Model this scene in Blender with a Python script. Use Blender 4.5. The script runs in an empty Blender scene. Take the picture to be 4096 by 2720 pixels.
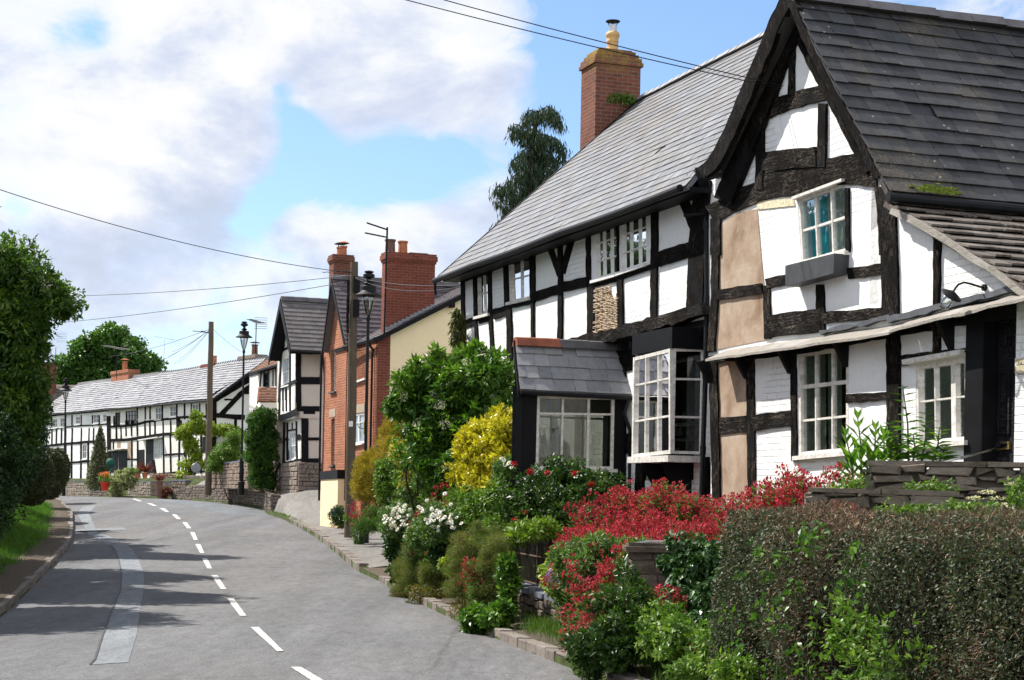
import bpy, math, random
import numpy as np
from mathutils import Vector, Matrix, noise
from mathutils.geometry import tessellate_polygon
random.seed(7); RNG = np.random.default_rng(7)
SC = bpy.context.scene; COL = SC.collection
# ---------------- surveying helpers: sight lines of the photograph (4096 wide) met with real planes ----------------
FOC = 6939.0; CX, CY = 2048.0, 2005.0; PHI = math.radians(1.1); CP, SP = math.cos(PHI), math.sin(PHI); EYE = 1.6
def ray(x, y):
    dx = x-CX; up = CY-y
    return ((CP*dx-SP*up)/FOC, 1.0, (SP*dx+CP*up)/FOC)
def P(x, y, d):
    r = ray(x, y); return (r[0]*d, d, EYE+r[2]*d)
DS = 4096/2361.0
def PD(x, y, d): return P(x*DS, y*DS, d)
def cA(x, y): return (2800+x*.6378, y*.6378)
def cB(x, y): return (2800+x*.70168, 900+y*.70168)
def cC(x, y): return (1700+x*.5102, 700+y*.5102)
def cE(x, y): return (1700+x*.5102, 1200+y*.5102)
def cF(x, y): return (x*.57389, 1200+y*.57389)
def cG(x, y): return (950+x*.47824, 850+y*.47824)
def cH(x, y): return (950+x*.5102, 1400+y*.5102)
def cI(x, y): return (1400+x*.59297, 1800+y*.59297)
def cK(x, y): return (x*.59297, 1850+y*.59297)
def cL(x, y): return (x*.38265, 1400+y*.38265)
def cM(x, y): return (500+x*.38265, 1400+y*.38265)
def cN(x, y): return (1000+x*.31888, 1100+y*.31888)
def cO(x, y): return (3600+x*.51029, 1100+y*.51029)
def cD(x, y): return (x*DS, y*DS)
class Plane:
    def __init__(S, p0, u, off=0.0):
        S.u = u; S.n = (-u[1], u[0]); S.p0 = (p0[0]+S.n[0]*off, p0[1]+S.n[1]*off)
    def off(S, o): return Plane(S.p0, S.u, o)
    def hit(S, x, y):
        r = ray(x, y); t = (S.p0[0]*S.n[0]+S.p0[1]*S.n[1])/(r[0]*S.n[0]+r[1]*S.n[1])
        p = (r[0]*t, t); return ((p[0]-S.p0[0])*S.u[0]+(p[1]-S.p0[1])*S.u[1], EYE+r[2]*t)
    def at(S, s, z, o=0.0):
        return (S.p0[0]+S.u[0]*s+S.n[0]*o, S.p0[1]+S.u[1]*s+S.n[1]*o, z)
    def s_of(S, p): return (p[0]-S.p0[0])*S.u[0]+(p[1]-S.p0[1])*S.u[1]
def V(*a): return Vector(a if len(a) > 1 else a[0])
# ---------------- objects ----------------
def tag(o, label=None, cat=None, group=None, kind=None):
    if label: o['label'] = label
    if cat: o['category'] = cat
    if group: o['group'] = group
    if kind: o['kind'] = kind
    return o
def wloc(o):
    v = Vector((0, 0, 0))
    while o is not None:
        v += o.location; o = o.parent
    return v
def thing(name, loc, label=None, cat=None, group=None, parent=None):
    o = bpy.data.objects.new(name, None); COL.objects.link(o); o.empty_display_size = .2
    o.location = Vector(loc)-(wloc(parent) if parent else Vector((0, 0, 0)))
    if parent: o.parent = parent
    return tag(o, label, cat, group)
def finish(name, co, faces, mat, parent=None, rnd=None, smooth=False, origin=None):
    """co (N,3) numpy, faces = list of index lists OR (M,k) array"""
    co = np.asarray(co, dtype=np.float64)
    if parent is not None: org = wloc(parent)
    elif origin is not None: org = Vector(origin)
    else: org = Vector((float((co[:, 0].min()+co[:, 0].max())/2), float((co[:, 1].min()+co[:, 1].max())/2), float(co[:, 2].min())))
    me = bpy.data.meshes.new(name)
    loc = co-np.array(org)
    if isinstance(faces, np.ndarray):
        M, k = faces.shape; flat = faces.ravel(); tot = np.full(M, k, dtype=np.int32)
    else:
        tot = np.array([len(f) for f in faces], dtype=np.int32); flat = np.array([i for f in faces for i in f], dtype=np.int32); M = len(tot)
    start = np.concatenate([[0], np.cumsum(tot)[:-1]]).astype(np.int32)
    me.vertices.add(len(co)); me.vertices.foreach_set('co', loc.astype(np.float32).ravel())
    me.loops.add(len(flat)); me.loops.foreach_set('vertex_index', flat.astype(np.int32))
    me.polygons.add(M); me.polygons.foreach_set('loop_start', start); me.polygons.foreach_set('loop_total', tot)
    me.polygons.foreach_set('use_smooth', np.full(M, smooth))
    me.update(calc_edges=True)
    # metric UVs
    nor = np.zeros(M*3, dtype=np.float32); me.polygons.foreach_get('normal', nor); nor = nor.reshape(M, 3)
    nl = np.repeat(nor, tot, axis=0); pc = co[flat]
    t = np.stack([-nl[:, 1], nl[:, 0], np.zeros(len(nl))], 1); ln = np.linalg.norm(t, axis=1)
    flatm = ln < .05; t[flatm] = (1, 0, 0); t /= np.maximum(np.linalg.norm(t, axis=1), 1e-6)[:, None]
    b = np.cross(nl, t)
    uv = np.stack([(pc*t).sum(1), np.where(np.abs(nl[:, 2]) < .2, pc[:, 2], (pc*b).sum(1))], 1)
    lay = me.uv_layers.new(name='UVMap'); lay.data.foreach_set('uv', uv.astype(np.float32).ravel())
    a = me.attributes.new('rnd', 'FLOAT', 'FACE')
    a.data.foreach_set('value', (np.asarray(rnd, dtype=np.float32) if rnd is not None else RNG.random(M).astype(np.float32)))
    if mat: me.materials.append(mat)
    o = bpy.data.objects.new(name, me); COL.objects.link(o)
    if parent is not None: o.parent = parent
    else: o.location = org
    return o
class MB:
    def __init__(S): S.v = []; S.f = []; S.r = []
    def add(S, vs, fs, r=None):
        b = len(S.v); S.v.extend([tuple(v) for v in vs]); rr = random.random() if r is None else r
        for f in fs: S.f.append([b+i for i in f]); S.r.append(rr)
    def hexa(S, q0, q1, r=None, cap0=True):
        """q0, q1: two 4-point loops"""
        fs = [(4, 5, 6, 7), (0, 1, 5, 4), (1, 2, 6, 5), (2, 3, 7, 6), (3, 0, 4, 7)]
        if cap0: fs.append((3, 2, 1, 0))
        S.add(list(q0)+list(q1), fs, r)
    def box(S, c, sx, sy, sz, rot=0, r=None, jit=0):
        """c = centre of base"""
        ca, sa = math.cos(rot), math.sin(rot); vs = []
        for z in (0, sz):
            for x, y in ((-1, -1), (1, -1), (1, 1), (-1, 1)):
                X = x*sx/2+random.uniform(-jit, jit); Y = y*sy/2+random.uniform(-jit, jit)
                vs.append((c[0]+ca*X-sa*Y, c[1]+sa*X+ca*Y, c[2]+z+random.uniform(-jit, jit)))
        S.hexa(vs[:4], vs[4:], r)
    def prism(S, pl, poly, o0, o1, r=None, jit=0.0):
        """poly [(s,z)] in plane pl, extruded from offset o0 to o1"""
        n = len(poly); b = [pl.at(s, z, o0) for s, z in poly]; f = [pl.at(s, z, o1+random.uniform(-jit, jit)) for s, z in poly]
        fs = [tuple(range(n, 2*n)), tuple(range(n-1, -1, -1))]+[(i, (i+1) % n, n+(i+1) % n, n+i) for i in range(n)]
        S.add(b+f, fs, r)
    def tube(S, pts, r, seg=8, r1=None, cap=True, rn=None):
        pts = [Vector(p) for p in pts]; n = len(pts); vs = []
        for i, p in enumerate(pts):
            d = (pts[min(i+1, n-1)]-pts[max(i-1, 0)])
            d = d.normalized() if d.length > 1e-9 else Vector((0, 0, 1))
            a = Vector((0, 0, 1)) if abs(d.z) < .9 else Vector((1, 0, 0))
            e1 = d.cross(a).normalized(); e2 = d.cross(e1)
            rr = r if r1 is None else r+(r1-r)*i/(n-1)
            if isinstance(r, (list, tuple)): rr = r[i]
            for k in range(seg):
                t = 2*math.pi*k/seg; vs.append(p+e1*rr*math.cos(t)+e2*rr*math.sin(t))
        fs = [(i*seg+k, i*seg+(k+1) % seg, (i+1)*seg+(k+1) % seg, (i+1)*seg+k) for i in range(n-1) for k in range(seg)]
        if cap: fs += [tuple(range(seg-1, -1, -1)), tuple(range((n-1)*seg, n*seg))]
        S.add(vs, fs, rn)
    def lathe(S, c, prof, seg=16, rn=None):
        vs = []; n = len(prof)
        for r, z in prof:
            for k in range(seg):
                t = 2*math.pi*k/seg; vs.append((c[0]+r*math.cos(t), c[1]+r*math.sin(t), c[2]+z))
        fs = [(i*seg+k, i*seg+(k+1) % seg, (i+1)*seg+(k+1) % seg, (i+1)*seg+k) for i in range(n-1) for k in range(seg)]
        fs += [tuple(range(seg-1, -1, -1)), tuple(range((n-1)*seg, n*seg))]
        S.add(vs, fs, rn)
    def build(S, name, mat, parent=None, smooth=False, origin=None):
        return finish(name, np.array(S.v), S.f, mat, parent, S.r, smooth, origin)
def pts_sz(pl, conv, pts): return [pl.hit(*conv(*p)) for p in pts]
BK = [0]
def beam(mb, pl, conv, pts, w, t=.03, o0=-.02, jit=.012, w1=None, taper=True):
    """an uneven timber following a polyline seen in the photograph, w = its width there"""
    BK[0] += 1; t = t+(BK[0] % 9)*.0022
    P2 = [Vector(p) for p in pts]; L = [0]
    for a, b in zip(P2[:-1], P2[1:]): L.append(L[-1]+(b-a).length)
    n = max(2, int(L[-1]/45)+1); w1 = w if w1 is None else w1
    ph = random.random()*50; Ls = []; Rs = []
    for i in range(n+1):
        q = L[-1]*i/n; k = 0
        while k < len(L)-2 and q > L[k+1]: k += 1
        f = (q-L[k])/max(1e-6, L[k+1]-L[k]); c = P2[k].lerp(P2[k+1], f); d = (P2[k+1]-P2[k]).normalized(); nn = Vector((-d.y, d.x))
        ww = (w+(w1-w)*i/n)/2
        a = pl.hit(*conv(*(c+nn*ww))); b = pl.hit(*conv(*(c-nn*ww)))
        ja = noise.noise((ph, i*.7, 0))*jit*1.6; jb = noise.noise((ph, i*.7, 9))*jit*1.6
        dz = Vector(a)-Vector(b); dz = dz.normalized() if dz.length > 0 else Vector((0, 0))
        Ls.append((a[0]+dz.x*ja, a[1]+dz.y*ja)); Rs.append((b[0]-dz.x*jb, b[1]-dz.y*jb))
    vs = []; fs = []
    for i in range(n+1):
        tt = t+noise.noise((ph+3, i*.5, 4))*.008
        vs += [pl.at(*Ls[i], o0), pl.at(*Ls[i], tt), pl.at(*Rs[i], tt), pl.at(*Rs[i], o0)]
    for i in range(n):
        for k in range(3): fs.append((i*4+k, i*4+k+1, i*4+k+5, i*4+k+4))
    fs += [(0, 1, 2, 3), (n*4+3, n*4+2, n*4+1, n*4)]
    mb.add(vs, fs, .2 if abs(P2[-1].x-P2[0].x) > abs(P2[-1].y-P2[0].y) else .8)
def wall(mb, pl, outline, holes=(), th=.18, o=0.0):
    """plaster wall with real openings; outline and holes in (s,z)"""
    loops = [[Vector((s, z, 0)) for s, z in outline]]+[[Vector((s, z, 0)) for s, z in h] for h in holes]
    tri = tessellate_polygon(loops); flat = [p for l in loops for p in l]; n = len(flat)
    f = [pl.at(p.x, p.y, o) for p in flat]; b = [pl.at(p.x, p.y, o-th) for p in flat]
    fs = []
    for t in tri:
        a, c, d = flat[t[0]], flat[t[1]], flat[t[2]]
        ccw = (c.x-a.x)*(d.y-a.y)-(c.y-a.y)*(d.x-a.x) > 0
        # in-plane (u,z) with outward normal n=(-u1,u0): u x z = (u1,-u0) = -n, so clockwise faces look outward
        t2 = tuple(reversed(t)) if ccw else tuple(t)
        fs.append(t2); fs.append(tuple(n+i for i in reversed(t2)))
    k = 0
    for l in loops:
        m = len(l)
        for i in range(m): fs.append((k+i, k+(i+1) % m, n+k+(i+1) % m, n+k+i))
        k += m
    mb.add(f+b, fs)
def bil(q, u, v):
    """q = tl,tr,br,bl"""
    a = Vector(q[0]).lerp(Vector(q[1]), u); b = Vector(q[3]).lerp(Vector(q[2]), u); r = a.lerp(b, v); return (r.x, r.y)
def window(parent, pl, q, cols=2, rows=(.5,), fw=.045, bw=.018, o=-.04, mat=None, glass=None, sill=True, name='window', cols_list=None, curtain=None, label=None, proud=.035, bars=True, sillm=None):
    """q: tl,tr,br,bl in (s,z)"""
    W = abs(q[1][0]-q[0][0]); H = abs(q[0][1]-q[3][1]); fu, fv = fw/W, fw/H; bu, bv = bw/W, bw/H
    m = MB()
    def R(u0, v0, u1, v1, o0, o1): m.prism(pl, [bil(q, u0, v0), bil(q, u1, v0), bil(q, u1, v1), bil(q, u0, v1)], o0, o1, jit=.0015)
    R(0, 0, fu, 1, o-.03, o+proud); R(1-fu, 0, 1, 1, o-.03, o+proud); R(fu, 0, 1-fu, fv, o-.03, o+proud-.004); R(fu, 1-fv, 1-fu, 1, o-.03, o+proud-.004)
    cl = cols_list if cols_list is not None else [i/cols for i in range(1, cols)]
    for c in cl:
        cw, c0 = (c[1], c[0]) if isinstance(c, tuple) else (bu/2, c)
        R(c0-cw, fv, c0+cw, 1-fv, o-.02, o+proud-.012)
    for r in rows:
        rw, r0 = (r[1], r[0]) if isinstance(r, tuple) else (bv/2, r)
        R(fu, r0-rw, 1-fu, r0+rw, o-.02, o+proud-.016)
    w = m.build(name, mat, parent)
    if label: w['label'] = label
    g = MB(); g.prism(pl, [bil(q, fu*.5, fv*.5), bil(q, 1-fu*.5, fv*.5), bil(q, 1-fu*.5, 1-fv*.5), bil(q, fu*.5, 1-fv*.5)], o-.012, o-.006); g.build('pane', glass, w)
    if sill:
        g = MB(); a, b = q[3], q[2]; d = (Vector(b)-Vector(a)); e = d.normalized()*.05
        a = (a[0]-e.x, a[1]-e.y); b = (b[0]+e.x, b[1]+e.y)
        g.prism(pl, [a, b, (b[0], b[1]-.05), (a[0], a[1]-.05)], -.05, .075); g.build('sill', sillm or mat, w)
    if curtain:
        for (u0, u1, cm) in curtain:
            g = MB(); n = max(6, int(abs(u1-u0)*W/.035)); vs = []; fs = []
            for i in range(n+1):
                u = u0+(u1-u0)*i/n; oo = o-.13+.018*math.sin(i*2.1)+.008*math.sin(i*.9)
                vs += [pl.at(*bil(q, u, -.02), oo), pl.at(*bil(q, u, 1.02), oo*1.05)]
            for i in range(n): fs.append((2*i, 2*i+1, 2*i+3, 2*i+2))
            g.add(vs, fs); g.build('curtain', cm, w)
    return w
def slates(mb, A, B, C, D, rows, w, th=.012, jit=.006, under=True, stagger=True, wv=.25, loose=.004, gap=.005):
    """A eave-left, B eave-right, C ridge-right, D ridge-left (3D)"""
    A, B, C, D = map(Vector, (A, B, C, D))
    nrm = (B-A).cross(D-A).normalized()
    if nrm.z < 0: nrm = -nrm
    def p(a, b): return A.lerp(B, a).lerp(D.lerp(C, a), b)
    if under:
        q = [p(0, 0)-nrm*.01, p(1, 0)-nrm*.01, p(1, 1)-nrm*.01, p(0, 1)-nrm*.01]; q2 = [x-nrm*.06 for x in q]
        mb.hexa(q2, q, .5)
    for j in range(rows):
        b0 = j/rows; b1 = min(1.0, (j+1.12)/rows); Wd = (p(1, b0)-p(0, b0)).length
        x = -random.random()*w if not stagger else (-(j % 2)*w*.5-random.random()*w*.25); wob = .02/rows
        while x < Wd:
            ww = w*(1+random.uniform(-wv, wv)); a0 = max(0, x)/Wd; a1 = min(Wd, x+ww-gap)/Wd; x += ww
            if a1-a0 < .01/Wd or random.random() < .004: continue
            bb = b0+random.uniform(-1, 1)*jit*rows*.02/max(.02, rows*.02)/rows*4
            lift = random.uniform(0, loose); h0 = th*2+lift; h1 = th*.5
            if j > 0: bb = max(0, bb)
            q = [p(a0, bb), p(a1, bb+random.uniform(-wob, wob)), p(a1, b1), p(a0, b1)]
            top = [q[0]+nrm*h0, q[1]+nrm*(h0+random.uniform(-.002, .002)), q[2]+nrm*h1, q[3]+nrm*h1]
            lo = [q[0]+nrm*(h0-th), q[1]+nrm*(h0-th), q[2]+nrm*(h1-th), q[3]+nrm*(h1-th)]
            mb.add(lo+top, [(4, 5, 6, 7), (0, 1, 5, 4), (1, 2, 6, 5), (3, 0, 4, 7)])
def ridge(mb, a, b, w=.16, h=.09, n=8, flat=False):
    a, b = Vector(a), Vector(b); d = (b-a).normalized(); s = d.cross(Vector((0, 0, 1))).normalized()
    for i in range(n):
        p = a.lerp(b, i/n); q = a.lerp(b, (i+1)/n)-d*.008; z = random.uniform(-.006, .006)
        pr = [(-w, -h), (-w*.45, h*.35), (0, h*.55), (w*.45, h*.35), (w, -h)]
        vs = [p+s*x+Vector((0, 0, y+z)) for x, y in pr]+[q+s*x*1.04+Vector((0, 0, y*1.04+z+.008)) for x, y in pr]
        mb.add(vs, [(k, k+1, k+6, k+5) for k in range(4)]+[(0, 1, 2, 3, 4), (9, 8, 7, 6, 5), (4, 0, 5, 9)])
# ---------------- materials ----------------
class NT:
    def __init__(S, m): S.t = m.node_tree; S.t.nodes.clear()
    def n(S, ty, ins=None, **kw):
        x = S.t.nodes.new(ty)
        for k, v in kw.items(): setattr(x, k, v)
        for k, v in (ins or {}).items():
            if isinstance(v, tuple) and len(v) == 2 and hasattr(v[0], 'outputs'): S.t.links.new(v[0].outputs[v[1]], x.inputs[k])
            elif hasattr(v, 'outputs'): S.t.links.new(v.outputs[0], x.inputs[k])
            else: x.inputs[k].default_value = v
        return x
    def ramp(S, fac, stops, interp='LINEAR'):
        x = S.t.nodes.new('ShaderNodeValToRGB'); e = x.color_ramp; e.interpolation = interp
        while len(e.elements) < len(stops): e.elements.new(.5)
        for i, (p, c) in enumerate(stops):
            e.elements[i].position = p; e.elements[i].color = (c[0], c[1], c[2], 1) if not isinstance(c, (int, float)) else (c, c, c, 1)
        S.link(fac, x.inputs[0]); return x
    def link(S, a, sock):
        if isinstance(a, tuple): S.t.links.new(a[0].outputs[a[1]], sock)
        else: S.t.links.new(a.outputs[0], sock)
    def mix(S, fac, a, b, mode='MIX'):
        x = S.t.nodes.new('ShaderNodeMix'); x.data_type = 'RGBA'; x.blend_type = mode
        for sock, v in ((x.inputs[0], fac), (x.inputs[6], a), (x.inputs[7], b)):
            if isinstance(v, (int, float)): sock.default_value = v
            elif isinstance(v, tuple) and isinstance(v[0], (int, float)): sock.default_value = (v[0], v[1], v[2], 1)
            else: S.link(v, sock)
        return (x, 2)
    def math(S, op, a, b=0.0, c=0.0):
        x = S.t.nodes.new('ShaderNodeMath'); x.operation = op
        for i, v in enumerate((a, b, c)):
            if isinstance(v, (int, float)): x.inputs[i].default_value = v
            else: S.link(v, x.inputs[i])
        return x
    def noise(S, vec, scale, detail=4, rough=.6, dist=0): return S.n('ShaderNodeTexNoise', {'Vector': vec, 'Scale': scale, 'Detail': detail, 'Roughness': rough, 'Distortion': dist})
    def mapv(S, vec, sc=(1, 1, 1), loc=(0, 0, 0)): return S.n('ShaderNodeMapping', {'Vector': vec, 'Scale': sc, 'Location': loc})
    def out(S, sh): S.n('ShaderNodeOutputMaterial', {'Surface': sh})
def newmat(name):
    m = bpy.data.materials.new(name); m.use_nodes = True; return m, NT(m)
def bsdf(t, col, rough=.8, bump=None, bs=.3, bd=.02, spec=.3, metal=0, **kw):
    b = t.n('ShaderNodeBsdfPrincipled')
    for k, v in (('Base Color', col), ('Roughness', rough), ('Specular IOR Level', spec), ('Metallic', metal)):
        s = b.inputs[k]
        if isinstance(v, (int, float)): s.default_value = v
        elif isinstance(v, tuple) and isinstance(v[0], (int, float)): s.default_value = (v[0], v[1], v[2], 1)
        else: t.link(v, s)
    if bump is not None:
        bn = t.n('ShaderNodeBump', {'Strength': bs, 'Distance': bd}); t.link(bump, bn.inputs['Height']); t.link(bn, b.inputs['Normal'])
    return b
def m_simple(name, col, rough=.6, var=.25, scale=6, spec=.3, metal=0, bs=.2, bd=.01, obj=True):
    m, t = newmat(name); tc = t.n('ShaderNodeTexCoord'); v = (tc, 'Object')
    n1 = t.noise(v, scale, 6); lo = tuple(c*(1-var) for c in col); hi = tuple(min(1, c*(1+var)) for c in col)
    c = t.ramp(n1, [(.3, lo), (.7, hi)]); n2 = t.noise(v, scale*8, 4)
    t.out(bsdf(t, c, rough, n2, bs, bd, spec, metal)); return m
def m_plaster(name, col, brick=True, dirt=(.45, .38, .29), dirtamt=.7):
    m, t = newmat(name); tc = t.n('ShaderNodeTexCoord'); uv = (tc, 'UV'); ob = (tc, 'Object')
    n1 = t.noise(ob, 1.3, 5, .6); n2 = t.noise(ob, 9, 6, .7); st = t.noise(t.mapv(uv, (14, .8, 1)), 1.0, 4, .6)
    c = t.mix(t.ramp(n1, [(.35, 0), (.75, .35)]), col, tuple(x*.84 for x in col))
    d = t.math('MULTIPLY', t.ramp(n2, [(.52, 0), (.78, 1)]), t.ramp(st, [(.5, 0), (.75, 1)]))
    c = t.mix(t.math('MULTIPLY', d, dirtamt), c, dirt)
    bt = t.n('ShaderNodeTexBrick', {'Vector': t.mix(.02, uv, t.noise(uv, 4, 3)), 'Scale': 1.0, 'Mortar Size': .008, 'Mortar Smooth': .6, 'Brick Width': .235, 'Row Height': .078})
    msk = t.ramp(t.noise(ob, .45, 2, .4), [(.47, 0), (.53, 1)])
    h = t.math('MULTIPLY', (bt, 'Fac'), t.math('MULTIPLY', msk, -1.0 if brick else 0.0))
    crack = t.n('ShaderNodeTexVoronoi', {'Vector': t.mix(.25, ob, t.noise(ob, 3, 5)), 'Scale': .9}, feature='DISTANCE_TO_EDGE')
    ck = t.math('MULTIPLY', t.ramp(crack, [(0, 1), (.006, 0)]), t.ramp(t.noise(ob, .8, 2), [(.5, 0), (.6, .7)]))
    c = t.mix(t.math('MULTIPLY', ck, .45), c, (.25, .22, .18))
    hh = t.math('ADD', t.math('MULTIPLY', t.noise(ob, 3.5, 8, .65), 1.3), h)
    t.out(bsdf(t, c, .92, hh, .7, .035, .1)); return m
def m_timber(name, base=(.006, .0055, .005), worn=(.11, .085, .065), amt=.55, grey=(.016, .017, .02)):
    m, t = newmat(name); tc = t.n('ShaderNodeTexCoord'); ob = (tc, 'Object'); uv = (tc, 'UV')
    g = t.noise(t.mapv(uv, (5, 34, 1)), 1.2, 7, .75, 1.4); g2 = t.noise(t.mapv(uv, (34, 5, 1)), 1.2, 7, .75, 1.4)
    at_ = t.n('ShaderNodeAttribute', attribute_name='rnd'); k_ = t.math('GREATER_THAN', (at_, 'Fac'), .5); gg = t.math('ADD', t.math('MULTIPLY', g2, k_), t.math('MULTIPLY', g, t.math('SUBTRACT', 1.0, k_)))
    pm = t.ramp(t.noise(ob, 2.4, 5, .65), [(.42, .12), (.62, 1)])
    c = t.mix(t.math('MULTIPLY', t.math('MULTIPLY', t.ramp(gg, [(.50, 0), (.62, 1)]), pm), amt), base, worn)
    c = t.mix(t.math('MULTIPLY', t.ramp(t.noise(ob, 1.7, 4, .6), [(.55, 0), (.62, 1)]), .6), c, grey)
    t.out(bsdf(t, c, .85, gg, 1.0, .03, .05)); return m
def m_slate(name, c0, c1, lich=(.25, .22, .14), lamt=.5, rough=.55, lscale=1.6, spec=.4, run=True, lpos=.52, dark=None):
    m, t = newmat(name); tc = t.n('ShaderNodeTexCoord'); ob = (tc, 'Object'); uv = (tc, 'UV')
    a = t.n('ShaderNodeAttribute', attribute_name='rnd'); c = t.ramp((a, 'Fac'), [(0, c0), (.55, tuple((x+y)/2 for x, y in zip(c0, c1))), (1, c1)])
    n = t.noise(ob, 14, 6, .7); c = t.mix(.35, c, t.ramp(n, [(.3, tuple(x*.6 for x in c0)), (.7, tuple(x*1.15 for x in c1))]))
    big = t.ramp(t.noise(ob, lscale, 5, .65), [(lpos, 0), (lpos+.14, 1)]); fine = t.ramp(t.noise(ob, 30, 4, .7), [(.42, 0), (.6, 1)])
    st = t.ramp(t.noise(t.mapv(uv, (9, 1.1, 1)), 1, 4), [(.5, 0), (.7, 1)]) if run else 1.0
    f = t.math('MULTIPLY', t.math('MULTIPLY', big, fine), lamt)
    c = t.mix(f, c, lich)
    if run: c = t.mix(t.math('MULTIPLY', st, .3), c, tuple(x*.8 for x in lich))
    sp = t.ramp(t.n('ShaderNodeTexVoronoi', {'Vector': ob, 'Scale': 4.5}), [(.05, 1), (.09, 0)])
    c = t.mix(t.math('MULTIPLY', sp, .5), c, (.5, .5, .42))
    t.out(bsdf(t, c, rough, n, .25, .008, spec)); return m
def m_brick(name, c1, c2, mortar, dark=.4, rough=.85, sc=1.0, lich=None, mort=.009, bumpd=.012):
    m, t = newmat(name); tc = t.n('ShaderNodeTexCoord'); ob = (tc, 'Object'); uv = (tc, 'UV')
    v = t.mix(.012, uv, t.noise(uv, 5, 3))
    bt = t.n('ShaderNodeTexBrick', {'Vector': v, 'Color1': (*c1, 1), 'Color2': (*c2, 1), 'Mortar': (*mortar, 1), 'Scale': sc, 'Mortar Size': mort, 'Mortar Smooth': .2, 'Bias': 0, 'Brick Width': .235, 'Row Height': .078})
    c = t.mix(t.math('MULTIPLY', t.ramp(t.noise(ob, 1.1, 6, .7), [(.45, 0), (.7, 1)]), dark), (bt, 'Color'), tuple(x*.35 for x in c1))
    c = t.mix(.25, c, t.ramp(t.noise(ob, 22, 4, .7), [(.3, tuple(x*.5 for x in c1)), (.7, tuple(min(1, x*1.5) for x in c2))]))
    if lich:
        sx = t.n('ShaderNodeSeparateXYZ', {'Vector': ob}); g = t.ramp(t.math('MULTIPLY_ADD', (sx, 'Z'), lich[1], lich[2]), [(0, 0), (1, 1)])
        f = t.math('MULTIPLY', g, t.ramp(t.noise(ob, 3, 6, .75), [(.42, 0), (.6, 1)])); c = t.mix(f, c, lich[0])
    h = t.math('ADD', t.math('MULTIPLY', (bt, 'Fac'), -1.0), t.math('MULTIPLY', t.noise(ob, 30, 4, .7), .5))
    t.out(bsdf(t, c, rough, h, .6, bumpd, .15)); return m
def m_tan(name):
    m, t = newmat(name); tc = t.n('ShaderNodeTexCoord'); ob = (tc, 'Object'); uv = (tc, 'UV')
    c = t.ramp(t.noise(ob, 1.5, 6, .6, .4), [(.3, (.22, .145, .095)), (.45, (.34, .245, .175)), (.58, (.41, .315, .235)), (.75, (.50, .43, .36))])
    c = t.mix(t.ramp(t.noise(ob, 7, 6, .75), [(.5, 0), (.75, .35)]), c, (.52, .47, .4)); n = t.noise(ob, 5, 8, .7)
    t.out(bsdf(t, c, .95, n, .6, .02, .1)); return m
def m_stone(name, cols, rough=.9, lich=(.2, .2, .13), lamt=.5, bs=.6):
    m, t = newmat(name); tc = t.n('ShaderNodeTexCoord'); ob = (tc, 'Object')
    a = t.n('ShaderNodeAttribute', attribute_name='rnd'); c = t.ramp((a, 'Fac'), [(i/(len(cols)-1), x) for i, x in enumerate(cols)])
    n = t.noise(t.mapv(ob, (1, 1, 2.5)), 7, 8, .72); c = t.mix(.45, c, t.ramp(n, [(.3, tuple(x*.45 for x in cols[0])), (.72, tuple(x*1.35 for x in cols[-1]))]))
    c = t.mix(t.math('MULTIPLY', t.ramp(t.noise(ob, 2.2, 6, .7), [(.5, 0), (.66, 1)]), lamt), c, lich)
    t.out(bsdf(t, c, rough, n, bs, .03, .15)); return m
def m_glass(name, tint=(.8, .85, .85), refl=.18, rough=.02, ripple=.0, rs=40, fmul=1.0):
    m, t = newmat(name); tc = t.n('ShaderNodeTexCoord'); ob = (tc, 'Object')
    tr = t.n('ShaderNodeBsdfTransparent', {'Color': (*tint, 1)}); gl = t.n('ShaderNodeBsdfGlossy', {'Color': (1, 1, 1, 1), 'Roughness': rough})
    bn = t.n('ShaderNodeBump', {'Strength': .35 if ripple else .12, 'Distance': .006 if ripple else .01}); t.link(t.noise(ob, rs if ripple else 3, 2), bn.inputs['Height']); t.link(bn, gl.inputs['Normal'])
    fr = t.n('ShaderNodeFresnel', {'IOR': 1.5}); f = t.math('MULTIPLY_ADD', fr, fmul, refl)
    t.out(t.n('ShaderNodeMixShader', {0: f, 1: tr, 2: gl})); return m
def m_pane(name, col=(.03, .035, .04), rough=.06, spec=.6, ripple=False):
    m, t = newmat(name); tc = t.n('ShaderNodeTexCoord'); ob = (tc, 'Object'); n = t.noise(ob, 90 if ripple else 2.5, 3)
    c = t.ramp(t.noise(ob, 2.0, 3), [(.35, tuple(x*.5 for x in col)), (.65, tuple(x*1.5 for x in col))])
    t.out(bsdf(t, c, rough, n, .5 if ripple else .15, .01, spec)); return m
def m_leaf(name, stops, rough=.45, trans=.35, spec=.35):
    m, t = newmat(name); a = t.n('ShaderNodeAttribute', attribute_name='rnd'); c = t.ramp((a, 'Fac'), stops)
    b = bsdf(t, c, rough, spec=spec); tl = t.n('ShaderNodeBsdfTranslucent'); cc = t.mix(1.0, c, (1.0, 1.15, .55), 'MULTIPLY'); t.link(cc, tl.inputs['Color'])
    t.out(t.n('ShaderNodeMixShader', {0: trans, 1: b, 2: tl})); return m
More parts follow.
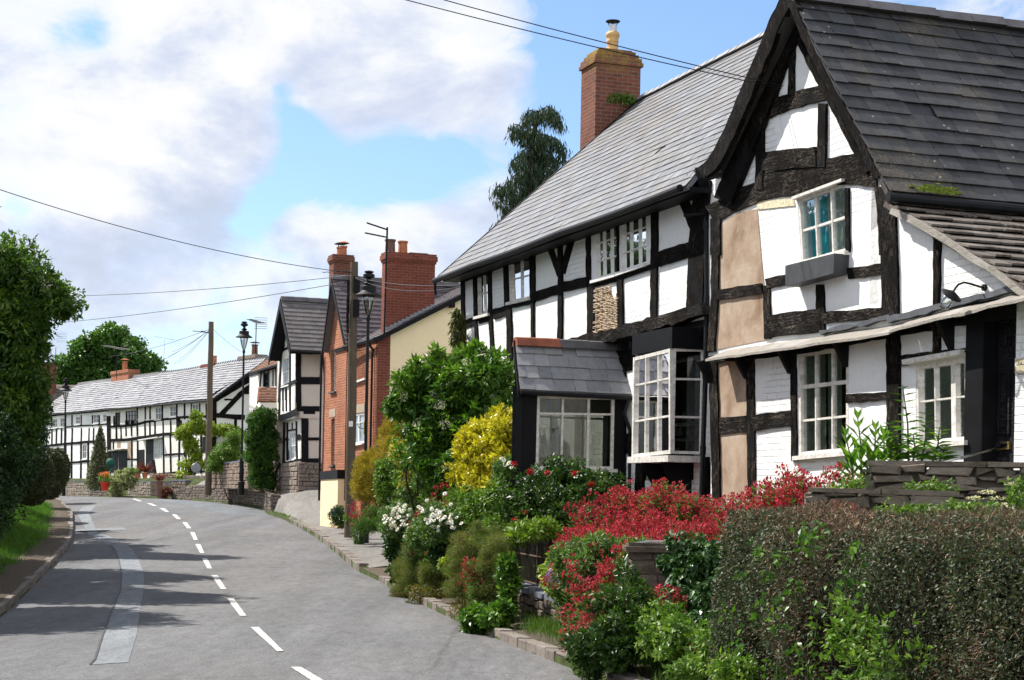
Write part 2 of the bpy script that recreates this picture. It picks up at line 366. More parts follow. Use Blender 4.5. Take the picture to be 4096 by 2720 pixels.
def m_asphalt(name, c=(.098, .099, .104), var=.35, grain=160, crack=True, tone=(.115, .108, .1), wear=False):
    m, t = newmat(name); tc = t.n('ShaderNodeTexCoord'); ob = (tc, 'Object')
    vo = t.n('ShaderNodeTexVoronoi', {'Vector': ob, 'Scale': grain*.5}); g = t.noise(ob, grain, 3, .8)
    c0 = t.ramp(t.math('MULTIPLY', t.math('ADD', (vo, 'Distance'), g), .75), [(.25, tuple(x*(1-var) for x in c)), (.8, tuple(x*(1+var*1.5) for x in c))])
    g2 = t.ramp(t.noise(ob, 34, 3, .8), [(.36, .55), (.66, 1.45)]); c1 = t.mix(.8, c0, g2, 'MULTIPLY')
    patch = t.ramp(t.noise(t.mapv(ob, (.25, .08, 1)), 1, 6, .62), [(.4, 0), (.62, 1)]); c2 = t.mix(t.math('MULTIPLY', patch, .55), c1, t.mix(1, c1, tuple(x/y for x, y in zip(tone, c)), 'MULTIPLY'))
    c2 = t.mix(t.ramp(t.noise(ob, .35, 5, .6), [(.35, .0), (.75, .3)]), c2, tuple(x*.62 for x in c))
    c2 = t.mix(.55, c2, t.ramp(t.noise(t.mapv(ob, (7, 1.6, 1)), 1, 6, .75), [(.3, .55), (.7, 1.45)]), 'MULTIPLY')
    c2 = t.mix(.6, c2, t.ramp(t.noise(t.mapv(ob, (1.1, .09, 1), (3, 1, 0)), 1, 4, .6), [(.35, .72), (.65, 1.22)]), 'MULTIPLY')
    if wear: c2 = t.mix(t.ramp(t.noise(ob, 9, 6, .8), [(.50, 0), (.60, .85)]), c2, (.12, .12, .12))
    if crack:
        ck = t.n('ShaderNodeTexVoronoi', {'Vector': t.mix(.35, ob, t.noise(ob, 2, 6, .7)), 'Scale': .16}, feature='DISTANCE_TO_EDGE')
        c2 = t.mix(t.ramp(ck, [(0, .35), (.002, 0)]), c2, (.02, .02, .02))
    t.out(bsdf(t, c2, .85, (vo, 'Distance'), .5, .012, .25)); return m
MPL = m_plaster('white_plaster', (.86, .855, .84)); MPLs = m_plaster('white_plaster_smooth', (.86, .85, .83), False)
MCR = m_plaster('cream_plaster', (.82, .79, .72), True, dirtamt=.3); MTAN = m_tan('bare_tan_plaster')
MYEL = m_plaster('yellow_render', (.93, .76, .48), False, (.6, .5, .3), .3)
MT = m_timber('black_timber'); MTR = m_timber('weathered_black_timber', (.0055, .0047, .0043), (.15, .12, .10), .45); MTR2 = m_timber('flaking_black_timber', (.0055, .005, .0045), (.26, .21, .17), .55); MTW = m_timber('bare_grey_timber', (.38, .35, .31), (.13, .11, .1), .8, (.5, .48, .45))
MPAINT = m_simple('black_paint', (.006, .0062, .0075), .55, .3, 5, .15); MBLK = m_simple('black_ironwork', (.006, .006, .008), .55, .3, 9, .25)
MWH = m_simple('white_paint', (.78, .77, .73), .45, .12, 8, .4, bs=.5, bd=.004); MWHo = m_simple('old_white_paint', (.66, .63, .58), .6, .3, 14, .3, bs=.6, bd=.006)
MSL = m_slate('pale_grey_slate', (.085, .09, .10), (.20, .205, .22), (.135, .11, .08), .95, .42, .9, .5, lpos=.45); MSLf = m_slate('silver_slate', (.15, .15, .17), (.30, .30, .32), (.2, .18, .15), .7, .5, .5, .4, lpos=.58)
MSD = m_slate('dark_slate', (.012, .012, .013), (.060, .060, .064), (.125, .10, .065), .9, .5, .8, .4, lpos=.50); MSP = m_slate('purple_slate', (.085, .07, .08), (.15, .125, .135), (.16, .15, .09), .5, .6, .6, .3)
MSM = m_slate('mossy_stone_slate', (.10, .085, .075), (.21, .185, .165), (.045, .028, .014), .95, .85, 2.6, .2, lpos=.46); MTILE = m_slate('brown_clay_tile', (.13, .06, .04), (.30, .15, .10), (.2, .17, .1), .5, .8, 1.5, .2)
MRT = m_simple('red_ridge_tile', (.28, .09, .05), .7, .35, 4); MBT = m_simple('grey_ridge_tile', (.10, .095, .10), .7, .3, 4); MLR = m_simple('pale_ridge_stone', (.25, .25, .26), .6, .25, 3)
MB1 = m_brick('chimney_brick', (.22, .075, .045), (.13, .05, .035), (.22, .17, .13), .5, lich=((.28, .19, .04), 2.2, -20.6)); MB2 = m_brick('orange_brick', (.46, .165, .085), (.28, .085, .045), (.44, .30, .20), .6, mort=.012); MB3 = m_brick('dark_red_brick', (.24, .06, .035), (.15, .042, .03), (.24, .15, .11), .45)
MST = m_stone('garden_stone', [(.07, .055, .045), (.12, .095, .075), (.18, .14, .11)]); MSTp = m_stone('pinkish_rubble', [(.16, .11, .085), (.24, .175, .135), (.30, .24, .19)], lamt=.25); MMOR = m_simple('mortar', (.09, .075, .06), .9, .3, 5)
MCOP = m_simple('blue_brick_coping', (.13, .14, .17), .6, .25, 6); MTERR = m_simple('terracotta', (.42, .15, .07), .7, .25, 5); MBUFF = m_simple('buff_clay', (.55, .34, .14), .6, .12, 3); MSTEEL = m_simple('galvanised_steel', (.45, .46, .47), .4, .2, 6, .5, .7)
MGL = m_glass('window_glass', (.50, .55, .55), .0); MGLr = m_glass('rippled_glass', (.55, .68, .66), .12, .12, 1, 45); MGLc = m_glass('clear_glass', (.60, .62, .60), .0)
MPN = m_pane('dark_pane'); MPNb = m_pane('sky_pane', (.25, .32, .38), .08); MPNt = m_pane('teal_blind_pane', (.035, .15, .19), .1); MPNr = m_pane('obscure_pane', (.13, .20, .19), .15, .6, True)
MCUR = m_simple('net_curtain', (.42, .41, .37), .9, .1, 4); MTEAL = m_simple('teal_curtain', (.05, .42, .52), .8, .15, 3); MDK = m_simple('unlit_room_dark', (.05, .045, .04), .9, .3, 2)  # MDK: darkness of unlit rooms put into the colour
MWOOD = m_timber('pole_wood', (.12, .095, .07), (.24, .2, .15), .8, (.1, .1, .07)); MBARK = m_timber('bark', (.05, .038, .028), (.12, .095, .07), .8, (.07, .07, .05))
MASP = m_asphalt('asphalt'); MPAV = m_asphalt('pavement_asphalt', (.135, .128, .12), .3, 140, True, (.15, .135, .12)); MPATCH = m_asphalt('road_repair', (.165, .178, .192), .22, 200, False, (.16, .165, .17)); MLINE = m_asphalt('worn_white_line', (.46, .45, .43), .3, 130, False, (.5, .49, .46), wear=True)
MKERB = m_stone('kerb_stone', [(.13, .108, .095), (.19, .16, .14), (.25, .22, .195)], lamt=.2, bs=.35); MDIRT = m_simple('dirt_and_gravel', (.13, .105, .08), .95, .5, 25, .1, bs=.8, bd=.03); MSOIL = m_simple('soil', (.055, .042, .03), .95, .5, 8, .1, bs=.8, bd=.04)
MGRD = m_simple('rough_ground', (.05, .065, .022), .95, .45, 2.5, .1, bs=.8, bd=.05)
# ---------------- camera, sun, sky ----------------
cam = bpy.data.cameras.new('camera'); co_ = bpy.data.objects.new('camera', cam); COL.objects.link(co_); SC.camera = co_
cam.sensor_width = 36; cam.sensor_fit = 'HORIZONTAL'; cam.lens = 36*FOC/4096; cam.shift_y = (CY-1360)/4096; cam.clip_end = 5000; cam.clip_start = .1
co_.matrix_world = Matrix(((CP, -SP, 0, 0), (0, 0, -1, 0), (SP, CP, 0, EYE), (0, 0, 0, 1)))
SC.render.resolution_x = 1024; SC.render.resolution_y = 680
SC.view_settings.view_transform = 'Standard'; SC.view_settings.look = 'None'; SC.view_settings.exposure = .76; SC.view_settings.gamma = 1
SUN = Vector((-.86, .51, 0)).normalized(); EL = math.radians(50); SUN = Vector((SUN.x*math.cos(EL), SUN.y*math.cos(EL), math.sin(EL)))
sl = bpy.data.lights.new('sun', 'SUN'); sl.energy = 5.0; sl.angle = math.radians(.5); sl.color = (1, .955, .88)
so = bpy.data.objects.new('sun', sl); COL.objects.link(so); so.rotation_euler = (-SUN).to_track_quat('-Z', 'Y').to_euler()
W = bpy.data.worlds.new('World'); SC.world = W; W.use_nodes = True; wt = NT(W)
sky = wt.n('ShaderNodeTexSky', sky_type='NISHITA', sun_disc=False, sun_elevation=EL, sun_rotation=math.atan2(SUN.x, SUN.y), altitude=100, air_density=1.0, dust_density=.6, ozone_density=1.5)
tc = wt.n('ShaderNodeTexCoord'); dirv = (tc, 'Generated')
sx = wt.n('ShaderNodeSeparateXYZ', {'Vector': dirv})
zc = wt.math('ADD', wt.math('MAXIMUM', (sx, 'Z'), 0.0), .16)
cv = wt.n('ShaderNodeCombineXYZ', {'X': wt.math('DIVIDE', (sx, 'X'), zc), 'Y': wt.math('DIVIDE', (sx, 'Y'), zc), 'Z': wt.math('MULTIPLY', (sx, 'Z'), 3.0)})
big = wt.noise(wt.mapv((tc, 'Generated'), (1, 1, 1.7), (3.1, 1.7, .4)), 5.2, 10, .62, .25); big2 = wt.noise(wt.mapv((tc, 'Generated'), (1, 1, 1.7), (3.1+.010, 1.7, .4-.035)), 5.2, 10, .62, .25)
wisp = wt.noise(wt.mapv((tc, 'Generated'), (1, 1, 2.2), (7, 2, 3)), 14, 8, .62, .5)
def skydot(x, y, rad, amp):
    r = Vector(ray(x*DS, y*DS)).normalized()
    d = wt.n('ShaderNodeVectorMath', {0: dirv, 1: tuple(r)}, operation='DISTANCE')
    q = wt.math('DIVIDE', (d, 'Value'), rad*DS/FOC); e = wt.math('EXPONENT', wt.math('MULTIPLY', wt.math('MULTIPLY', q, q), -1.0))
    return wt.math('MULTIPLY', e, amp)
cov = wt.math('ADD', wt.math('MULTIPLY', wt.math('SUBTRACT', big, .5), 1.5), wt.math('MULTIPLY', wt.math('SUBTRACT', wisp, .5), 1.35))
cov = wt.math('ADD', cov, .41)
for x, y, r, a in ((215, 80, 55, -.62), (130, 100, 45, -.40), (1420, 60, 150, -1.2), (1610, 30, 170, -1.2), (1800, 100, 170, -.45), (1240, 400, 70, -.4), (1500, 280, 180, -.8), (1290, 130, 60, -.3),
                   (650, 235, 50, -.6), (650, 200, 30, -.3), (700, 300, 60, -.55), (690, 400, 70, -.75), (600, 470, 60, -.7), (800, 420, 80, -.6), (920, 360, 90, -.5), (1060, 350, 80, -.55), (960, 410, 60, -.4), (560, 520, 40, -.4), (40, 475, 50, -.45), (730, 345, 60, -.3), (870, 480, 60, -.2), (300, 620, 50, -.2),
                   (400, 330, 200, .35), (150, 280, 220, .35), (880, 540, 120, .3), (700, 530, 90, .2), (1000, 200, 150, .4), (800, 80, 200, .5), (1150, 480, 90, .2), (450, 150, 200, .35)):
    cov = wt.math('ADD', cov, skydot(x, y, r, a))
mask = wt.ramp(cov, [(.10, 0), (.26, .40), (.42, .82), (.75, 1)])
shade = wt.noise(wt.mapv((tc, 'Generated'), (1, 1, 1.8), (5, 4, 2)), 6.5, 7, .55, .2)
sh = wt.math('ADD', shade, wt.math('MULTIPLY', wt.math('SUBTRACT', big2, big), -2.6))
for x, y, r, a in ((480, 420, 110, .20), (600, 120, 120, .12), (900, 20, 170, .20), (420, 490, 110, .12), (950, 120, 130, .1), (300, 560, 100, .08), (150, 250, 160, -.12), (900, 540, 130, -.2), (1100, 230, 160, -.14), (330, 200, 160, -.12), (230, 640, 160, .06), (750, 200, 80, .08), (240, 330, 120, -.08)):
    sh = wt.math('ADD', sh, skydot(x, y, r, a))
cc = wt.ramp(sh, [(.30, (.60, .60, .605)), (.46, (.55, .565, .59)), (.60, (.47, .50, .57)), (.78, (.40, .44, .54)), (.95, (.36, .405, .50))])
skyc = wt.mix(1.0, sky, (.088, .098, .112), 'MULTIPLY')
up = wt.ramp((sx, 'Z'), [(.3, 1.0), (.9, .55)])
rear = wt.ramp(wt.math('MULTIPLY', (sx, 'Y'), -1.0), [(0, (1, 1, 1)), (.6, (2.1, 2.05, 1.95))]); cc2 = wt.mix(1.0, wt.mix(1.0, cc, up, 'MULTIPLY'), rear, 'MULTIPLY')
fin = wt.mix(mask, skyc, cc2)
bg = wt.n('ShaderNodeBackground', {'Strength': 1.0}); wt.link(fin, bg.inputs['Color']); wt.n('ShaderNodeOutputWorld', {'Surface': bg})
# ---------------- road and ground ----------------
ZR = [(0, 0), (24, -.05), (30, -.02), (36, .07), (42, .19), (48, .35), (54, .54), (60, .73), (66, .92), (72, 1.1), (78, 1.26), (84, 1.375), (88, 1.40), (95, 1.34), (110, 1.0), (160, 0), (400, -6)]
def tab(T, v):
    if v <= T[0][0]: return T[0][1]
    for (a, b), (c, d) in zip(T[:-1], T[1:]):
        if v <= c: return b+(d-b)*(v-a)/(c-a)
    return T[-1][1]
def stab(T, v): return .25*tab(T, v-1.5)+.5*tab(T, v)+.25*tab(T, v+1.5)
def zr(Y): return stab(ZR, Y)
def onroad(x, y, dz=0):
    r = ray(x, y); a = 6.0
    while a < 120:
        if EYE+r[2]*a < zr(a)+dz: break
        a += .25
    lo, hi = a-.25, a
    for _ in range(20):
        m = (lo+hi)/2
        if EYE+r[2]*m < zr(m)+dz: hi = m
        else: lo = m
    return (r[0]*hi, hi, zr(hi)+dz)
def cIp(pts): return [onroad(*cI(*p)) for p in pts]
def cKp(pts): return [onroad(*cK(*p)) for p in pts]
rp = cIp([(2000, 1640), (1590, 1490), (1450, 1440), (1160, 1330), (800, 1180), (470, 1020), (385, 990), (170, 855)])+cKp([(2440, 745), (2361, 690), (2290, 620), (2120, 490), (1900, 372), (1800, 345)])
rp = [(p[1], p[0]) for p in rp]; rp += [(72, -10.3), (78, -12.4), (84, -15.6), (86, -17.3), (95, -23.3), (105, -29.8), (119, -39), (160, -66), (400, -220)]
rp = [(0, rp[0][1]+(rp[0][1]-rp[2][1])*.9)]+rp; rp.sort()
lp = [(p[1], p[0]) for p in cKp([(0, 1040), (130, 915), (350, 690), (470, 560), (493, 480), (490, 350)])]
lp += [(84, -22.2), (95, -30.5), (105, -37), (119, -46), (160, -73), (400, -228)]; lp = [(0, -3.4), (12, -4.9)]+lp; lp.sort()
print('RIGHT', [tuple(round(v, 1) for v in q) for q in rp]); print('LEFT', [tuple(round(v, 1) for v in q) for q in lp])
def xr(Y): return stab(rp, Y)
def xl(Y): return stab(lp, Y)
PLAT = [(0, 1.15), (34, 1.1), (36, .6), (50, .85), (54, .95), (56, 1.08), (62, 1.6), (66, 1.93), (72, 2.1), (80, 2.3), (95, 2.5), (130, 2.7), (400, 2.7)]
WTOP = [(60, 1.3), (66, 1.62), (69, 1.7), (72, 1.76), (75, 1.86), (78, 1.93), (82, 2.03), (84.8, 1.88), (86.2, 1.5), (400, 1.5)]
def sm(a, b, x):
    x = max(0, min(1, (x-a)/(b-a))); return x*x*(3-2*x)
def zground(X, Y):
    t = X-xr(Y); z0 = zr(Y)
    if t > 0:
        if Y < 35: z = z0+.05+.05*min(t, 1)+.42*sm(.95, 1.15, t)+.65*sm(1.3, 3.6, t)
        elif Y < 37: f = (Y-35)/2; z = (1-f)*(z0+.05+.05*min(t, 1)+.42*sm(.95, 1.15, t)+.65*sm(1.3, 3.6, t))+f*(z0+.09+.05*t)
        elif Y < 54: z = z0+.09+.05*min(t, 6)
        else:
            f = sm(54, 60, Y); pl_ = tab(PLAT, Y); w_ = tab(WTOP, Y); g = sm(61, 66, Y); h = z0+.09+(w_-z0-.12)*sm(.12, .38, t)+(pl_-w_)*sm(.4, 1.6, t); h2_ = z0+.09+(pl_-z0-.09)*sm(-.1, 3.0, t)
            z = (1-f)*(z0+.09+.05*min(t, 6))+f*(g*h+(1-g)*h2_)
            if Y > 80:
                o = (X+16.4)*-.836-(Y-95.0)*.549; zo = z0+.1+(2.5-z0-.1)*(1-sm(2.6, 3.1, o)); k = sm(86, 87.5, Y); z = max(zo, (1-k)*z+k*(z0+.1))
        return z
    t = xl(Y)-X
    if t > 0: return z0+.1*sm(0, .1, t)+.62*sm(.75, 2.6, t)+.12*min(max(t-2, 0), 10)
    return z0-.09
def gridmesh(name, cols, Ys, mat, zf, kind='structure'):
    vs = []; fs = []; n = len(Ys); m = 0
    for Y in Ys:
        c = cols(Y); m = len(c)
        for X in c: vs.append((X, Y, zf(X, Y)))
    for i in range(n-1):
        for k in range(m-1): fs.append((i*m+k, i*m+k+1, (i+1)*m+k+1, (i+1)*m+k))
    o = finish(name, np.array(vs), np.array(fs), mat, None, smooth=True, origin=(0, 0, 0)); o['kind'] = kind; return o
Ys = [-12+i*1.0 for i in range(130)]+[120+i*6 for i in range(48)]+[450, 700, 1200, 2500]
TR = [.001, .06, .15, .3, .5, .8, .95, 1.0, 1.05, 1.1, 1.2, 1.35, 1.6, 2, 2.5, 3, 3.6, 4.5, 6, 9, 14, 25, 60, 200, 900]; TL = [900, 200, 60, 25, 14, 9, 6, 4, 3, 2.5, 2.2, 1.9, 1.6, 1.3, 1.0, .75, .6, .1, .05, .001]
gridmesh('ground', lambda Y: [xl(Y)-t for t in TL]+[xl(Y)+.004, xl(Y)+.15, xr(Y)-.15, xr(Y)-.004]+[xr(Y)+t for t in TR], Ys, MGRD, lambda X, Y: zground(X, Y)+(noise.noise((X*.8, Y*.8, 0))*.04 if (X > xr(Y)+1.2 or X < xl(Y)-1.2) else 0))
def camber(X, Y):
    a, b = xl(Y), xr(Y); u = (X-a)/(b-a)*2-1; return zr(Y)+.03*(1-u*u)-.03*abs(u)**4
Yr = [-12+i*.75 for i in range(180)]+[125, 130, 140, 150, 160]
gridmesh('road', lambda Y: [xl(Y)+(xr(Y)-xl(Y))*k/12 for k in range(13)], Yr, MASP, lambda X, Y: camber(X, Y)+.004)
# pavement on the right bank beyond the garden, dirt edge in front of it
TP = [.15, .3, .5, .8, .95, 1.0, 1.05, 1.1, 1.2, 1.35, 1.6, 2, 2.5, 3, 3.6]
gridmesh('pavement', lambda Y: [xr(Y)+t for t in TP], [36+i*1.0 for i in range(50)], MPAV, lambda X, Y: zground(X, Y)+.045*min(1, max(.2, (X-xr(Y))/.5)))
gridmesh('dirt_verge', lambda Y: [xr(Y)+t for t in (.001, .06, .15, .3, .5, .8, .95, 1.0, 1.05)], [4+i*1.0 for i in range(33)], MDIRT, lambda X, Y: zground(X, Y)+.012)
gridmesh('verge_path', lambda Y: [xl(Y)-t for t in (.75, .6, .1, .05)], [6+i*1.0 for i in range(70)], MDIRT, lambda X, Y: zground(X, Y)+.018)
# markings
def strip(name, pairs, mat, dz, sub=6, kind='structure'):
    vs = []; fs = []
    for i in range(len(pairs)-1):
        for j in range(sub):
            f = j/sub; a = Vector(pairs[i][0]).lerp(Vector(pairs[i+1][0]), f); b = Vector(pairs[i][1]).lerp(Vector(pairs[i+1][1]), f); vs += [a, b]
    vs += [Vector(pairs[-1][0]), Vector(pairs[-1][1])]; out = []
    for i in range(0, len(vs), 2):
        for k in range(5): p = vs[i].lerp(vs[i+1], k/4); out.append((p.x, p.y, camber(p.x, p.y)+dz))
    n = len(vs)//2; fs = [(i*5+k, i*5+k+1, i*5+k+6, i*5+k+5) for i in range(n-1) for k in range(4)]
    o = finish(name, np.array(out), np.array(fs), mat, None, smooth=True); o['kind'] = kind; return o
dash = [((1960, 1408), (2030, 1408), (2160, 1540), (2250, 1540)), ((1690, 1132), (1745, 1132), (1870, 1300), (1912, 1298)), ((1530, 933), (1575, 933), (1620, 1055), (1662, 1053)), ((1425, 774), (1467, 774), (1490, 870), (1527, 870)), ((1362, 658), (1398, 658), (1398, 728), (1430, 728)),
        ((1317, 561), (1352, 561), (1350, 622), (1378, 622)), ((1282, 478), (1313, 478), (1308, 533), (1334, 533)), ((1230, 411), (1260, 411), (1262, 453), (1290, 453)), ((1157, 357), (1190, 358), (1195, 390), (1222, 390)), ((1073, 314), (1110, 316), (1115, 340), (1142, 340)), ((985, 280), (1025, 283), (1035, 300), (1060, 300)), ((888, 250), (915, 251), (935, 268), (962, 268))]
for a, b, c, d in dash:
    q = cKp([a, b, c, d]); strip('centre_line', [(q[2], q[3]), (q[0], q[1])], MLINE, .012)
pt = cKp([(640, 1350), (870, 1350), (690, 1190), (920, 1190), (760, 1000), (945, 1000), (812, 880), (968, 880), (822, 760), (972, 760), (800, 660), (932, 660), (775, 590), (890, 590), (740, 560), (850, 556)])
pt = cKp([(605, 1385), (868, 1370)])+pt; strip('road_repair', [(pt[i], pt[i+1]) for i in range(0, len(pt), 2)], MPATCH, .008)
def seam(ps):
    strip('tar_seam', [((p[0]-.011, p[1], 0), (p[0]+.011, p[1], 0)) for p in ps], MBLKT, .016)
MBLKT = m_simple('tar', (.05, .05, .053), .7, .4, 30)
seam(pt[0::2])
pt = cKp([(600, 490), (660, 480), (520, 340), (600, 345), (560, 300), (650, 290)]); strip('road_repair', [(pt[i], pt[i+1]) for i in range(0, len(pt), 2)], MPATCH, .008)
pt = cKp([(730, 556), (830, 540), (610, 487), (700, 487)]); strip('road_repair', [(pt[i], pt[i+1]) for i in range(0, len(pt), 2)], MPATCH, .0085)
pt = cKp([(500, 462), (495, 448), (850, 462), (850, 446)]); strip('road_repair', [(pt[0], pt[1]), (pt[2], pt[3])], MPATCH, .0105)
pt = cKp([(960, 247), (1390, 250), (1120, 272), (1560, 297), (1330, 308), (1700, 323), (1520, 350), (1820, 355)]); strip('road_repair', [(pt[i], pt[i+1]) for i in range(0, len(pt), 2)], m_asphalt('blue_grey_repair', (.112, .122, .135), .3, 160, False, (.11, .12, .13)), .007)
# drain grating
g0, g1 = cKp([(540, 463), (725, 463)]); mb = MB()
for i in range(22):
    p = Vector(g0).lerp(Vector(g1), i/21); mb.box((p.x, p.y, camber(p.x, p.y)+.012), .05, .75, .012)
o = mb.build('drain_cover', MBLK); tag(o, 'slotted iron drain grating set in the pale road repair by the left kerb', 'drain')
# kerbs: stones end to end
def kerb(side, Y0, Y1, name, h, w, L):
    mb = MB(); Y = Y0; f = xr if side > 0 else xl
    while Y < Y1:
        a = Y; b = Y+L*random.uniform(.85, 1.15); Y = b; g = .012
        xa, xb = f(a+g), f(b-g); s = side; j = random.uniform(-.008, .008); hh = h+random.uniform(-.008, .012)
        q = [(xa+j, a+g), (xa+s*w+j, a+g), (xb+s*w+j, b-g), (xb+j, b-g)]
        if s < 0: q = [q[1], q[0], q[3], q[2]]
        e = .012; lo = [(x, y, zr(y)-.08) for x, y in q]; mi = [(x, y, zr(y)+hh-e) for x, y in q]
        cx = sum(x for x, y in q)/4; cy = sum(y for x, y in q)/4
        up = [(x+(cx-x)*.08, y+(cy-y)*.02, zr(y)+hh) for x, y in q]
        mb.add(lo+mi+up, [(8, 9, 10, 11)]+[(k, (k+1) % 4, 4+(k+1) % 4, 4+k) for k in range(4)]+[(4+k, 4+(k+1) % 4, 8+(k+1) % 4, 8+k) for k in range(4)])
    return tag(mb.build(name, MKERB), kind='structure')
kerb(1, 11, 33.2, 'kerb', .085, .17, .45); kerb(1, 36.5, 60.5, 'kerb', .14, .2, .42); kerb(-1, 4, 84, 'kerb', .11, .16, .9)
# ---------------- the two timber-framed houses on the right ----------------
U = (-.345, .939); VN = (-.939, -.345); BACK = Vector((.939, .345, 0))
FM = Plane((2.66, 24.2), U); FLo = FM.off(-.12); FR = FM.off(.30)
def q4(pl, conv, *pts): return [pl.hit(*conv(*p)) for p in pts]
def poly(pl, conv, pts): return [pl.hit(*conv(*p)) for p in pts]
h1 = thing('timber_house', FM.at(5.5, 1.1), 'long black and white timber house with pale slate roof, glazed porch and bay window', 'house')
W1 = q4(FM, cC, (404, 765), (495, 735), (512, 1085), (412, 1112)); W2 = q4(FM, cC, (660, 640), (828, 595), (832, 960), (668, 1000))
W3 = q4(FM, cC, (1325, 400), (1510, 332), (1510, 775), (1335, 825)); W4 = q4(FM, cC, (1530, 325), (1738, 250), (1740, 695), (1535, 765))
wm = MB(); wall(wm, FM, [(10.82, .9), (10.82, 6.12), (-.2, 6.12), (-.2, 4.2), (4.78, 4.2), (4.78, .9)], [W1, W2, W3, W4]); wm.build('wall', MPL, h1)
hole = [(2.35, 1.95), (2.35, 3.7), (.55, 3.7), (.55, 1.95)]
dhole = [(4.45, 1.1), (4.45, 3.3), (3.5, 3.3), (3.5, 1.1)]
wm = MB(); wall(wm, FLo, [(4.78, .9), (4.78, 4.3), (-.2, 4.3), (-.2, .9)], [hole]); wm.build('ground_floor_wall', MPL, h1, )
# far end gable, back wall, near end
EF = Plane(FM.at(10.72, 0)[:2], U); ge = Plane(FM.at(10.80, 0)[:2], (VN[0], VN[1]))
wm = MB(); wall(wm, ge, [(-.02, .9), (-.02, 6.1), (-3.9, 9.7), (-7.8, 6.1), (-7.8, .9)], th=.15); ge2 = Plane(FM.at(.3, 0)[:2], (VN[0], VN[1])); wall(wm, ge2, [(-.2, .9), (-.2, 6.0), (-7.8, 6.0), (-7.8, .9)], th=.15)
bk = FM.off(-7.8); wall(wm, bk, [(10.8, .9), (10.8, 6.1), (-.2, 6.1), (-.2, .9)]); wm.build('end_wall', MPL, h1)
mb = MB(); mb.prism(FM.off(-3.2), [(10.6, .9), (10.6, 6.0), (0, 6.0), (0, .9)], 0, .05); mb.prism(FM, [(10.6, 3.95), (10.6, 4.08), (0, 4.08), (0, 3.95)], -3.1, -.5); mb.prism(FM.off(-.75), [(10.6, 4.3), (10.6, 6.0), (.2, 6.0), (.2, 4.3)], 0, .05); mb.build('dark_backing', MDK, h1)  # dark sheets added behind the windows to keep the rooms looking unlit
# roof
oE, oR = .40, -3.9; zE, zRg = 6.0, 9.97
A = V(FM.at(11.12, zE+.03, oE)); B = V(FM.at(-.1, zE, oE)); Cc = V(FM.at(3.3, zRg, oR)); D_ = V(FM.at(11.12, zRg, oR))
mb = MB(); slates(mb, B, A, D_, Cc, 25, .27, .0065, wv=.35, loose=.007, gap=.012)
for _ in range(60):   # slipped slates and ragged mortar at the eaves
    s = random.uniform(0, 11); 
rf = mb.build('roof', MSL, h1)
mb = MB(); A2 = V(FM.at(11.12, zE, -8.2)); B2 = V(FM.at(-.3, zE, -8.2)); mb.hexa([A2, B2, Cc-V(0, 0, .02), D_-V(0, 0, .02)], [A2+V(0, 0, .06), B2+V(0, 0, .06), Cc+V(0, 0, .02), D_+V(0, 0, .02)]); mb.build('rear_roof', MSL, h1)
mb = MB(); ridge(mb, D_+V(0, 0, .03), Cc+V(0, 0, .03), .14, .07, 26); mb.build('ridge_tiles', MLR, h1)
mb = MB(); mb.tube([FM.at(s, 5.985-.02*abs(math.sin(s*.7)), oE+.04) for s in [11.25-i*.45 for i in range(26)]], .055, 10); mb.tube([FM.at(11.2, 5.95, oE+.04), FM.at(11.22, 5.8, oE+.03), FM.at(11.2, 5.68, oE+.02)], .03)
mb.build('gutter', MBLK, h1)
mb = MB()
mb.prism(FM, [(11.05, 5.93), (11.05, 6.0), (-.1, 6.0), (-.1, 5.93)], 0, .33); mb.build('soffit', MPAINT, h1)
mb = MB(); mb.hexa([A+V(0, 0, -.1), A+V(0, 0, -.02), D_+V(0, 0, -.02), D_+V(0, 0, -.16)], [x+V(U[0], U[1], 0)*.04 for x in (A+V(0, 0, -.1), A+V(0, 0, -.02), D_+V(0, 0, -.02), D_+V(0, 0, -.16))])
mb.hexa([x-V(U[0], U[1], 0)*.02 for x in (A+V(0, 0, .0), A+V(0, 0, .03), D_+V(0, 0, .04), D_+V(0, 0, -.0))], [x+V(U[0], U[1], 0)*.05 for x in (A+V(0, 0, .0), A+V(0, 0, .03), D_+V(0, 0, .04), D_+V(0, 0, -.0))]); mb.build('verge', MPAINT, h1)
# timbers of the upper storey
mb = MB()
def T(pl, conv, pts, w, t=.022, **k): beam(mb, pl, conv, pts, w, t, **k)
for pts, w in (([(300, 790), (303, 1000), (318, 1500)], 28), ([(396, 770), (402, 1110), (422, 1420)], 24), ([(512, 700), (518, 1080), (540, 1440)], 27), ([(638, 650), (650, 1040)], 33), ([(662, 1030), (672, 1200), (672, 1580)], 40),
               ([(850, 570), (853, 1000)], 38), ([(853, 990), (855, 1300)], 22), ([(1068, 490), (1072, 830), (1069, 1300)], 32), ([(970, 530), (1066, 790)], 42), ([(1170, 455), (1080, 770)], 44), ([(1285, 400), (1290, 880)], 34), ([(1306, 870), (1308, 1290)], 52),
               ([(1518, 320), (1521, 830)], 10), ([(1538, 820), (1546, 1260)], 42), ([(1811, 200), (1808, 700), (1802, 1180)], 48), ([(2190, 40), (2150, 500), (2125, 1060)], 125), ([(2015, 150), (2130, 420)], 66),
               ([(300, 1178), (402, 1142)], 62), ([(425, 1142), (522, 1112)], 48), ([(538, 1095), (645, 1062)], 78), ([(680, 1030), (850, 990)], 30), ([(868, 955), (1058, 893)], 72), ([(1085, 878), (1284, 838)], 78), ([(1296, 868), (1400, 850), (1530, 812), (1790, 715)], 32), ([(1830, 665), (2110, 575)], 112),
               ([(296, 815), (700, 660), (1200, 440), (1700, 255), (2200, 75)], 58)): T(FM, cC, pts, w)
mb.build('timber_frame', MTR, h1)
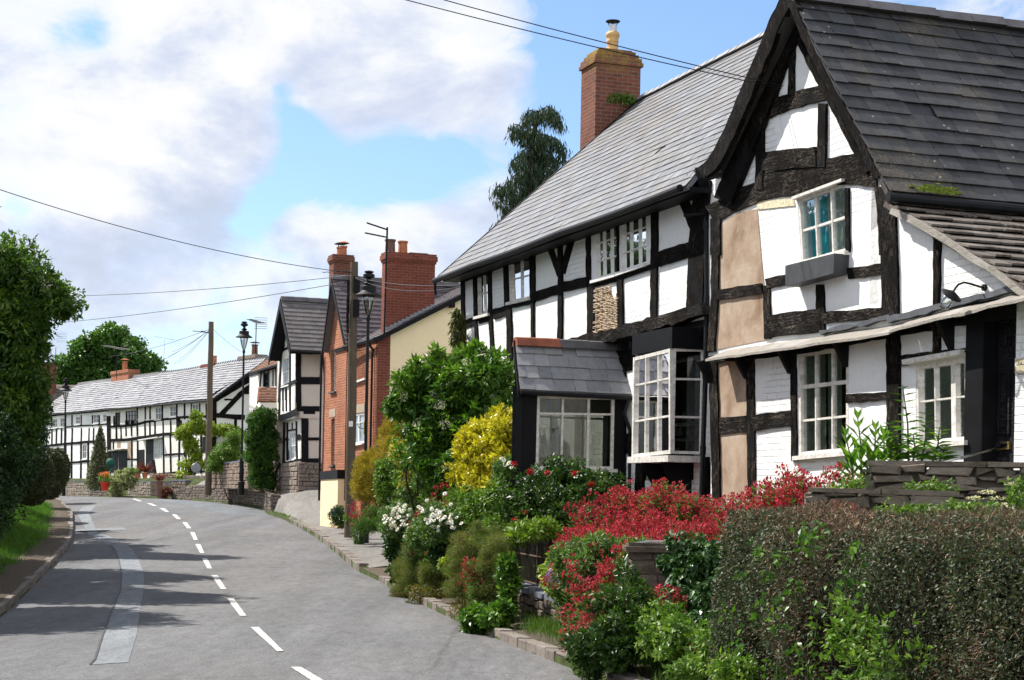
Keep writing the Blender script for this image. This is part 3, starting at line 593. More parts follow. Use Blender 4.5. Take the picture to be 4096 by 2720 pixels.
mb = MB(); beam(mb, FM.off(.02), cC, [(1180, 1340), (1320, 1295), (1500, 1262), (1800, 1175), (2010, 1120), (2230, 1050)], 92, .12, o0=-.2, jit=.04); mb.build('jetty_beam', MTR2, h1)
mb = MB(); mb.prism(FM, [(4.78, 4.1), (4.78, 4.2), (-.2, 4.2), (-.2, 4.1)], -.4, -.03)
for i in range(12): s = 4.6-i*.4; mb.prism(Plane(FM.at(s, 0, 0)[:2], VN), [(-.4, 4.1), (.0, 4.1), (.0, 3.98), (-.4, 3.98)], -.05, .05)
mb.build('jetty_joists', MPAINT, h1)
mb = MB()
for pts, w in (([(1555, 440), (1550, 1560)], 56), ([(1480, 470), (1495, 1568)], 50), ([(2215, 1230), (2225, 1700)], 40), ([(1540, 1125), (1650, 1125)], 160), ([(1380, 480), (2230, 300)], 120), ([(1700, 1240), (1690, 1600)], 60), ([(1870, 1230), (1880, 1650)], 90), ([(2040, 1240), (2000, 1650)], 60)): beam(mb, FLo, cE, pts, w, .03)
mb.prism(FLo, [(4.78, 3.6), (4.78, 4.1), (-.2, 4.1), (-.2, 3.75)], 0, .02)
mb.build('ground_floor_timbers', MTR, h1)
# wattle panel: exposed laths
wp = poly(FM, cC, [(1335, 900), (1440, 880), (1470, 940), (1500, 1010), (1525, 1240), (1340, 1270)]); mb = MB(); mb.prism(FM, wp, -.01, .004); wat = mb.build('wattle_panel', m_simple('dry_daub', (.36, .24, .13), .95, .5, 14, .1, bs=1, bd=.03), h1)
wat['label'] = 'patch of bare woven wattle where the plaster has fallen away'
mb = MB(); s0, s1 = wp[0][0], wp[4][0]; zt, zb = wp[0][1], wp[5][1]
for k in range(5):
    s = s0+(s1-s0)*(k+.5)/5; mb.tube([FM.at(s+random.uniform(-.01, .01), zb+(zt-zb)*j/6*(.97 if k < 3 else .8), .02+.006*math.sin(j*3+k)) for j in range(7)], .011, 6)
for j in range(30):
    z = zb+(zt-zb)*(j+.5)/30; a = 0; b = 1 if z < zb+.72*(zt-zb) else .66
    if random.random() < .3: a = random.uniform(0, .5)
    if random.random() < .3: b *= random.uniform(.5, 1)
    n = 9; mb.tube([FM.at(s0+(s1-s0)*(a+(b-a)*i/n), z+random.uniform(-.006, .006), .025+.014*math.sin(i*2.4+(j % 2)*3.1)) for i in range(n+1)], random.uniform(.006, .010), 5)
mb.build('laths', m_simple('pale_lath', (.55, .44, .32), .85, .3, 20), wat)
# windows
window(h1, FM, W1, 2, (.5,), .04, mat=MWHo, glass=MGL, curtain=[(.5, .95, MCUR)]); window(h1, FM, W2, 2, (.5,), .04, mat=MWHo, glass=MGL, curtain=[(.03, .5, MCUR), (.62, .97, MCUR)], label='casement with pale half drawn curtains above the porch')
window(h1, FM, W3, 3, (.33, .66), .042, .013, mat=MWH, glass=MGL, curtain=[(.0, .35, MCUR)]); window(h1, FM, W4, 3, (.33, .66), .042, .013, mat=MWH, glass=MGL, curtain=[(.7, 1.0, MCUR)])
# bay window
BF = FLo.off(.49); bq = q4(BF, cE, (1648, 452), (1938, 380), (1942, 1203), (1636, 1236))
bay = window(h1, BF, bq, 3, (.28, .64), .05, .028, o=0, mat=MWHo, glass=MGL, sill=False, name='bay_window', curtain=[(.05, .3, MCUR), (.6, .7, MCUR)]); bay['label'] = 'square oriel bay with three front lights'
s1 = bq[1][0]; s0 = bq[0][0]; BS = Plane(FLo.at(s1, 0, 0)[:2], VN); zt, zb = bq[1][1], bq[2][1]
def sidebay(nm, s, flip):
    pln = Plane(FLo.at(s, 0, 0)[:2], VN); q = [(.485, zt), (.0, zt+.02), (.0, zb), (.485, zb)]
    return window(bay, pln, q, 1, (.29, .65), .04, .028, o=0, mat=MWHo, glass=MGL, sill=False, name=nm)
sd = sidebay('side_light', s1+.0, 0)
mb = MB()
zb0 = min(bq[2][1], bq[3][1])
mb.prism(FLo, [(s0+.06, zb0+.01), (s1-.08, zb0+.01), (s1-.08, zb0-.08), (s0+.06, zb0-.08)], 0, .56); mb.build('bay_sill', MWHo, bay)
mb = MB(); zt0 = max(bq[0][1], bq[1][1]); mb.prism(FLo, [(s0+.05, zt0+.3), (s1-.05, zt0+.3), (s1-.05, zt0-.0), (s0+.05, zt0+.0)], 0, .52)
mb.build('bay_head', MPAINT, bay)
mb = MB(); mb.prism(FLo, [(s0, zt0), (s0-.03, zt0), (s0-.03, zb0), (s0, zb0)], .0, .48); mb.build('bay_cheek', MWHo, bay)
for s in (s0-.25, s1+.35):
    mb = MB(); mb.prism(Plane(FLo.at(s, 0, 0)[:2], VN), [(0, zb0-.08), (.45, zb0-.08), (.40, zb0-.2), (.05, zb0-.75), (0, zb0-.75)], -.05, .05)
    mb.build('bay_bracket', MPAINT, bay)
MJAR = m_slate('jar_glaze', (.25, .3, .3), (.55, .35, .2), run=False)
mb = MB()   # things standing in the bay: shelf of jars and dried flowers
for i in range(14):
    s = random.uniform(s1+.08, s0-.1); o_ = random.uniform(-.15, .38); z = zb0+.02+random.choice((0, .28, .5))
    mb = MB(); mb.lathe(FLo.at(s, z, o_), [(.001, 0), (.03, 0), (.035, .06), (.02, .1), (.024, .12)], 8); mb.build('jar', MJAR, bay)
mb = MB()
for z in (.0, .28, .5): mb.prism(FLo, [(s0-.05, zb0+z), (s1+.04, zb0+z), (s1+.04, zb0+z-.015), (s0-.05, zb0+z-.015)], -.25, .1 if z else .45)
mb.build('window_shelf', MWHo, bay)
# gutter hopper and downpipe at the join of the two houses
hp = V(*P(*(2700+325*.3828, 600+330*.3828), 24.35)); mb = MB()
mb.add([hp+V(x*sx_, y*sx_*.8, z) for z, sx_ in ((.17, .17), (.02, .16), (-.12, .09)) for x, y in ((-1, -1), (1, -1), (1, 1), (-1, 1))], [(0, 1, 2, 3), (8, 9, 10, 11)]+[(r*4+k, r*4+(k+1) % 4, r*4+4+(k+1) % 4, r*4+4+k) for r in (0, 1) for k in range(4)])
mb.tube([hp+V(-.25, .2, .12), hp+V(.45, -.05, .1)], .012); mb.build('hopper', MBLK, h1)
pp = [P(2832, 770, 24.3), P(2830, 805, 24.3), P(2826, 900, 24.2), P(2828, 1200, 24.15), P(2822, 1500, 24.1), P(2812, 1800, 24.05), P(2805, 2010, 24.0)]
mb = MB(); mb.tube(pp, .036, 10)
for i in (2, 3, 4, 5): c = V(pp[i]); mb.tube([c-V(0, 0, .06), c+V(0, 0, .06)], .044, 10)
mb.tube([P(2735, 862, 24.35), P(2826, 855, 24.25)], .022); mb.build('downpipe', MBLK, h1)
# chimney
CH = Plane(FM.at(11.22, 0)[:2], VN); a = CH.hit(*cD(1371, 300)); b = CH.hit(*cD(1474, 300)); mb = MB()
def chs(e, z0, z1): mb.prism(CH, [(a[0]+e, z1), (b[0]-e, z1), (b[0]-e, z0), (a[0]+e, z0)], -.78-e, e)
zc0 = CH.hit(*cD(1420, 130))[1]; print('chimney', a, b, zc0)
chs(0, 6, zc0-.17); chs(.045, zc0-.17, zc0-.09); chs(.02, zc0-.09, zc0+.0); chs(-.03, zc0+.0, zc0+.08); chs(-.08, zc0+.08, zc0+.15); chs(-.14, zc0+.15, zc0+.19)
ch = mb.build('chimney', MB1, h1); ch['label'] = 'tall brick chimney with orange lichen on its cap'
pc = V(CH.at((a[0]+b[0])/2-.02, zc0+.16, -.38)); mb = MB(); mb.lathe(pc, [(.15, 0), (.15, .03), (.125, .06), (.118, .22), (.135, .24), (.118, .26), (.135, .34), (.15, .36), (.14, .42), (.10, .45), (.1, .3)], 20); mb.build('chimney_pot', MBUFF, ch, smooth=True)
mb = MB(); mb.lathe(pc+V(0, 0, .42), [(.085, 0), (.085, .17), (.07, .17)], 16); cw = mb.build('cowl', MSTEEL, ch); mb = MB(); mb.lathe(pc+V(0, 0, .66), [(.15, 0), (.15, .015), (.06, .035), (.001, .04)], 20)
for k in range(4): mb.tube([pc+V(.07*math.cos(k*1.57), .07*math.sin(k*1.57), .56), pc+V(.11*math.cos(k*1.57), .11*math.sin(k*1.57), .67)], .008)
mb.build('cowl_hood', MBLK, cw)
# ---------------- porch ----------------
po = thing('porch', FLo.at(4.0, 1.1, .9), 'glazed black porch with slate roof and red ridge tile on the timber house', 'porch')
po.name = 'porch'; po.parent = h1; po.location = V(FLo.at(4.0, 1.1, .9))-wloc(h1)
del po['category']
sP = 2.94; PS = Plane(FM.at(sP, 0)[:2], VN)    # side wall facing the camera, s grows towards the road
pw = q4(PS, cE, (880, 752), (1484, 762), (1474, 1326), (866, 1322)); L_ = PS.hit(*cE(700, 900))[0]; zg = PS.hit(*cE(1100, 740))[1]; zs = pw[2][1]
print('porch', pw, L_, zg)
wm = MB(); wall(wm, PS, [(L_, .9), (L_, zg), (-.12, zg), (-.12, .9)], [pw], th=.08); PS2 = Plane(FM.at(sP+.90, 0)[:2], VN)
PSb = PS2; wall(wm, PSb, [(L_-.32, .9), (L_-.32, zs), (-.12, zs), (-.12, .9)], th=.08); wm.build('porch_wall', MPAINT, po)
pwn = window(po, PS, pw, 3, (.24,), .04, .03, o=-.02, mat=MWHo, glass=MGLc, sill=True, name='porch_window'); pwn['label'] = 'three light side window of the porch'
mb = MB(); tp = [bil(pw, .03, .03), bil(pw, .97, .03), bil(pw, .97, .235), bil(pw, .03, .235)]; mb.prism(PS, tp, -.07, -.06); mb.build('obscure_light', m_pane('frosted_amber', (.16, .15, .10), .3, .4, True), pwn)
fq = [(L_-.42, zg-.05), (-.3, zg-.05), (-.3, zs), (L_-.42, zs)]; window(po, PSb, fq, 3, (.24,), .05, .03, o=-.02, mat=MWHo, glass=MGLc, sill=False, name='porch_window')
mb = MB(); mb.prism(FLo, [(sP+.1, zg+.1), (sP+.86, zg+.1), (sP+.86, .9), (sP+.1, .9)], -.01, .012); mb.build('porch_inner_wall', MPL, po)
mb = MB(); mb.prism(FLo, [(sP+.14, 3.1), (sP+.62, 3.1), (sP+.62, 1.1), (sP+.14, 1.1)], .012, .05); mb.build('inner_door', MPAINT, po)
mb = MB()
_pa, _pb = V(FM.at(sP, 0, L_)), V(FM.at(sP+.9, 0, L_-.34)); _pd = (_pb-_pa).normalized(); PF = Plane((_pa.x, _pa.y), (_pd.x, _pd.y)); o_sP = sP; sP = 0.0
for s in (sP+.06, sP+.30, sP+.86): mb.prism(PF, [(s-.055, .95), (s-.055, zg), (s+.055, zg), (s+.055, .95)], -.12, .03)
mb.prism(PF, [(sP, zg), (sP, zg+.1), (sP+.9, zg+.1), (sP+.9, zg)], -.12, .035); mb.build('porch_post', MPAINT, po)
mb = MB(); mb.prism(PF, [(sP+.32, 1.05), (sP+.32, zg-.05), (sP+.82, zg-.05), (sP+.82, 1.05)], -.06, -.02)
pd = mb.build('porch_door', m_simple('brown_door', (.10, .075, .06), .6, .3, 5), po)
sP = o_sP; rz = PS.hit(*cE(940, 315))[1]; PR = Plane(FM.at(sP+.42, 0)[:2], VN); ra = PR.hit(*cE(688, 340)); rb = PR.hit(*cE(1190, 340)); ea = Plane(FM.at(sP-.16, 0)[:2], VN); e0 = ea.hit(*cE(745, 712)); e1 = ea.hit(*cE(1500, 735))
print('porchroof', ra, rb, e0, e1)
zrp = (ra[1]+rb[1])/2; L2 = max(ra[0], e0[0]); E0 = V(ea.at(L2, zg+.02)); E1 = V(ea.at(-.12, zg+.02)); R0 = V(PR.at(min(ra[0], L2-.12), zrp)); R1 = V(PR.at(-.12, zrp))
mb = MB(); slates(mb, E0, E1, R1, R0, 4, .30, .012, wv=.3, loose=.01); eb = Plane(FM.at(sP+1.0, 0)[:2], VN); F0 = V(eb.at(L2-.40, zg+.02)); F1 = V(eb.at(-.12, zg+.02)); slates(mb, F1, F0, R0, R1, 4, .3, .012)
mb.build('porch_roof', m_slate('worn_grey_slate', (.16, .165, .18), (.34, .34, .36), (.25, .22, .17), .6, .45, 2.2, .5), po)
mb = MB(); ridge(mb, R0+V(0, 0, .03), R0.lerp(R1, .42)+V(0, 0, .03), .14, .09, 1); rt = mb.build('ridge_tile', MRT, po); rt['label'] = 'orange red clay ridge tile'
mb = MB(); ridge(mb, R0.lerp(R1, .42)+V(0, 0, .035), R1+V(0, 0, .03), .14, .09, 2); mb.build('ridge_tile', MBT, po)['label'] = 'dark purple ridge tile'
mb = MB()
for X in (E0, F0): mb.hexa([X+V(0, 0, -.13), X+V(0, 0, .0), R0+V(0, 0, .02), R0+V(0, 0, -.15)], [x+V(VN[0], VN[1], 0)*.03 for x in (X+V(0, 0, -.13), X+V(0, 0, .0), R0+V(0, 0, .02), R0+V(0, 0, -.15))])
mb.build('bargeboard', MPAINT, po)
mb = MB(); mb.prism(PF, [(.02, zg+.1), (.42, zrp-.12), (.88, zg+.1)], -.1, -.04); mb.build('porch_gable', MPAINT, po)
mb = MB(); mb.tube([E0+V(0, 0, -.03)-V(U[0], U[1], 0)*.03, E1+V(0, 0, -.05)-V(U[0], U[1], 0)*.03], .035, 8); q = E1+V(0, 0, -.05)-V(U[0], U[1], 0)*.03-BACK*-.0; mb.tube([q-BACK*.05, q-BACK*.12+V(0, 0, -.25), q-BACK*.02+V(0, 0, -.5), q+V(0, 0, -2.3)], .028, 8); mb.build('porch_gutter', MBLK, po)
# ---------------- right gable house ----------------
h2 = thing('gabled_house', FR.at(-4, 1.1), 'black and white gabled house with bare tan plaster panels, dark mossy slates and black door', 'house')
UW = [FR.hit(*cA(610, 1246)), FR.hit(*cA(916, 1132)), FR.hit(*cB(842, 150)), FR.hit(*cB(577, 222))]
LW = q4(FR, cB, (562, 728), (848, 690), (845, 1292), (566, 1318)); SW = q4(FR, cB, (1225, 800), (1518, 757), (1522, 1228), (1232, 1256))
DR = q4(FR, cO, (680, 285), (912, 262), (908, 1560), (676, 1600)); dz0 = 1.28; DH = [(DR[0][0]+.02, 3.62), (DR[1][0]-.0, 3.62), (DR[1][0], 1.2), (DR[0][0]+.02, 1.2)]
vg = [FR.hit(*cD(2068, 482)), FR.hit(*cD(2130, 515)), FR.hit(*cD(2200, 560)), FR.hit(*cD(2300, 630)), FR.hit(*cD(2361, 668))]
sL = FR.hit(*cD(1641, 1000))[0]; out = [(sL, .9), (sL, 5.15), (-2.65, 7.95), (-4.97, 5.3)]+vg+[(-9.2, 2.6), (-9.2, .9)]
wm = MB(); wall(wm, FR, out, [UW, LW, SW, DH]); wm.build('wall', MPL, h2)
apx = Vector(FR.off(.27).at(*FR.off(.27).hit(*cA(568, -22)))); eve = Vector(FR.off(.27).at(*FR.off(.27).hit(*cA(1185, 1205))))
print('apx', apx, 'eve', eve)
ridge_dir = BACK
mb = MB(); slates(mb, eve, eve+BACK*7+V(0, 0, 0), apx+BACK*7, apx, 15, .30, .011, wv=.25, loose=.014); mb.build('roof', MSD, h2)
mb = MB(); ridge(mb, apx+V(0, 0, .03), apx+BACK*7+V(0, 0, .03), .17, .09, 14); mb.build('ridge_tiles', MBT, h2)
_e = FR.off(.2).hit(*cA(75, 1085)); ev2 = V(FR.off(.2).at(*_e)); mb = MB(); slates(mb, ev2+BACK*4, ev2, apx, apx+BACK*4, 14, .3, .015); mb.build('north_roof', MSD, h2)
# barge boards (offset from the wall)
PBg = FR.off(.24)
mb = MB(); beam(mb, PBg, cA, [(560, -10), (480, 150), (420, 310), (300, 590), (190, 850), (95, 1030), (20, 1090)], 75, .04, o0=-.03, jit=.02); beam(mb, FR.off(.05), cA, [(590, 140), (470, 430), (400, 640), (330, 820), (215, 1100), (150, 1260)], 110, .03, o0=-.04); mb.build('bargeboard', MTR, h2)
mb = MB(); beam(mb, PBg, cA, [(588, 20), (700, 290), (850, 580), (1000, 850), (1125, 1120)], 42, .04, o0=-.03, jit=.02); beam(mb, FR.off(.02), cA, [(605, 190), (700, 400), (830, 640), (960, 900), (1060, 1080)], 30, .03, o0=-.03); mb.build('bargeboard', MTR, h2)['label'] = 'weathered right bargeboard'
mb = MB()
for conv, pts, w in ((cA, [(586, 190), (582, 600)], 36), (cA, [(395, 710), (560, 640), (790, 580)], 100), (cA, [(384, 780), (385, 1190)], 48), (cA, [(780, 650), (775, 1050)], 48), (cA, [(400, 1015), (740, 985)], 120), (cA, [(400, 1130), (600, 1080), (780, 1040), (1000, 1000)], 75),
                     (cA, [(75, 1350), (220, 1265), (400, 1190), (600, 1170), (800, 1105), (960, 1100), (1120, 1110)], 120), (cA, [(930, 1180), (935, 1580)], 24), (cA, [(1160, 1170), (1180, 1350), (1190, 1600)], 110),
                     (cB, [(1078, 0), (1090, 250), (1095, 530)], 92), (cB, [(1108, 600), (1112, 900), (1112, 1330)], 72), (cA, [(110, 1370), (110, 1600)], 60), (cB, [(100, 20), (95, 400), (75, 720)], 40), (cB, [(105, 400), (365, 360)], 56), (cB, [(386, 345), (392, 650)], 38),
                     (cB, [(385, 335), (570, 295)], 58), (cB, [(850, 280), (1050, 250)], 62), (cB, [(690, 340), (700, 610)], 42), (cB, [(400, 545), (680, 510)], 58), (cB, [(720, 530), (1060, 500)], 62), (cB, [(395, 605), (700, 570)], 80), (cB, [(1362, 55), (1358, 480)], 32),
                     (cB, [(85, 770), (95, 1100), (105, 1560)], 45), (cB, [(290, 750), (302, 1560)], 44), (cB, [(537, 700), (545, 1345)], 32), (cB, [(103, 1145), (272, 1135)], 92), (cB, [(315, 1128), (530, 1102)], 88), (cB, [(840, 990), (1080, 975)], 46), (cB, [(1358, 540), (1358, 735)], 36), (cB, [(1150, 757), (1330, 735), (1522, 715)], 26),
                     (cB, [(60, 770), (560, 720), (1100, 620), (1540, 545)], 40), (cB, [(1160, 780), (1160, 800)], 60)): beam(mb, FR, conv, pts, w, .024)
mb.build('timber_frame', MTR2, h2)
for conv, pts in ((cA, [(140, 1400), (250, 1330), (362, 1310), (385, 1568), (140, 1568)]), (cB, [(118, -5), (335, -5), (368, 345), (112, 380)]), (cB, [(98, 410), (362, 385), (378, 655), (78, 715)]), (cB, [(100, 770), (275, 765), (278, 1105), (100, 1110)]), (cB, [(112, 1180), (280, 1175), (290, 1560), (125, 1560)])):
    mb = MB(); mb.prism(FR, poly(FR, conv, pts), -.01, .008+random.uniform(0, .003)); mb.build('tan_panel', MTAN, h2)
# exposed patches beside the pentice board
mb = MB(); mb.prism(FR, poly(FR, cA, [(360, 1262), (590, 1245), (600, 1290), (365, 1315)]), -.01, .014); mb.build('flaking_patch', m_simple('cream_flakes', (.62, .55, .38), .9, .4, 25), h2)
def bx(mb, pl, pts, o0, o1): mb.prism(pl, pts, o0, o1)
# pentice board
PB = FR; a = PB.hit(*cB(20, 752)); b = PB.hit(*cB(1060, 600)); c = PB.hit(*cB(1110, 560)); d = PB.hit(*cB(1860, 400))
def board(m, s0, z0, s1, z1, w=.30, drop=.13):
    n = 14
    for i in range(n):
        f0, f1 = i/n, (i+1)/n; sa, sb = s0+(s1-s0)*f0, s0+(s1-s0)*f1; za, zb_ = z0+(z1-z0)*f0, z0+(z1-z0)*f1; j0 = noise.noise((i*.6, s0, 0))*.015; j1 = noise.noise(((i+1)*.6, s0, 0))*.015
        t = [FR.at(sa, za+drop+j0, 0), FR.at(sb, zb_+drop+j1, 0), FR.at(sb, zb_+j1, w), FR.at(sa, za+j0, w)]
        m.hexa([V(x)-V(0, 0, .03) for x in t], t, .5)
off3 = FR.off(.3); a = off3.hit(*cB(30, 765)); b = off3.hit(*cB(1075, 612)); c = off3.hit(*cB(1060, 595)); d = off3.hit(*cB(1900, 385))
m2 = MB(); board(m2, a[0], a[1], b[0], b[1]); board(m2, b[0]-.01, b[1]+.03, d[0]-.6, d[1]+.0); pb = m2.build('pentice_board', MTW, h2)
mb = MB(); bb = [FR.hit(*cB(705, 605)), FR.hit(*cB(1100, 535)), FR.hit(*cB(1100, 560)), FR.hit(*cB(705, 630))]
beam(mb, FR.off(.03), cB, [(1085, 545), (1350, 475), (1700, 390), (1860, 350)], 34, .05, jit=.02); beam(mb, FR.off(.02), cB, [(700, 610), (900, 575), (1100, 525)], 24, .05, jit=.02); mb.build('lead_flashing', m_simple('grey_flashing', (.085, .09, .10), .6, .3, 6), h2)
mb = MB()
for cx_, cy_ in ((60, 790), (270, 760), (520, 720), (840, 690), (1440, 580)):
    s, z = FR.hit(*cB(cx_, cy_)); z = tab(sorted([(a[0], a[1]), (b[0], b[1]), (d[0], d[1])]), s)
    mb = MB(); mb.prism(Plane(FR.at(s, 0)[:2], VN), [(0, z+.06), (.2, z-.0), (.03, z-.28), (0, z-.28)], -.035, .035)
    mb.build('bracket', MPAINT, h2)
# windows
window(h2, FR, UW, 3, (.5,), .045, .03, mat=MWHo, glass=m_glass('upper_glass', (.85, .9, .9), 0, fmul=.3), curtain=[(.0, .36, MTEAL), (.36, .70, MCUR), (.72, 1, MTEAL)], label='upper casement with teal curtains and a dark flower box')
mb = MB(); fb = [FR.hit(*cB(568, 238)), FR.hit(*cB(850, 168)), FR.hit(*cB(846, 282)), FR.hit(*cB(568, 355))]; mb.prism(FR, fb, .0, .2); mb.build('flower_box', m_simple('dark_slate_paint', (.05, .053, .058), .6, .2, 8), h2)
mb = MB(); hd = [FR.hit(*cA(603, 1238)), FR.hit(*cA(918, 1122)), FR.hit(*cA(918, 1140)), FR.hit(*cA(603, 1256))]; mb.prism(FR, hd, 0, .07); mb.build('window_head', MWHo, h2)
window(h2, FR, LW, 3, ((.335, .018), .66), .05, .026, o=-.03, mat=MWHo, glass=m_glass('sash_glass', (.7, .74, .72), 0, fmul=.4), curtain=[(.02, .34, MCUR), (.36, .62, MCUR)], label='tall twelve pane ground floor window')
window(h2, FR, SW, cols_list=[.36, (.72, .045)], rows=(.46,), fw=.045, mat=MWHo, glass=MGLr, label='rippled glass casement beside the black door')
mb = MB(); hd = [FR.hit(*cB(1190, 770)), FR.hit(*cB(1522, 712)), FR.hit(*cB(1522, 738)), FR.hit(*cB(1190, 798))]; mb.prism(FR, hd, 0, .09); mb.build('window_hood', MWHo, h2)
# door
s0, s1 = DH[0][0], DH[1][0]; mb = MB(); mb.prism(FR, [(s0-.02, 3.5), (s1+.02, 3.5), (s1+.02, 1.22), (s0-.02, 1.22)], -.20, -.15); dw = s0-s1
mb.prism(FR, [(s0-.02, 1.22+.0), (s1, 1.22), (s1, 1.1), (s0, 1.1)], -.3, .1)
zk = FR.hit(*cO(790, 1240))[1]; zm = FR.hit(*cO(790, 640))[1]; zt_ = FR.hit(*cO(790, 330))[1]
def panel(u0, u1, z0, z1):
    sa, sb = s0-dw*u0, s0-dw*u1; fr = .03
    for (x0, y0, x1, y1) in ((sa, z1, sb, z1-fr), (sa, z0+fr, sb, z0), (sa, z1-fr, sa-fr, z0+fr), (sb+fr, z1-fr, sb, z0+fr)): mb.prism(FR, [(x0, y0), (x1, y0), (x1, y1), (x0, y1)], -.15, -.132)
    mb.prism(FR, [(sa-.06, z1-.07), (sb+.06, z1-.07), (sb+.06, z0+.07), (sa-.06, z0+.07)], -.15, -.138)
for u in ((.08, .46), (.58, .96)): panel(*u, zk, zm-.12); panel(*u, zm+.06, zt_+.02)
dr = mb.build('door', m_timber('worn_black_gloss', (.014, .014, .018), (.16, .15, .15), .5, (.02, .02, .024)), h2); dr['label'] = 'panelled black front door'
mb = MB(); kb = FR.hit(*cO(675, 1330)); mb.lathe((0, 0, 0), [(.001, 0), (.02, .0), (.02, .03), (.035, .045), (.03, .07), (.001, .075)], 12)
qn = V(0, 0, 1).rotation_difference(V(FR.n[0], FR.n[1], 0)); cpt = V(FR.at(s0-.1, kb[1], -.15)); mb.v = [tuple(cpt+qn @ V(v)) for v in mb.v]; mb.build('door_knob', MBLK, dr)
mb = MB(); lb = [FR.hit(*cO(768, 1312)), FR.hit(*cO(864, 1304)), FR.hit(*cO(864, 1366)), FR.hit(*cO(768, 1374))]
P15 = FR.off(-.15); lb = [P15.hit(*cO(768, 1312)), P15.hit(*cO(864, 1304)), P15.hit(*cO(864, 1366)), P15.hit(*cO(768, 1374))]
for u0, v0, u1, v1 in ((0, 0, 1, .22), (0, .78, 1, 1), (0, .22, .14, .78), (.86, .22, 1, .78)): mb.prism(P15, [bil(lb, u0, v0), bil(lb, u1, v0), bil(lb, u1, v1), bil(lb, u0, v1)], 0, .02)
mb.build('letter_box', m_simple('tarnished_brass', (.36, .25, .10), .4, .2, 20, .5, .8), dr)
mb = MB(); fr0 = FR.hit(*cO(535, 400))[0]
mb.prism(FR, [(fr0, 3.66), (s0, 3.66), (s0, 1.1), (fr0, 1.1)], -.02, .03); mb.prism(FR, [(fr0, 3.72), (s1, 3.72), (s1, 3.5), (fr0, 3.5)], -.05, .04); mb.prism(FR, [(s0+.03, 3.6), (s0-.012, 3.6), (s0-.012, 1.15), (s0+.03, 1.15)], -.19, .028); mb.build('door_frame', MPAINT, h2)
# name plates by the door (two engraved brass plates on a white backing)
pq = q4(FR, cO, (918, 652), (1010, 642), (1010, 762), (918, 772)); mb = MB(); mb.prism(FR, pq, 0, .03); npl = mb.build('name_plate', MWHo, h2)
for v0, v1, txt, sz in ((.10, .46, 'Kni', .052), (.56, .92, '------', .034)):
    q = [bil(pq, .12, v0), bil(pq, 1.0, v0), bil(pq, 1.0, v1), bil(pq, .12, v1)]; mb = MB(); mb.prism(FR, q, .03, .036); mb.build('brass_plate', m_simple('pale_brass', (.48, .42, .28), .5, .1, 10), npl)
    pp_ = V(FR.at(q[0][0]-.03, (q[0][1]+q[3][1])/2-.014, .0375))
    mb = MB(); x = 0     # the legible start of the lettering
    cu = bpy.data.curves.new('lettering', 'FONT'); cu.body = txt; cu.size = sz; cu.extrude = .0006; cu.align_y = 'CENTER'
    to = bpy.data.objects.new('lettering', cu); me = bpy.data.meshes.new_from_object(to); bpy.data.objects.remove(to)
    ux = V(-U[0], -U[1], 0); nx = V(FR.n[0], FR.n[1], 0); vs = [tuple(pp_+ux*v.co.x+V(0, 0, 1)*v.co.y+nx*v.co.z) for v in me.vertices]; mb.add(vs, [tuple(p.vertices) for p in me.polygons]); mb.build('lettering', m_simple('grey_engraving', (.16, .17, .16), .7), npl)
# wall lamp
wl = MB(); wb = FR.hit(*cO(668, 100)); wpt = V(FR.at(*wb)); c0 = V(FR.off(.42).at(*FR.off(.42).hit(*cO(408, 150))))
pth = [wpt+V(FR.n[0], FR.n[1], 0)*.02]; 
for x, y, o_ in ((620, 92, .08), (560, 72, .18), (500, 58, .27), (455, 75, .34), (430, 105, .39), (415, 135, .42)): pl_ = FR.off(o_); pth.append(V(pl_.at(*pl_.hit(*cO(x, y)))))
lamp = thing('wall_lamp', wpt, 'swan neck wall lamp with black shade and glass jar above the small window', 'lamp')
wl.tube(pth, .011, 8); wl.tube([wpt-V(FR.n[0], FR.n[1], 0)*.01, wpt+V(FR.n[0], FR.n[1], 0)*.03], .035, 10); wl.build('lamp_arm', MBLK, lamp)
ax = (V(FR.off(.45).at(*FR.off(.45).hit(*cO(345, 245))))-c0).normalized(); qr = V(0, 0, 1).rotation_difference(ax)
def rl(prof, nm, mat): m = MB(); m.lathe((0, 0, 0), prof, 18); m.v = [tuple(c0+qr @ V(v)) for v in m.v]; m.build(nm, mat, lamp, smooth=True)
rl([(.001, -.03), (.04, -.02), (.11, .012), (.115, .02), (.04, .0), (.001, 0)], 'lamp_shade', MBLK); rl([(.05, .0), (.052, .12), (.04, .17), (.001, .19)], 'glass_jar', m_glass('jar_glass', (.85, .88, .88), .15))
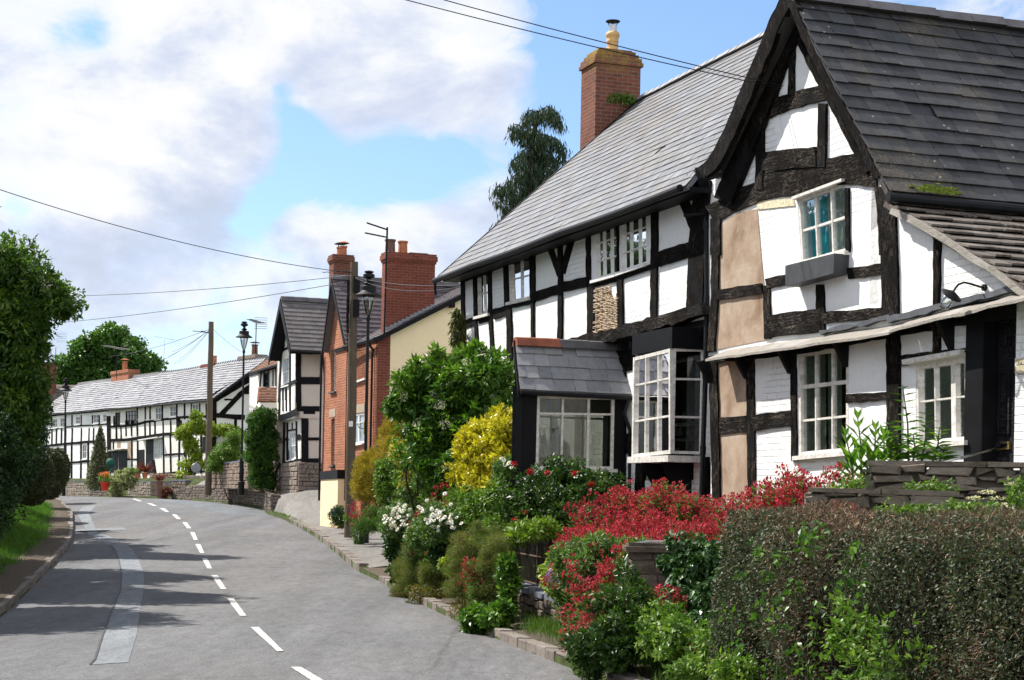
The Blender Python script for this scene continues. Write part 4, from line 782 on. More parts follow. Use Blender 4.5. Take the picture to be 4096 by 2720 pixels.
# lean-to catslide roof, verge and rest of the body
vv = [V(FR.off(.15).at(*FR.off(.15).hit(*cD(x, y)))) for x, y in ((2040, 462), (2361, 660))]; dv = (vv[1]-vv[0]); vend = vv[0]+dv*1.6
mb = MB(); slates(mb, vend, vend+BACK*7, vv[0]+BACK*7, vv[0], 18, .26, .022, wv=.45, loose=.02); mb.build('lean_to_roof', MSM, h2)
mb = MB(); beam(mb, FR.off(.12), cD, [(2062, 486), (2120, 512), (2200, 562), (2290, 622), (2390, 695)], 14, .05, o0=-.05, jit=.02); mb.build('lean_to_verge', MTW, h2)
mb = MB(); g0, g1 = eve, eve+BACK*7
mb.tube([eve+V(-.02, -.03, -.06), eve+BACK*7+V(0, -.03, -.06)], .055, 10); mb.build('gutter', MBLK, h2)
mb = MB(); RB = FR.off(-7.2)
wall(mb, RB, [(sL, .9), (sL, 5.1), (-2.65, 7.8), (-4.97, 5.1), (-9.2, 2.6), (-9.2, .9)]); pe = Plane(FR.at(-9.2, 0)[:2], VN); wall(mb, pe, [(0, .9), (0, 2.7), (-7.2, 2.7), (-7.2, .9)]); pe = Plane(FR.at(-4.9, 0)[:2], VN); wall(mb, pe, [(0, 3.9), (0, 5.2), (-7.2, 5.2), (-7.2, 3.9)]); mb.build('end_wall', MPL, h2)
mb = MB(); mb.prism(FR, [(sL+.012, .9), (sL+.012, 5.1), (sL-.03, 5.1), (sL-.03, .9)], -7, -.003); mb.build('side_post', MT, h2)
mb = MB(); mb.prism(FR.off(-3), [(-.2, .9), (-.2, 5), (-9, 2.6), (-9, .9)], 0, .05); mb.build('dark_backing', MDK, h2)  # added dark sheet standing in for the unlit room
mb = MB()
n_ = 14
for i in range(260):
    c = V(eve)+BACK*random.gauss(.62, .12)+V(0, 0, .03+abs(random.gauss(0, .018)))+(apx-eve)*random.uniform(.0, .02); r = .02
    mb.box((c.x, c.y, c.z-.01), r*2, r*2, r, random.random()*3, jit=.004)
mb.build('moss_clump', m_simple('bright_moss', (.13, .17, .02), .95, .5, 30), h2)
# ---------------- red brick house with yellow gable end ----------------
def roofq(mb, foot, top, back, L, rows, w, th=.012, flip=False, **k):
    if flip: slates(mb, foot+back*L, foot, top, top+back*L, rows, w, th, **k)
    else: slates(mb, foot, foot+back*L, top+back*L, top, rows, w, th, **k)
FB = Plane((-6.1, 56.0), U); h3 = thing('brick_house', FB.at(-3, 1.1), 'red brick house with purple slate roof and yellow rendered gable end', 'house')
sl0 = FB.hit(*cH(668, 600))[0]; sr = FB.hit(*cG(1172, 1100))[0]; ap = FB.off(.22).hit(*cG(789, 545)); apz = ap[1]; ft = FB.off(.22).hit(*cG(903, 1100)); lf = FB.off(.22).hit(*cG(708, 1165))
print('brick', sl0, sr, ap, ft, lf)
sU = FB.hit(*cN(1050, 1100)); slit1 = q4(FB, cN, (1020, 935), (1080, 925), (1078, 1455), (1015, 1470)); slit2 = q4(FB, cH, (736, 540), (764, 532), (762, 900), (733, 910))
mw1 = q4(FB, cD, (812, 800), (846, 790), (844, 872), (811, 884)); mw2 = q4(FB, cH, (905, 502), (994, 490), (992, 727), (903, 745))
hs = [(sl0, .9), (sl0, lf[1]+.2), (ap[0], apz-.22), (ft[0]+.25, ft[1]+.2), (ft[0]+.25, ft[1]-.08), (sr, ft[1]-.08), (sr, .9)]
wm = MB(); wall(wm, FB, hs, [slit1, slit2, mw1, mw2], th=.24); wm.build('wall', MB2, h3)
EB = Plane(FB.at(sr, 0)[:2], VN); qd = EB.hit(*cG(1276, 1200))[0]; ve0 = EB.off(.18).hit(*cG(1165, 1045)); ve1 = EB.off(.18).hit(*cG(1880, 682)); sl_ = (ve1[1]-ve0[1])/(ve1[0]-ve0[0]); print('yellow', qd, ve0, ve1)
rs = -4.0; zR = ve0[1]+sl_*(rs-ve0[0])
wm = MB(); wall(wm, EB, [(qd, .9), (qd, ve0[1]+sl_*(qd-ve0[0])-.05), (rs, zR-.1), (-8.2, ve0[1]), (-8.2, .9)], th=.2); wm.build('gable_wall', MYEL, h3)
wm = MB(); wall(wm, EB, [(-.0, .9), (0, ve0[1]-.05), (qd, ve0[1]+sl_*(qd-ve0[0])-.05), (qd, .9)], th=.2, o=.012); wm.build('shaded_corner_brick', MB3, h3)  # same brick as the front, with this side's shade put into a darker red
bkp = FB.off(-8.1); wm = MB(); wall(wm, bkp, [(sl0, .9), (sl0, ve0[1]), (sr, ve0[1]), (sr, .9)]); pe = Plane(FB.at(sl0, 0)[:2], VN); wall(wm, pe, [(0, .9), (0, ve0[1]-.1), (-4, zR-.3), (-8.1, ve0[1]), (-8.1, .9)], th=-.2); wm.build('end_wall', MB3, h3)
# wing roof
vt = V(FB.at(ap[0], apz, .22)); vf = V(FB.at(ft[0], ft[1], .22)); vl = V(FB.at(lf[0], lf[1], .22)); mb = MB()
roofq(mb, vf, vt, BACK, 6.4, 15, .30, .014); roofq(mb, vl, vt, BACK, 6.4, 15, .3, .014, flip=True); mb.build('wing_roof', MSP, h3)
mb = MB(); ridge(mb, vt+V(0, 0, .04), vt+BACK*6.4+V(0, 0, .04), .15, .1, 14); mb.build('ridge_tiles', MBT, h3)
mb = MB(); Ru = V(U[0], U[1], 0)
e0 = V(FB.at(sl0-1.2, ve0[1], .22)); e1 = V(EB.at(*ve0[:2], .18)); e0 = e1+Ru*5.2; r1_ = V(EB.at(rs, zR, .18)); r0_ = r1_+Ru*5.2
slates(mb, e1, e0, r0_, r1_, 18, .3, .014); b1 = V(EB.at(-8.3, ve0[1]-.05, .18)); slates(mb, b1+Ru*7, b1, r1_, r1_+Ru*7, 12, .35, .014); mb.build('roof', MSP, h3)
mb = MB(); q = (e1+V(0, 0, -.14), e1+V(0, 0, -.0), r1_+V(0, 0, 0), r1_+V(0, 0, -.15)); mb.hexa(q, [x-Ru*.03 for x in q])
for a_, b_ in ((vt, vl), (vt, vf)): q = (b_+V(0, 0, -.17), b_, a_+V(0, 0, .03), a_+V(0, 0, -.2)); mb.hexa(q, [x+V(VN[0], VN[1], 0)*.03 for x in q])
c_ = V(EB.at(-2.2, ve0[1]+sl_*(-2.2-ve0[0])-.13, .1)); mb.box((c_.x, c_.y, c_.z-.12), .12, .25, .14, .35); mb.build('bargeboard', MPAINT, h3)
gt = [e1+V(-.06, -.02, -.05), V(FB.at(ft[0]-.0, ft[1]-.1, .28))]; mb = MB(); mb.tube(gt, .06, 8); dp = V(FB.at(sr+.35, ve0[1]-.1, .2)); mb.tube([dp, dp+V(.15, .06, -.22), V(FB.at(sr+.35, ve0[1]-.4, .06)), V(FB.at(sr+.35, 1.2, .06))], .035, 8)
mb.build('gutter', MBLK, h3); mb = MB(); d2 = V(FB.at(sl0-.05, lf[1]-.1, .1)); mb.tube([d2, V(FB.at(sl0-.02, 1.5, .08))], .035, 8); mb.build('downpipe', MBLK, h3); mb = MB(); mb.tube([V(FB.at(ft[0]-.25, ft[1]-.1, .2)), V(FB.at(ft[0]-.25, ft[1]-.6, .08)), V(FB.at(ft[0]-.25, 1.4, .08))], .035, 8); mb.build('downpipe', MBLK, h3)
window(h3, FB, mw1, cols_list=[(.42, .04)], rows=(.26,), fw=.06, o=-.05, mat=MWH, glass=MPNb); window(h3, FB, mw2, cols_list=[(.45, .04)], rows=(.3,), fw=.06, o=-.05, mat=MWH, glass=MPNb)
window(h3, FB, slit1, 2, (.5,), .05, o=-.14, mat=MWHo, glass=MPN, sill=True, sillm=MBT, label='narrow arched slit window'); window(h3, FB, slit2, 2, (.5,), .05, o=-.14, mat=MWHo, glass=MPN, sillm=MBT, label='narrow lower slit window')
mb = MB(); q = q4(FB, cH, (722, 470), (770, 455), (768, 520), (720, 530)); mb.prism(FB, q, 0, .012); MBF = m_simple('buff_stone', (.38, .30, .22), .8, .2, 9); mb.build('lintel', MBF, h3); mb = MB(); q = q4(FB, cH, (905, 432), (998, 418), (996, 488), (905, 498)); mb.prism(FB, q, 0, .012); mb.build('lintel', MBF, h3)
# chimneys
def chimney(house, pl, sa, sb, z0, z1, depth, pots, mat=MB1, name='chimney', label=None):
    mb = MB()
    def c(e, a, b): mb.prism(pl, [(sa+e, b), (sb-e, b), (sb-e, a), (sa+e, a)], -depth-e, e)
    c(0, z0, z1-.28); c(.03, z1-.28, z1-.21); c(.06, z1-.21, z1-.07); c(.035, z1-.07, z1)
    ch = mb.build(name, mat, house)
    if label: ch['label'] = label
    for f, h, r, m, cowl in pots:
        c0 = V(pl.at(sa+(sb-sa)*f, z1-.01, -depth/2)); mb = MB(); mb.lathe(c0, [(r*1.15, 0), (r*1.15, .03), (r, .05), (r*.92, h-.06), (r*1.1, h-.05), (r*1.1, h), (r*.8, h), (r*.8, h-.2)], 14)
        p_ = mb.build('chimney_pot', m, ch, smooth=False)
        if cowl:
            mb = MB(); mb.lathe(c0+V(0, 0, h+.10), [(r*1.7, 0), (r*1.7, .015), (r*.6, .07), (.001, .08)], 14)
            for k in range(3): mb.tube([c0+V(r*.8*math.cos(k*2.1), r*.8*math.sin(k*2.1), h-.03), c0+V(r*1.1*math.cos(k*2.1), r*1.1*math.sin(k*2.1), h+.11)], .009, 5)
            mb.build('cowl', cowl, p_)
    return ch
pc2 = EB.off(-.3); a_ = pc2.hit(*cG(1246, 600)); b_ = pc2.hit(*cG(1650, 600)); zt_ = pc2.hit(*cG(1450, 340))[1]; print('ch2', a_, b_, zt_)
MDP = m_simple('dark_clay', (.14, .07, .05), .6, .3, 6)
chimney(h3, pc2, a_[0], b_[0], 5.0, zt_, .5, [(.11, .40, .15, MDP, None), (.37, .38, .14, MTERR, None)], MB3, label='broad red brick chimney with two clay pots')
mb = MB(); ff = V(pc2.at(a_[0]+(b_[0]-a_[0])*.68, zt_, -.25)); mb.box((ff.x, ff.y, ff.z), .55, .3, .04, .35); mb.build('capping_slab', MBT, h3)
# lead steps
mb = MB(); n_ = 12
for i in range(n_):
    s_a = a_[0]+(b_[0]-a_[0])*i/n_; zz = ve0[1]+sl_*(s_a-ve0[0]); mb.prism(pc2, [(s_a, zz+.15), (s_a+(b_[0]-a_[0])/n_, zz+.15), (s_a+(b_[0]-a_[0])/n_, zz-.1), (s_a, zz-.1)], 0, .012)
mb.build('lead_flashing', m_simple('lead', (.25, .26, .28), .5, .2, 8), h3)
pc3 = Plane(P(*cG(880, 500), 59.5)[:2], VN); a_ = pc3.hit(*cG(802, 480)); b_ = pc3.hit(*cG(962, 480)); zt_ = pc3.hit(*cG(880, 352))[1]
chimney(h3, pc3, a_[0], b_[0], 5.5, zt_, .6, [(.45, .30, .12, MTERR, MBLK), (.62, .34, .12, MTERR, MTERR)], MB1, label='slimmer brick chimney with cowled orange pots')
# yellow plinth wall in front of the brick house
PLp = Plane(PD(742, 1185, 54.5)[:2], U); y0 = PLp.hit(*cH(652, 1100)); y1 = PLp.hit(*cH(785, 1100)); yt = PLp.hit(*cH(720, 1015))[1]; print('plinth', y0, y1, yt)
pw_ = thing('plinth_wall', PLp.at(y0[0], .9), 'low yellow rendered wall with black coping in front of the brick house', 'wall')
mb = MB(); mb.prism(PLp, [(y0[0], .7), (y0[0], yt), (y1[0], yt+.02), (y1[0], .7)], -2.6, 0); mb.build('wall_body', MYEL, pw_)
mb = MB(); mb.prism(PLp, [(y0[0]+.03, yt), (y0[0]+.03, yt+.25), (y1[0]-.04, yt+.29), (y1[0]-.04, yt+.02)], -2.6, .03); mb.build('coping', MPAINT, pw_)
# ---------------- jettied house ----------------
FJ = Plane(PD(694.6, 1060, 66)[:2], U); FJu = FJ.off(.28); h4 = thing('jettied_house', FJ.at(1.5, 1.9), 'tall jettied black and cream house on a rough stone base, gable to the road', 'house')
apj = FJ.off(.75); a_ = apj.hit(*cN(388, 300)); b_ = apj.hit(*cN(515, 940)); c_ = apj.hit(*cN(262, 1120)); print('jett', a_, b_, c_)
ze = b_[1]; wdt = 3.3; mid = (a_[0]); su0 = FJu.hit(*cN(575, 1200))[0]; su1 = su0+wdt
jt = FJu.hit(*cH(400, 540))[1]; jb = 2.0
uw = q4(FJu, cN, (405, 1050), (500, 1015), (498, 1375), (412, 1402)); lw = q4(FJ, cH, (400, 648), (460, 636), (458, 852), (394, 868)); gw = []
sj0 = FJ.hit(*cH(500, 800))[0]
wm = MB(); wall(wm, FJu, [(su0, jt), (su0, ze+.0), (mid, a_[1]-.15), (su1, ze), (su1, jt)], [uw]); wm.build('wall', MCR, h4)
wm = MB(); wall(wm, FJ, [(sj0, jb), (sj0, jt+.1), (sj0+wdt, jt+.1), (sj0+wdt, jb)], [lw]); wm.build('ground_floor_wall', MCR, h4)
ESj = Plane(FJu.at(su0, 0)[:2], VN); wm = MB(); wall(wm, ESj, [(-.0, jt), (0, ze+.1), (-6, ze+.1), (-6, jt)]); ESl = Plane(FJ.at(sj0, 0)[:2], VN); wall(wm, ESl, [(-.0, jb), (0, jt+.1), (-6, jt+.1), (-6, jb)])
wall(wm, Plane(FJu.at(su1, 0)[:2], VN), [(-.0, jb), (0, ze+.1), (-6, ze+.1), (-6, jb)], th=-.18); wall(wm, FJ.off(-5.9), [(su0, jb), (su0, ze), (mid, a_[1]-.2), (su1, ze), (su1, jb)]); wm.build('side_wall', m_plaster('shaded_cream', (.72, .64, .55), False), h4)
vt = V(apj.at(*a_)); vf = V(apj.at(*b_)); vl = V(apj.at(2*a_[0]-b_[0], ze)); mb = MB(); roofq(mb, vf, vt, BACK, 6.8, 12, .29, .016); roofq(mb, vl, vt, BACK, 6.8, 12, .29, .016, flip=True); mb.build('roof', m_slate('grey_brown_slate', (.10, .09, .09), (.17, .15, .15), (.19, .19, .12), .6, .6, .5, .3), h4)
mb = MB(); ridge(mb, vt+V(0, 0, .05), vt+BACK*6.8+V(0, 0, .05), .16, .12, 13); mb.build('ridge_tiles', MBT, h4)
mb = MB()
for a__, b__ in ((vt, vl), (vt, vf)):
    q = (b__+V(0, 0, -.30), b__, a__+V(0, 0, .02), a__+V(0, 0, -.38)); mb.hexa(q, [x+V(VN[0], VN[1], 0)*.04 for x in q]); q = (b__+V(0, 0, -.14), b__+V(0, 0, -.08), a__+V(0, 0, -.06), a__+V(0, 0, -.12)); mb.hexa(q, [x+BACK*.8 for x in q])
mb.build('bargeboard', MPAINT, h4)
mb = MB(); mb.tube([vf+V(0, 0, -.05)-V(U[0], U[1], 0)*.03, vf+BACK*6.5+V(0, 0, -.07)-V(U[0], U[1], 0)*.03], .05, 8); mb.build('gutter', MBLK, h4)
mb = MB()
for pl_, conv, L in ((FJu, cN, [([(320, 1000), (420, 945), (520, 890)], 22), ([(395, 1010), (380, 1300), (368, 1600)], 18), ([(508, 1000), (508, 1570)], 12), ([(370, 1425), (440, 1400), (580, 1330)], 38), ([(420, 1430), (418, 1570)], 9), ([(458, 1420), (456, 1570)], 9), ([(478, 760), (478, 900)], 8), ([(432, 860), (432, 930)], 8)]),
                     (FJu, cH, [([(335, 290), (330, 540)], 10), ([(360, 300), (360, 480)], 6), ([(386, 300), (386, 480)], 6), ([(414, 270), (416, 480)], 8), ([(330, 535), (400, 515), (470, 480)], 44)]),
                     (FJ, cH, [([(372, 570), (365, 880)], 12), ([(395, 570), (395, 880)], 8), ([(432, 570), (432, 620)], 5), ([(400, 632), (465, 622)], 12), ([(365, 705), (400, 695)], 18), ([(468, 690), (500, 675)], 40), ([(465, 560), (470, 870)], 8), ([(350, 880), (500, 860)], 16)])):
    for pts, w in L: beam(mb, pl_, conv, pts, w, .03, o0=-.02, jit=.006)
for pl_, conv, L in ((ESj, cN, [([(605, 960), (605, 1600)], 66), ([(640, 1325), (900, 1325)], 90), ([(590, 985), (900, 985)], 20), ([(890, 1000), (880, 1300)], 16)]), (ESj, cH, [([(478, 260), (482, 480)], 40), ([(500, 460), (650, 460)], 40)]),
                     (ESl, cH, [([(528, 490), (528, 870)], 54), ([(550, 697), (650, 697)], 24), ([(500, 866), (650, 866)], 34), ([(500, 490), (650, 490)], 26)])):
    for pts, w in L: beam(mb, pl_, conv, pts, w, .025, o0=-.02, jit=.006)
mb.build('timber_frame', MPAINT, h4)
window(h4, FJu, uw, 4, (.5,), .06, .03, mat=MWH, glass=MPNb, sillm=MWH); window(h4, FJ, lw, 4, (.5,), .06, .03, mat=MWH, glass=MPNb, sillm=MWH)
MRUB = m_stone('rubble', [(.15, .12, .10), (.23, .18, .15), (.3, .25, .21)], lamt=.2)
def rubble(mb, pl, s0, s1, z0, z1f, o=0.0, ch=.13, cw=.28, gap=.014, dep=.10, jit=.015):
    """coursed rubble facing: individual stones on a plane; z1f(s) = top"""
    z = z0
    zmax = max(z1f(s0), z1f(s1), z1f((s0+s1)/2)); sg = 1 if s1 > s0 else -1
    while z < zmax-.02:
        h = ch*random.uniform(.7, 1.35); s = 0; Ls = abs(s1-s0)
        while s < Ls:
            w = cw*random.uniform(.5, 1.5); a, b = s0+sg*s, s0+sg*min(Ls, s+w); s += w; zt = min(z+h, z1f((a+b)/2))
            if zt-z < .03 or abs(b-a) < .03: continue
            g = gap/2; J = lambda: random.uniform(-jit, jit)
            p = [(a+sg*g+J(), zt-g+J()), (b-sg*g+J(), zt-g+J()), (b-sg*g+J(), z+g+J()), (a+sg*g+J(), z+g+J())]
            f = random.uniform(0, .03); c = (sum(x for x, _ in p)/4, sum(y for _, y in p)/4)
            inn = [pl.at(x, y, o-dep) for x, y in p]; mid_ = [pl.at(x, y, o+f) for x, y in p]; fr = [pl.at(c[0]+(x-c[0])*.82, c[1]+(y-c[1])*.75, o+f+.02) for x, y in p]
            mb.add(inn+mid_+fr, [(8, 9, 10, 11)]+[(k, (k+1) % 4, 4+(k+1) % 4, 4+k) for k in range(4)]+[(4+k, 4+(k+1) % 4, 8+(k+1) % 4, 8+k) for k in range(4)])
        z += h
mb = MB(); bz = FJ.hit(*cH(400, 885))[1]; rubble(mb, FJ, sj0-.02, sj0+wdt, 1.2, lambda s: bz, .12, .16, .3); rubble(mb, ESl, .12, -3, 1.2, lambda s: bz, .1, .16, .3)
mb.prism(FJ, [(sj0, 1.2), (sj0, bz-.03), (sj0+wdt, bz-.03), (sj0+wdt, 1.2)], -3, .08); mb.build('stone_base', MRUB, h4)
mb = MB(); g_ = [FJ.at(sj0+2.7, 2.95, .25), FJ.at(sj0+2.8, 2.9, .2), FJ.at(sj0+2.95, 2.6, .3), FJ.at(sj0+3.0, 1.8, .4)]; mb.tube(g_, .04, 6); mb.build('downpipe', MBLK, h4); mb = MB(); mb.tube([FJ.off(.1).at(*FJ.off(.1).hit(*cH(660, 10))), ESj.at(-1.55, 3.2, .1), ESj.at(-1.55, 2.1, .1)], .04, 6); mb.build('downpipe', MBLK, h4)
# ---------------- little tiled link house ----------------
FK = Plane(PD(640, 900, 74)[:2], U); h5 = thing('tiled_house', FK.at(2, 2.1), 'small cream house with brown clay tile roof between the jettied house and the cottage row', 'house')
k0 = FK.hit(*cN(345, 1300))[0]; k1 = FK.hit(*cN(20, 1400))[0]; kz = FK.hit(*cN(300, 1180))[1]; kw = q4(FK, cN, (185, 1240), (236, 1225), (232, 1400), (180, 1405)); print('link', k0, k1, kz)
wm = MB(); wall(wm, FK, [(k0-2.0, 1.9), (k0-2.0, kz), (k1+.5, kz), (k1+.5, 1.9)], [kw]); pe = Plane(FK.at(k1+.5, 0)[:2], VN); wall(wm, pe, [(0, 1.9), (0, kz), (-2.6, kz+2.2), (-5, kz), (-5, 1.9)], th=-.15); wall(wm, FK.off(-5), [(k0-2, 1.9), (k0-2, kz), (k1+.5, kz), (k1+.5, 1.9)]); wm.build('wall', MCR, h5)
ke = FK.off(.35); f0 = ke.hit(*cN(15, 1225)); f1 = ke.hit(*cN(280, 1130)); E0_ = V(ke.at(f0[0]+.3, (f0[1]+f1[1])/2)); E1_ = V(ke.at(k0-2.0, (f0[1]+f1[1])/2)); R0_ = E0_+BACK*2.9+V(0, 0, 2.3); R1_ = E1_+BACK*2.9+V(0, 0, 2.3)
mb = MB(); slates(mb, E1_, E0_, R0_, R1_, 20, .18, .014, loose=.01); slates(mb, E0_+BACK*5.8, E1_+BACK*5.8, R1_, R0_, 8, .4, .014); mb.build('roof', MTILE, h5)
mb = MB(); mb.tube([E0_+V(0, 0, -.04), E1_+V(0, 0, -.04)], .05, 6); mb.build('gutter', MBLK, h5)
mb = MB()
for pts, w in (([(150, 1210), (130, 1400)], 9), ([(182, 1200), (180, 1400)], 12), ([(240, 1190), (238, 1400)], 10), ([(294, 1170), (292, 1400)], 8), ([(328, 1160), (330, 1400)], 8), ([(352, 1160), (352, 1400)], 10), ([(0, 1260), (360, 1150)], 26), ([(236, 1225), (180, 1240)], 10)): beam(mb, FK, cN, pts, w, .03, jit=.005)
mb.build('timber_frame', MPAINT, h5); window(h5, FK, kw, 2, (.6,), .05, .03, mat=MPAINT, glass=MPN)
# its small tiled porch
a_ = PD(595, 925, 71.5); b_ = PD(641, 925, 71.5); c_ = PD(598, 893, 72.3); d_ = PD(641, 893, 72.3)
mb = MB(); slates(mb, a_, b_, d_, c_, 9, .17, .016, loose=.015); slates(mb, V(b_)+V(0, 1.6, 0), V(a_)+V(0, 1.6, 0), c_, d_, 5, .3); pr_ = mb.build('porch_roof', MTILE, h5)
mb = MB(); mb.box(((a_[0]+b_[0])/2+.05, 72.3, 2.0), .75, 1.5, a_[2]-2.0); mb.build('porch_wall', MCR, h5)
mb = MB(); q = (V(a_), V(a_)+V(0, 0, -.12), V(c_)+V(0, 0, -.12), V(c_)); mb.hexa(q, [x+V(-.05, 0, 0) for x in q]); mb.build('porch_verge', MRT, h5)
# ---------------- long cottage row beyond the crest ----------------
RU = (-.549, .836); RV = Vector((.836, .549, 0)); FW = Plane((-16.4, 95.0), RU); RN = (-.836, -.549)
h6 = thing('row_cottage', FW.at(8, 2.5), 'cream panelled half of the far cottage row with timbered end gable', 'cottage'); h7 = thing('row_cottage', FW.at(25, 2.5), 'whiter left half of the far cottage row behind the dark hedge', 'cottage')
sJ = FW.hit(*cL(1143, 900))[0]; print('sJ', sJ)
def wlist(conv, L, pl=FW): return [q4(pl, conv, *q) for q in L]
WM = wlist(cM, [((315, 595), (385, 590), (382, 725), (318, 730)), ((466, 582), (537, 575), (538, 698), (468, 703)), ((703, 563), (772, 558), (775, 690), (706, 695))]); WD = wlist(cM, [((6, 642), (128, 630), (128, 780), (8, 790)), ((303, 935), (394, 912), (391, 1142), (300, 1150))])
WDk = wlist(cL, [((1205, 655), (1258, 650), (1255, 785), (1203, 790))])
DM = wlist(cM, [((222, 942), (300, 930), (298, 1290), (222, 1300)), ((138, 1045), (205, 1040), (205, 1230), (138, 1235)), ((815, 910), (850, 905), (845, 1070), (812, 1075))]) + wlist(cL, [((1155, 1055), (1235, 1050), (1235, 1280), (1155, 1285)), ((1240, 1060), (1332, 1050), (1332, 1250), (1245, 1260))])
wm = MB(); wall(wm, FW, [(0, 2.2), (0, 6.85), (sJ, 6.85), (sJ, 2.2)], WM+WD+WDk); ge = Plane(FW.at(0, 0)[:2], RN); wall(wm, ge, [(0, 2.2), (0, 6.85), (-2.9, 9.1), (-5.8, 6.85), (-5.8, 2.2)]); wall(wm, FW.off(-5.8), [(0, 2.2), (0, 6.85), (sJ, 6.85), (sJ, 2.2)]); wm.build('wall', MCR, h6)
WL = wlist(cL, [((548, 715), (602, 712), (600, 812), (548, 818)), ((628, 705), (680, 702), (680, 805), (628, 810)), ((790, 690), (842, 686), (842, 775), (790, 782)), ((975, 668), (1035, 664), (1035, 765), (975, 772)), ((1072, 665), (1115, 660), (1118, 755), (1075, 762)), ((860, 985), (910, 980), (905, 1140), (860, 1145)), ((605, 1015), (675, 1010), (672, 1120), (610, 1125))])
wm = MB(); wall(wm, FW, [(sJ, 2.2), (sJ, 6.85), (30, 6.85), (30, 2.2)], WL); wall(wm, FW.off(-5.8), [(sJ, 2.2), (sJ, 6.85), (30, 6.85), (30, 2.2)]); wall(wm, Plane(FW.at(30, 0)[:2], RN), [(0, 2.2), (0, 6.85), (-2.9, 9.1), (-5.8, 6.85), (-5.8, 2.2)], th=-.15); wm.build('wall', MPL, h7)
for q in WM: window(h6, FW, q, 2, (.5,), .07, .03, mat=MWH, glass=MPN)
for q in WD+WDk: window(h6, FW, q, 4, (.33, .66), .05, .02, mat=MPAINT if q is not WD[1] else MWHo, glass=MPNb if q is WD[1] else MPN, sill=False)
for q in WL: window(h7, FW, q, 2, (.5,), .08, .03, mat=MWH, glass=MPN)
for q in DM: mb = MB(); mb.prism(FW, q, -.01, .03); mb.build('door', MPAINT, h6)
mb = MB(); q = wlist(cM, [((190, 938), (395, 908), (395, 918), (190, 948))])[0]; mb.prism(FW, q, 0, .35); mb.build('door_canopy', MWH, h6)
q = wlist(cL, [((1180, 1050), (1335, 1032), (1335, 1042), (1180, 1062))])[0]; mb = MB(); mb.prism(FW, q, 0, .4); mb.build('door_canopy', MTW, h6)
for pts in (((1225, 958), (1262, 956), (1262, 1020), (1225, 1022)), ((1333, 965), (1378, 960), (1372, 1135), (1335, 1138))): mb = MB(); mb.prism(FW, q4(FW, cL, *pts), -.01, .012); mb.build('tan_panel', MTAN, h6)
mb = MB()
TT = [([(-150, 800), (0, 795), (130, 778), (215, 752), (400, 727), (560, 705), (900, 690)], 22), ([(-150, 945), (0, 940), (210, 912), (400, 882), (560, 868), (930, 850)], 30), ([(400, 1098), (560, 1085), (700, 1080)], 18), ([(20, 1148), (135, 1140)], 16), ([(310, 1300), (560, 1278), (930, 1262)], 20), ([(-150, 608), (0, 604), (440, 560), (910, 508)], 22)]
for x in (131, 215, 265, 393, 545, 626, 695, 783, 852): TT.append(([(x, 560), (x+1, 725)], 10))
for x in (12, 70, 130, 212, 262, 316, 400, 480, 590, 665, 745, 838): TT.append(([(x, 735), (x+2, 900)], 11))
TT += [([(560, 700), (562, 900)], 38), ([(75, 940), (76, 1240)], 10), ([(135, 930), (137, 1240)], 11), ([(402, 890), (408, 1290)], 14), ([(476, 890), (482, 1280)], 13), ([(572, 890), (565, 1280)], 15), ([(640, 900), (636, 1280)], 14), ([(700, 900), (696, 1280)], 12), ([(800, 880), (798, 1290)], 16), ([(300, 1150), (320, 1290)], 22), ([(-110, 690), (-110, 800)], 12), ([(-88, 800), (-85, 940)], 12), ([(-40, 800), (-38, 940)], 10), ([(-120, 940), (-118, 1080)], 10)]
for pts, w in TT: beam(mb, FW, cM, pts, w, .03, jit=.02)
beam(mb, FW, cL, [(1140, 690), (1146, 1260)], 34, .05); 
for pts, w in (([(928, 535), (928, 860), (915, 1240)], 52), ([(905, 520), (1180, 350), (1440, 215)], 95), ([(1000, 680), (1215, 450), (1420, 300)], 50), ([(1040, 522), (1130, 517)], 18), ([(1240, 440), (1420, 440)], 42), ([(940, 682), (1250, 705)], 50), ([(1337, 440), (1337, 640)], 36), ([(1155, 700), (1155, 860)], 28)): beam(mb, ge, cM, pts, w, .03, jit=.02)
mb.build('timber_frame', MT, h6)
mb = MB(); TT = [([(440, 855), (560, 825), (760, 797), (860, 790), (1130, 776)], 13), ([(440, 1010), (600, 990), (860, 965), (1000, 955)], 24), ([(680, 1182), (850, 1168), (940, 1160)], 20), ([(440, 700), (700, 668), (1140, 632)], 16)]
for x in (545, 690, 757, 852, 970, 1040): TT.append(([(x, 680), (x, 800)], 9))
for x in (492, 546, 592, 645, 688, 757, 852, 932, 980, 1035): TT.append(([(x+2, 815), (x-2, 985)], 10))
for x in (690, 752, 850, 925): TT.append(([(x, 970), (x-2, 1370)], 13))
for pts, w in TT: beam(mb, FW, cL, pts, w, .03, jit=.015)
mb.build('timber_frame', MT, h7)
def rowroof(hs, s0, s1, segs, z0=6.86, z1=9.24):
    mb = MB()
    for a, b in segs:
        w0 = .10*noise.noise((a*.13, 0, 0)); w1 = .10*noise.noise((b*.13, 0, 0))
        A_, B_ = V(FW.at(a, z0+w0, .32)), V(FW.at(b, z0+w1, .32)); D2, C2 = V(FW.at(a, z1+w0, -2.9)), V(FW.at(b, z1+w1, -2.9)); slates(mb, A_, B_, C2, D2, 15, .36, .02, wv=.45, loose=.02)
        A2, B2 = V(FW.at(a, z0, -6.1)), V(FW.at(b, z0, -6.1)); slates(mb, B2, A2, D2, C2, 6, .8, .03)
    mb.build('roof', MSLf, hs)
rowroof(h6, 0, sJ, [(-.45, 4), (4, 8), (8, 12), (12, sJ)]); rowroof(h7, sJ, 30, [(sJ, 19), (19, 23), (23, 27), (27, 30.3)])
mb = MB()
